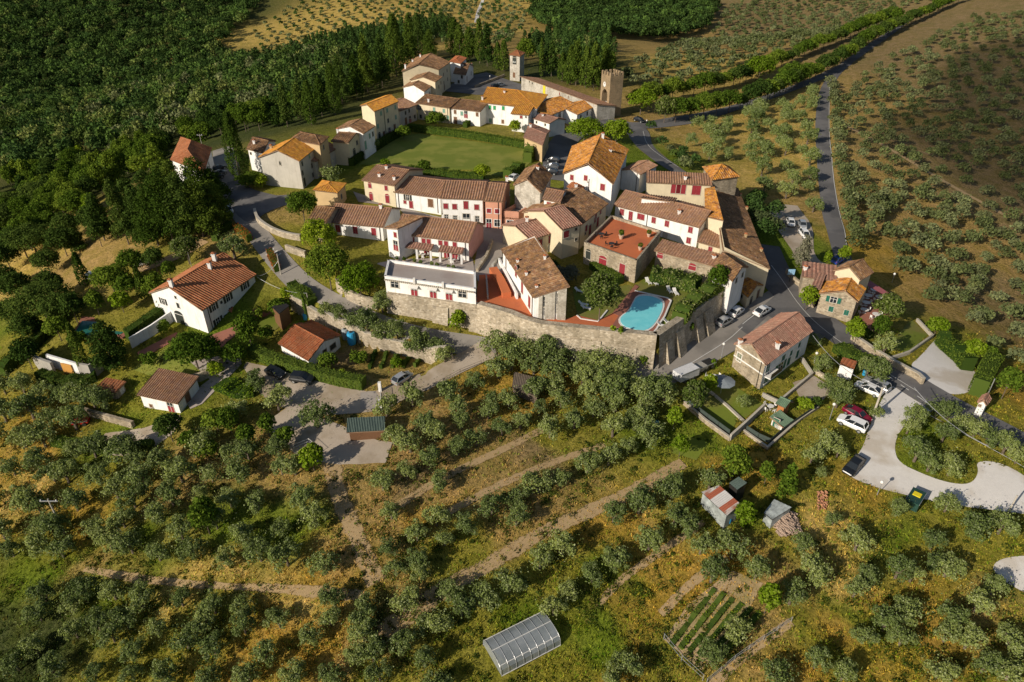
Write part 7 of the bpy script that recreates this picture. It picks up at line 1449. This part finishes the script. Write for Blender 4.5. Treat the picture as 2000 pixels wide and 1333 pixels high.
# ---------------- avenue ----------------
def along(px, st, off=0):
    c = resample([g(*p) for p in px], st); return c
def worldtree(kind, x, y, wm_, hm, mat, **k):
    px, py, dp = proj((x, y, float(G(x, y)))); return tree(kind, px, py, wm_*F/dp, hm=hm, mat=mat, **k)
k = 0
for nm, px in (('upper', [(1268,208),(1340,192),(1430,172),(1500,142),(1560,115),(1640,84),(1720,50),(1800,16),(1830,4)]), ('lower', [(1318,240),(1360,234),(1430,220),(1490,202),(1560,168),(1630,134),(1690,92),(1770,52),(1840,20),(1880,4)])):
    for i, p in enumerate(along(px, 6.6)[:48]):
        pr_ = proj((*p, float(G(*p)))); big = RNG.uniform(.72, 1.12)
        worldtree('round', p[0], p[1], 8.0*big, 7.6*big, 'leaf' if RNG.random() < .6 else 'leaf_dark', name='avenue_tree', label=f'round avenue tree, {ORD[i] if i < 30 else ORD[i-30]+" past the bend"} from the village in the {nm} row', cat='tree', group='round crowned trees of the avenue')
T('round',1253,196,66,hm=8,crown=True,mat='leaf_bright',label='large round tree right of the gate tower'); T('round',1300,212,44,hm=8,crown=True,mat='leaf_gloss',label='pale flowering round tree at the junction beyond the gate tower'); T('round',1486,132,56,hm=10,crown=True,mat='leaf_bright',label='biggest round tree in the upper avenue row'); T('round',1548,142,50,hm=9,crown=True,mat='leaf',label='biggest round tree in the lower avenue row')
# ---------------- olive groves: rows of single trees ----------------
def orow(lab, grp, px, st=4.3, d=(46, 56), jit=.4, m=40, skip=()):
    c = resample([g(*p) for p in px], st); n = 0
    for i, p in enumerate(c[:m]):
        x, y = p[0]+RNG.gauss(0, jit), p[1]+RNG.gauss(0, jit); z_ = float(G(x, y)); a = proj((x, y, z_+2.5)); s = (RNG.uniform(*d)+RNG.gauss(0, 4.5))*.93/F*a[2]/4.1
        if i in skip or any(inpoly(x, y, E) for E in EXCL+TEXCL): continue
        n += 1; plan_olive(x, y, z_, s, f'{lab}, {ORD[min(n-1,29)]} from the left', grp)
CG = 'olive trees of the central grove'
orow('olive in the row just above the long dirt track', CG, [(775,1180),(880,1108),(1000,1040),(1130,985),(1280,912)], 3.7)
orow('olive in the second row above the long dirt track', CG, [(768,1130),(880,1060),(1010,985),(1140,930),(1270,870)], 3.7)
orow('olive in the third row above the long dirt track', CG, [(760,1080),(880,1010),(1010,935),(1150,880),(1240,835)], 3.6)
orow('olive in the fourth row above the long dirt track', CG, [(715,1030),(820,970),(950,905),(1080,850),(1200,800)], 3.7)
orow('olive in the fifth row above the long dirt track', CG, [(700,975),(800,930),(930,870),(1060,810),(1180,765)], 3.8)
orow('olive in the sixth row above the long dirt track', CG, [(695,925),(790,885),(900,835),(1020,785),(1130,745)], 4.)
orow('olive in the short row right of the green roofed shed', CG, [(770,870),(860,835),(960,790)], 4.6)
orow('olive in the row under the lane bend', CG, [(755,815),(800,800),(860,785),(920,770),(975,735)], 4.4)
orow('olive in the row at the foot of the rampart', CG, [(975,692),(1020,700),(1065,706),(1110,714),(1160,726),(1218,738)], 3.6, (52, 64))
orow('olive in the second row below the rampart', CG, [(1000,722),(1060,732),(1120,745),(1180,758),(1225,768)], 3.9, (50, 62))
orow('olive below the bend of the main road', CG, [(1190,790),(1235,800),(1290,780),(1300,790)], 5, (58, 72))
WG = 'olive trees of the west grove'
for i, px in enumerate([[(150,892),(260,900),(340,905),(440,898),(560,895)],[(20,930),(130,940),(260,948),(380,945),(500,940),(640,935)],[(10,985),(140,990),(280,985),(400,985),(540,985),(650,985)],[(20,1040),(150,1045),(280,1040),(420,1040),(560,1040),(680,1050)],[(30,1090),(150,1095),(280,1085),(420,1095),(560,1100),(700,1115)],[(110,1165),(230,1165),(360,1180),(480,1190),(600,1180),(720,1195)],[(70,1215),(200,1220),(330,1230),(460,1235),(600,1235),(700,1245)],[(60,1275),(190,1275),(320,1285),(450,1285),(580,1290),(690,1290)],[(40,1325),(170,1325),(300,1335),(430,1335),(560,1335),(650,1340)]]):
    orow(f'olive in west grove row {ORD[i]} from the top', WG, px, [4.6,4.5,4.6,4.7,4.6,5.0,4.9,4.9,5.][i], (48, 62), .7)
orow('olive on the slope under the west garage hedge', 'olive trees of the far west slope', [(10,770),(60,775),(110,785),(160,795)], 4.4, (44, 56)); orow('olive left of the small west gravel path', 'olive trees of the far west slope', [(10,820),(60,825),(110,830),(150,845)], 4.4, (46, 58)); orow('olive above the top row of the west grove', 'olive trees of the far west slope', [(5,872),(50,872),(90,878)], 4.4, (46, 58)); orow('olive below the tiny stone store', 'olive trees of the far west slope', [(190,795),(210,800)], 4.4, (44, 50), .2)
SG = 'scattered olive trees below the long dirt track'
for i,(x,y,d) in enumerate([(1099,1060,58),(1056,1085,50),(1204,1085,60),(1270,1049,58),(1251,977,60),(1302,948,60),(1201,995,50),(994,1129,56),(947,1158,56),(900,1176,58),(1081,1183,50),(856,1205,56),(788,1169,56),(784,1252,54),(726,1267,54),(828,1285,50),(853,1325,56),(1226,1288,60),(1157,1118,46),(705,1205,56),(880,1150,50),(1110,1150,44),(740,1310,50),(825,1215,44)]): olive(x,y,d,f'scattered olive below the long dirt track, {ORD[i]} of those above the greenhouse' if i<20 else f'scattered olive near the greenhouse end of the track, {ORD[i-20]} one',SG)
EG = 'olive trees on the dry slope below the gravel lot'
for i,(x,y,d) in enumerate([(1680,1049,52),(1590,1096,56),(1568,1056,46),(1601,1122,56),(1698,1125,48),(1673,1147,46),(1760,1104,54),(1785,1118,46),(1858,1100,56),(1830,1092,44),(1778,1183,60),(1735,1205,56),(1764,1241,50),(1865,1198,56),(1898,1241,56),(1852,1235,48),(1916,1169,58),(1945,1140,50),(1981,1238,60),(1981,1303,60),(1597,1285,52),(1525,1310,66),(1394,1267,60),(1445,1223,56)]): olive(x,y,d,f'olive on the dry slope below the gravel lot, {ORD[i]} counted downhill',EG)
for i,(x,y,d) in enumerate([(1550,1154,52),(1481,1104,52),(1434,1064,60),(1394,1111,62),(1372,1056,52),(1825,1053,46),(1912,1024,58),(1963,1017,56),(1854,980,46),(1757,988,44),(1630,1009,36),(1322,999,54),(1314,948,48),(1390,930,56),(1350,1020,50),(1200,1320,50),(1930,1290,56),(1840,1300,56),(1690,1240,44),(1650,1310,50)]): olive(x,y,d,f'olive around the sheds and the lower gravel edge, {ORD[i]} of them',EG)
IG = 'olive trees around the gravel lot'
for i,(x,y,d) in enumerate([(1790,808,48),(1778,828,40),(1795,876,56),(1822,895,46),(1862,903,48),(1836,790,44),(1858,800,40),(1885,815,44),(1912,828,46),(1940,845,44),(1970,862,48),(1995,880,44),(1850,838,44),(1617,862,52),(1590,880,44),(1640,875,40),(1605,920,24),(1640,772,46),(1712,803,30),(1607,705,42),(1622,745,46),(1650,760,46),(1715,725,54),(1700,710,40),(1590,660,30)]): olive(x,y,d,f'olive around the gravel lot and its island, {ORD[i]} of them',IG)
for i,(x,y,d) in enumerate([(636,600,32),(662,610,34),(715,625,50),(745,640,46),(775,645,46),(815,668,60),(850,672,44),(868,685,40),(690,622,40)]): olive(x,y,d,f'olive on the bank between road and garden wall, {ORD[i]} from the left','olive trees along the road bank')
for i,(x,y,d) in enumerate([(1275,760,64),(1262,800,52),(1290,745,50)]): olive(x,y,d,f'big grey olive at the end of the rampart road, {ORD[i]} one','big olives by the rampart road')
# ---------------- far masses ----------------
TA = np.array(TREES)
def scatter(px, st, jit=.35, rot=0., avoid=3.0, excl=True):
    wp = np.array([g(*p)[:2] for p in px]); lo, hi = wp.min(0), wp.max(0); ctr = (lo+hi)/2; R_ = np.hypot(*(hi-lo))/2+st
    a, b = np.meshgrid(np.arange(-R_, R_, st), np.arange(-R_, R_, st)); q = np.stack([a.ravel(), b.ravel()], 1)+NR.normal(0, st*jit, (a.size, 2)); c, s = math.cos(rot), math.sin(rot)
    q = q@np.array([[c, s], [-s, c]])+ctr; k = inpoly(q[:, 0], q[:, 1], wp); q = q[k]
    if excl:
        for E in EXCL: q = q[~inpoly(q[:, 0], q[:, 1], E)]
    if avoid and len(TA): q = q[np.array([((TA[:, :2]-p)**2).sum(1).min() > avoid**2 for p in q], bool)] if len(q) else q
    return q
MIDF = [(1345,262),(1400,238),(1500,215),(1590,178),(1602,250),(1604,330),(1612,400),(1600,470),(1540,440),(1500,395),(1445,330),(1400,330),(1340,310)]
def bands(pts, nb):
    pp = np.array([proj((*p, float(G(*p))))[:2] for p in pts]); o = np.argsort(pp[:, 1]); out = [''] * len(pts)
    for b_ in range(0, len(o), nb):
        for k, i in enumerate(sorted(o[b_:b_+nb], key=lambda i: pp[i, 0])): out[i] = f'{ORD[k]} from the left in the {ORD[b_//nb]} line from the top'
    return out
mid = scatter(MIDF, 7.6, .22, .5); MBL = bands(mid, 9)
for i, p in enumerate(mid):
    z_ = float(G(*p)); s = RNG.uniform(.95, 1.4); plan_olive(p[0], p[1], z_, s, f'olive on the golden slope, {MBL[i]}', 'olive trees on the golden slope')
build_olives()
TA = np.concatenate([TA, np.stack([mid[:, 0], mid[:, 1], np.full(len(mid), 2.)], 1)])
def mass(name, sets, mat, label, cat, q3=True):
    """one merged object for a far-off mass of trees: sets = (points, radius range, height range, leaf size, cards per tree, tints, squash)"""
    Qs, Ts = [], []
    for pts, rr, hr, leaf, nc, tints, kind in sets:
        rs = NR; n = len(pts); 
        if n == 0: continue
        r = rs.uniform(*rr, n); h = rs.uniform(*hr, n); z_ = G(pts[:, 0], pts[:, 1])
        vs = [VAR[kind][v][0] for v in range(len(VAR[kind]))]
        for i in range(n):
            _, pt, nr = vs[rs.integers(len(vs))]; idx = rs.integers(len(pt), size=nc); a = rs.random()*6.28; c, s = math.cos(a), math.sin(a)
            p = pt[idx]*np.array((r[i], r[i], h[i])); p = np.stack([p[:, 0]*c-p[:, 1]*s+pts[i, 0], p[:, 0]*s+p[:, 1]*c+pts[i, 1], p[:, 2]+z_[i]], 1); nn = nr[idx]; nn = np.stack([nn[:, 0]*c-nn[:, 1]*s, nn[:, 0]*s+nn[:, 1]*c, nn[:, 2]], 1)
            Qs.append(cards(rs, p, nn, leaf, .9, False).astype(np.float32)); t = np.array(tints[rs.integers(len(tints))])*rs.uniform(.8, 1.2); Ts.append(np.broadcast_to(t, (nc, 3)).astype(np.float32))
    Q = np.concatenate(Qs); Tt = np.concatenate(Ts); me = polymesh(name, Q, Tt); o = link(name, me, mat); tag(o, label, cat, None, 'stuff'); return o
FT = [(.06,.11,.03),(.085,.145,.035),(.05,.09,.026),(.13,.175,.05),(.075,.125,.032),(.17,.19,.09),(.10,.15,.035),(.19,.22,.07),(.055,.10,.03)]
DT = [(.04,.07,.02),(.05,.085,.024),(.035,.06,.018)]
OT = [(.13,.155,.065),(.17,.19,.095),(.11,.135,.055),(.145,.165,.08)]
WOOD = [(-60,-30),(520,-30),(470,60),(420,110),(520,130),(600,125),(680,118),(700,150),(660,175),(560,250),(480,262),(420,270),(330,300),(325,350),(250,360),(190,400),(190,430),(130,470),(60,505),(-80,520)]
wd = scatter(WOOD, 7.2, .42, .3, 3.)
dep = np.array([proj((*p, float(G(*p))))[2] for p in wd])
near = wd[dep < 270]; midw = wd[(dep >= 270) & (dep < 420)]; farw = wd[dep >= 420]; farw = farw[NR.random(len(farw)) < .75]
print('wood', len(near), len(midw), len(farw))
sel = near[np.argsort(np.hypot(near[:, 0], near[:, 1]))]; sel1 = sel[:150]; rest = sel[150:]
SBL = bands(sel1, 15)
for i, p in enumerate(sel1): worldtree('broad' if i % 4 else 'conifer', p[0], p[1], RNG.uniform(5.5, 8.5), RNG.uniform(6, 9.5), RNG.choice(['leaf', 'leaf', 'leaf_dark', 'leaf_bright' if i % 9 == 0 else 'leaf']), name='woodland_tree', label=f'western woodland tree, {SBL[i]}', cat='tree', group='trees at the near edge of the western woodland')
mass('woodland', [(rest[::8], (1.2, 2.), (9, 15), .35, 330, DT, 'cypress'), (rest[1::4], (2.4, 3.6), (7, 13), .38, 380, DT+FT[:3], 'conifer'), (np.concatenate([rest[2::4], rest[3::4], rest[4::8]]), (2.8, 5.8), (6, 12), .42, 400, FT, 'broad'), (midw[::9], (1.4, 2.4), (9, 15), .5, 160, DT, 'cypress'), (midw, (3.2, 6.4), (6, 13), .55, 260, FT, 'broad'), (farw, (4.2, 7.6), (7, 14), .85, 130, FT[:5]+DT, 'broad')], M['forest'], 'dense green woodland covering the valley beyond the village', 'woodland')
W2 = [(1040,-25),(1370,-25),(1400,20),(1380,60),(1200,78),(1100,70),(1030,35)]
w2_ = scatter(W2, 7, .35, .2, 3.); W3 = [(470,50),(560,-20),(700,-40),(620,60),(500,110),(440,100)]
BEL = scatter([(560,130),(700,80),(760,70),(860,40),(880,60),(800,110),(730,170),(640,215),(560,240)], 6.5, .35, .1, 3.)
BE2 = scatter([(1015,110),(1100,70),(1180,90),(1200,140),(1160,150),(1060,120)], 6.5, .35, .1, 3.)
mass('dark_woodland', [(w2_, (4, 6), (7, 11), .8, 130, DT+FT[:2], 'broad'), (BEL[::2], (2.6, 3.8), (9, 14), .42, 330, FT[:3]+DT, 'conifer'), (BEL[1::2], (1.4, 2.8), (7, 15), .42, 260, DT+FT[:2], 'cypress'), (BE2[::3], (3., 4.2), (6, 9), .42, 260, FT, 'broad'), (BE2[1::3], (1.4, 2.2), (10, 14), .42, 240, DT+FT[:2], 'cypress'), (BE2[2::3], (2.6, 3.6), (8, 13), .42, 280, FT[:3], 'conifer')], M['forest'], 'dark woodland on the far slopes behind the village', 'woodland')
SHB = scatter([(1500,395),(1540,450),(1530,520),(1500,530),(1470,450),(1450,395)], 4., .35, .1, 2.5); SH2 = scatter([(1240,262),(1262,250),(1330,300),(1400,335),(1370,325),(1330,345)], 4.5, .35, .1, 2.5)
mass('shrubland', [(SHB, (2, 3), (3.5, 5.5), .28, 420, FT[:4]+[(.06,.08,.035)], 'broad'), (SH2, (1.4, 2.2), (2, 3.6), .25, 260, FT+OT[:1], 'broad')], M['forest'], 'dark shrubs and small trees between the outer range and the lane', 'shrubs')
EF = [(1640,190),(1700,140),(1800,90),(1900,40),(2080,20),(2100,300),(2100,760),(1990,720),(1900,660),(1830,610),(1760,560),(1700,500),(1660,440),(1640,320)]
ef = scatter(EF, 6.7, .22, .35, 3.)
keep = np.array([NR.random() < .93 for _ in ef]); ef = ef[keep]
LEFTROW = along([(1622,170),(1632,250),(1640,330),(1655,420),(1668,500)], 4.8); ef = np.concatenate([ef, LEFTROW+NR.normal(0,.5,LEFTROW.shape)])
# dense lower part
ef2 = scatter([(1660,330),(1740,350),(1850,400),(1960,470),(2080,560),(2080,700),(1900,640),(1780,560),(1700,500),(1665,440)], 6.0, .3, .1, 3.2)
nf = scatter([(1210,150),(1300,100),(1420,20),(1500,-30),(1900,-40),(1860,-10),(1760,20),(1640,75),(1560,100),(1450,130),(1350,180),(1260,190)], 8.0, .25, .2, 3.5)
hill = scatter([(480,75),(600,-10),(700,-40),(1040,-40),(1020,60),(990,90),(870,95),(760,60),(700,75),(620,110),(540,110)], 11, .22, .4, 3.)
mass('olive_field', [(ef, (1.5, 2.7), (2.8, 4.8), .28, 210, OT, 'broad'), (ef2, (1.4, 2.4), (2.8, 4.6), .26, 200, OT, 'broad'), (nf, (1.8, 3.), (3.2, 5.), .45, 130, OT, 'broad'), (hill, (1.8, 3.0), (3, 4.5), .6, 70, OT[:2]+FT[:1], 'broad')], M['forest'], 'olive trees dotted in rows over the far eastern and northern fields', 'olive field')
print('olives far', len(ef), len(ef2), len(nf), len(hill), 'woods', len(w2_), len(BEL))
# ---------------- weeds and tall grass ----------------
def weeds():
    n = 95000; u = NR.random(n)*2200-100; v = 640+NR.random(n)**.9*760; xs = []; 
    d = np.stack([(u-1000)/F, CT-((v-666.5)/F)*ST, -(ST+((v-666.5)/F)*CT)], 1); t = (-5-HC)/d[:, 2]; x, y = d[:, 0]*t, d[:, 1]*t
    for _ in range(4): z = G(x, y); t = (z-HC)/d[:, 2]; x, y = d[:, 0]*t, d[:, 1]*t
    m = np.ones(n, bool)
    for E in EXCL: m &= ~inpoly(x, y, E)
    for E in [CASTLE]: m &= ~inpoly(x, y, E)
    x, y = x[m], y[m]; z = G(x, y); n = len(x); cl = np.sin(x*.7+np.sin(y*.5)*2)*np.cos(y*.6+np.sin(x*.4)*2)
    k = NR.random(n) < .30+.55*np.clip(cl+.3, 0, 1); x, y, z = x[k], y[k], z[k]; n = len(x); col = gcol(x, y)
    m_ = 4; X = np.repeat(x, m_)+NR.normal(0, .16, n*m_); Y = np.repeat(y, m_)+NR.normal(0, .16, n*m_); hh = np.repeat(NR.uniform(.08, .42, n), m_)
    base = np.stack([X, Y, np.repeat(z, m_)-.03], 1); a = NR.random(n*m_)*6.28; w_ = NR.uniform(.035, .10, n*m_); s = np.stack([np.cos(a)*w_, np.sin(a)*w_, 0*a], 1); tip = base+np.stack([NR.normal(0, .12, n*m_), NR.normal(0, .12, n*m_), hh], 1)
    Q = np.stack([base-s, base+s, tip], 1); tint = np.repeat(col*NR.uniform(.75, 1.7, (n, 1))*np.where(NR.random((n, 1)) < .25, np.array([[.5, .85, .4]]), 1), m_, 0)
    o = link('wild_grass', polymesh('wild_grass', Q, tint), M['tuft']); tag(o, 'tall dry grass and green weeds covering the grove slopes', 'wild grass', None, 'stuff')
    # low brambles and weeds clumps
    k = NR.random(len(x)) < .075*(.4+1.2*(np.sin(x*.21+2*np.sin(y*.13))*np.cos(y*.17) > 0)); cx, cy, cz = x[k], y[k], z[k]; n = len(cx); mm = 34; P0 = np.repeat(np.stack([cx, cy, cz], 1), mm, 0); d = NR.normal(size=(n*mm, 3)); d[:, 2] = np.abs(d[:, 2]); d /= np.linalg.norm(d, axis=1)[:, None]
    R_ = np.repeat(NR.uniform(.25, .85, n), mm)[:, None]; p = P0+d*R_*np.array((1, 1, .6)); t = np.array([(.06,.09,.018),(.10,.13,.025),(.14,.13,.035),(.045,.07,.015)])[NR.integers(4, size=n)]
    o = link('undergrowth', polymesh('undergrowth', cards(NR, p, d, .10), np.repeat(t, mm, 0)), M['tuft']); tag(o, 'low green weeds and brambles under the olive trees', 'undergrowth', None, 'stuff')
weeds()

# ---------------- unseen cloudy mesh added toward the sun to shade the eastern field ----------------
def shade_cloud(cx, cy, ra, rb, hz, lab, seed):
    a_ = math.atan2(SY, SX); rs = np.random.default_rng(seed); h = hz/math.tan(math.radians(SUN_EL)); ux, uy = SX/n_len, SY/n_len
    bm = bmesh.new(); bmesh.ops.create_icosphere(bm, subdivisions=5, radius=1); ph = rs.random(6)*6.28
    for v in bm.verts:
        c = v.co.copy(); k = 1+.13*math.sin(3*c.x*2+ph[0])*math.cos(4*c.y+ph[1])+.07*math.sin(9*c.x+ph[2]+3*c.z)*math.sin(8*c.y+ph[3])+.04*math.sin(17*c.y+ph[4])*math.cos(15*c.x)
        x, y = c.x*ra*k, c.y*rb*k; v.co = (cx-ux*h+x*math.cos(a_)-y*math.sin(a_), cy-uy*h+x*math.sin(a_)+y*math.cos(a_), hz+max(c.z, -.25)*38*k)
    me = bpy.data.meshes.new('shade_cloud'); bm.to_mesh(me); bm.free(); me.polygons.foreach_set('use_smooth', [True]*len(me.polygons)); tag(link('shade_cloud', me, CLM), lab, 'shade_cloud', None, 'stuff')
n_len = math.hypot(SX, SY); m = N('thin_shade_cloud'); d_ = m.n('BsdfDiffuse'); d_.inputs[0].default_value = (.9,.9,.9,1); t_ = m.n('BsdfTransparent'); x_ = m.n('MixShader'); x_.inputs[0].default_value = .42; m.l(t_.outputs[0], x_.inputs[1]); m.l(d_.outputs[0], x_.inputs[2]); m.l(x_.outputs[0], m.out.inputs[0]); CLM = m.m
shade_cloud(275, 270, 185, 88, 500, 'thin white cloudy mesh added out of view to shade the eastern olive field', 3)
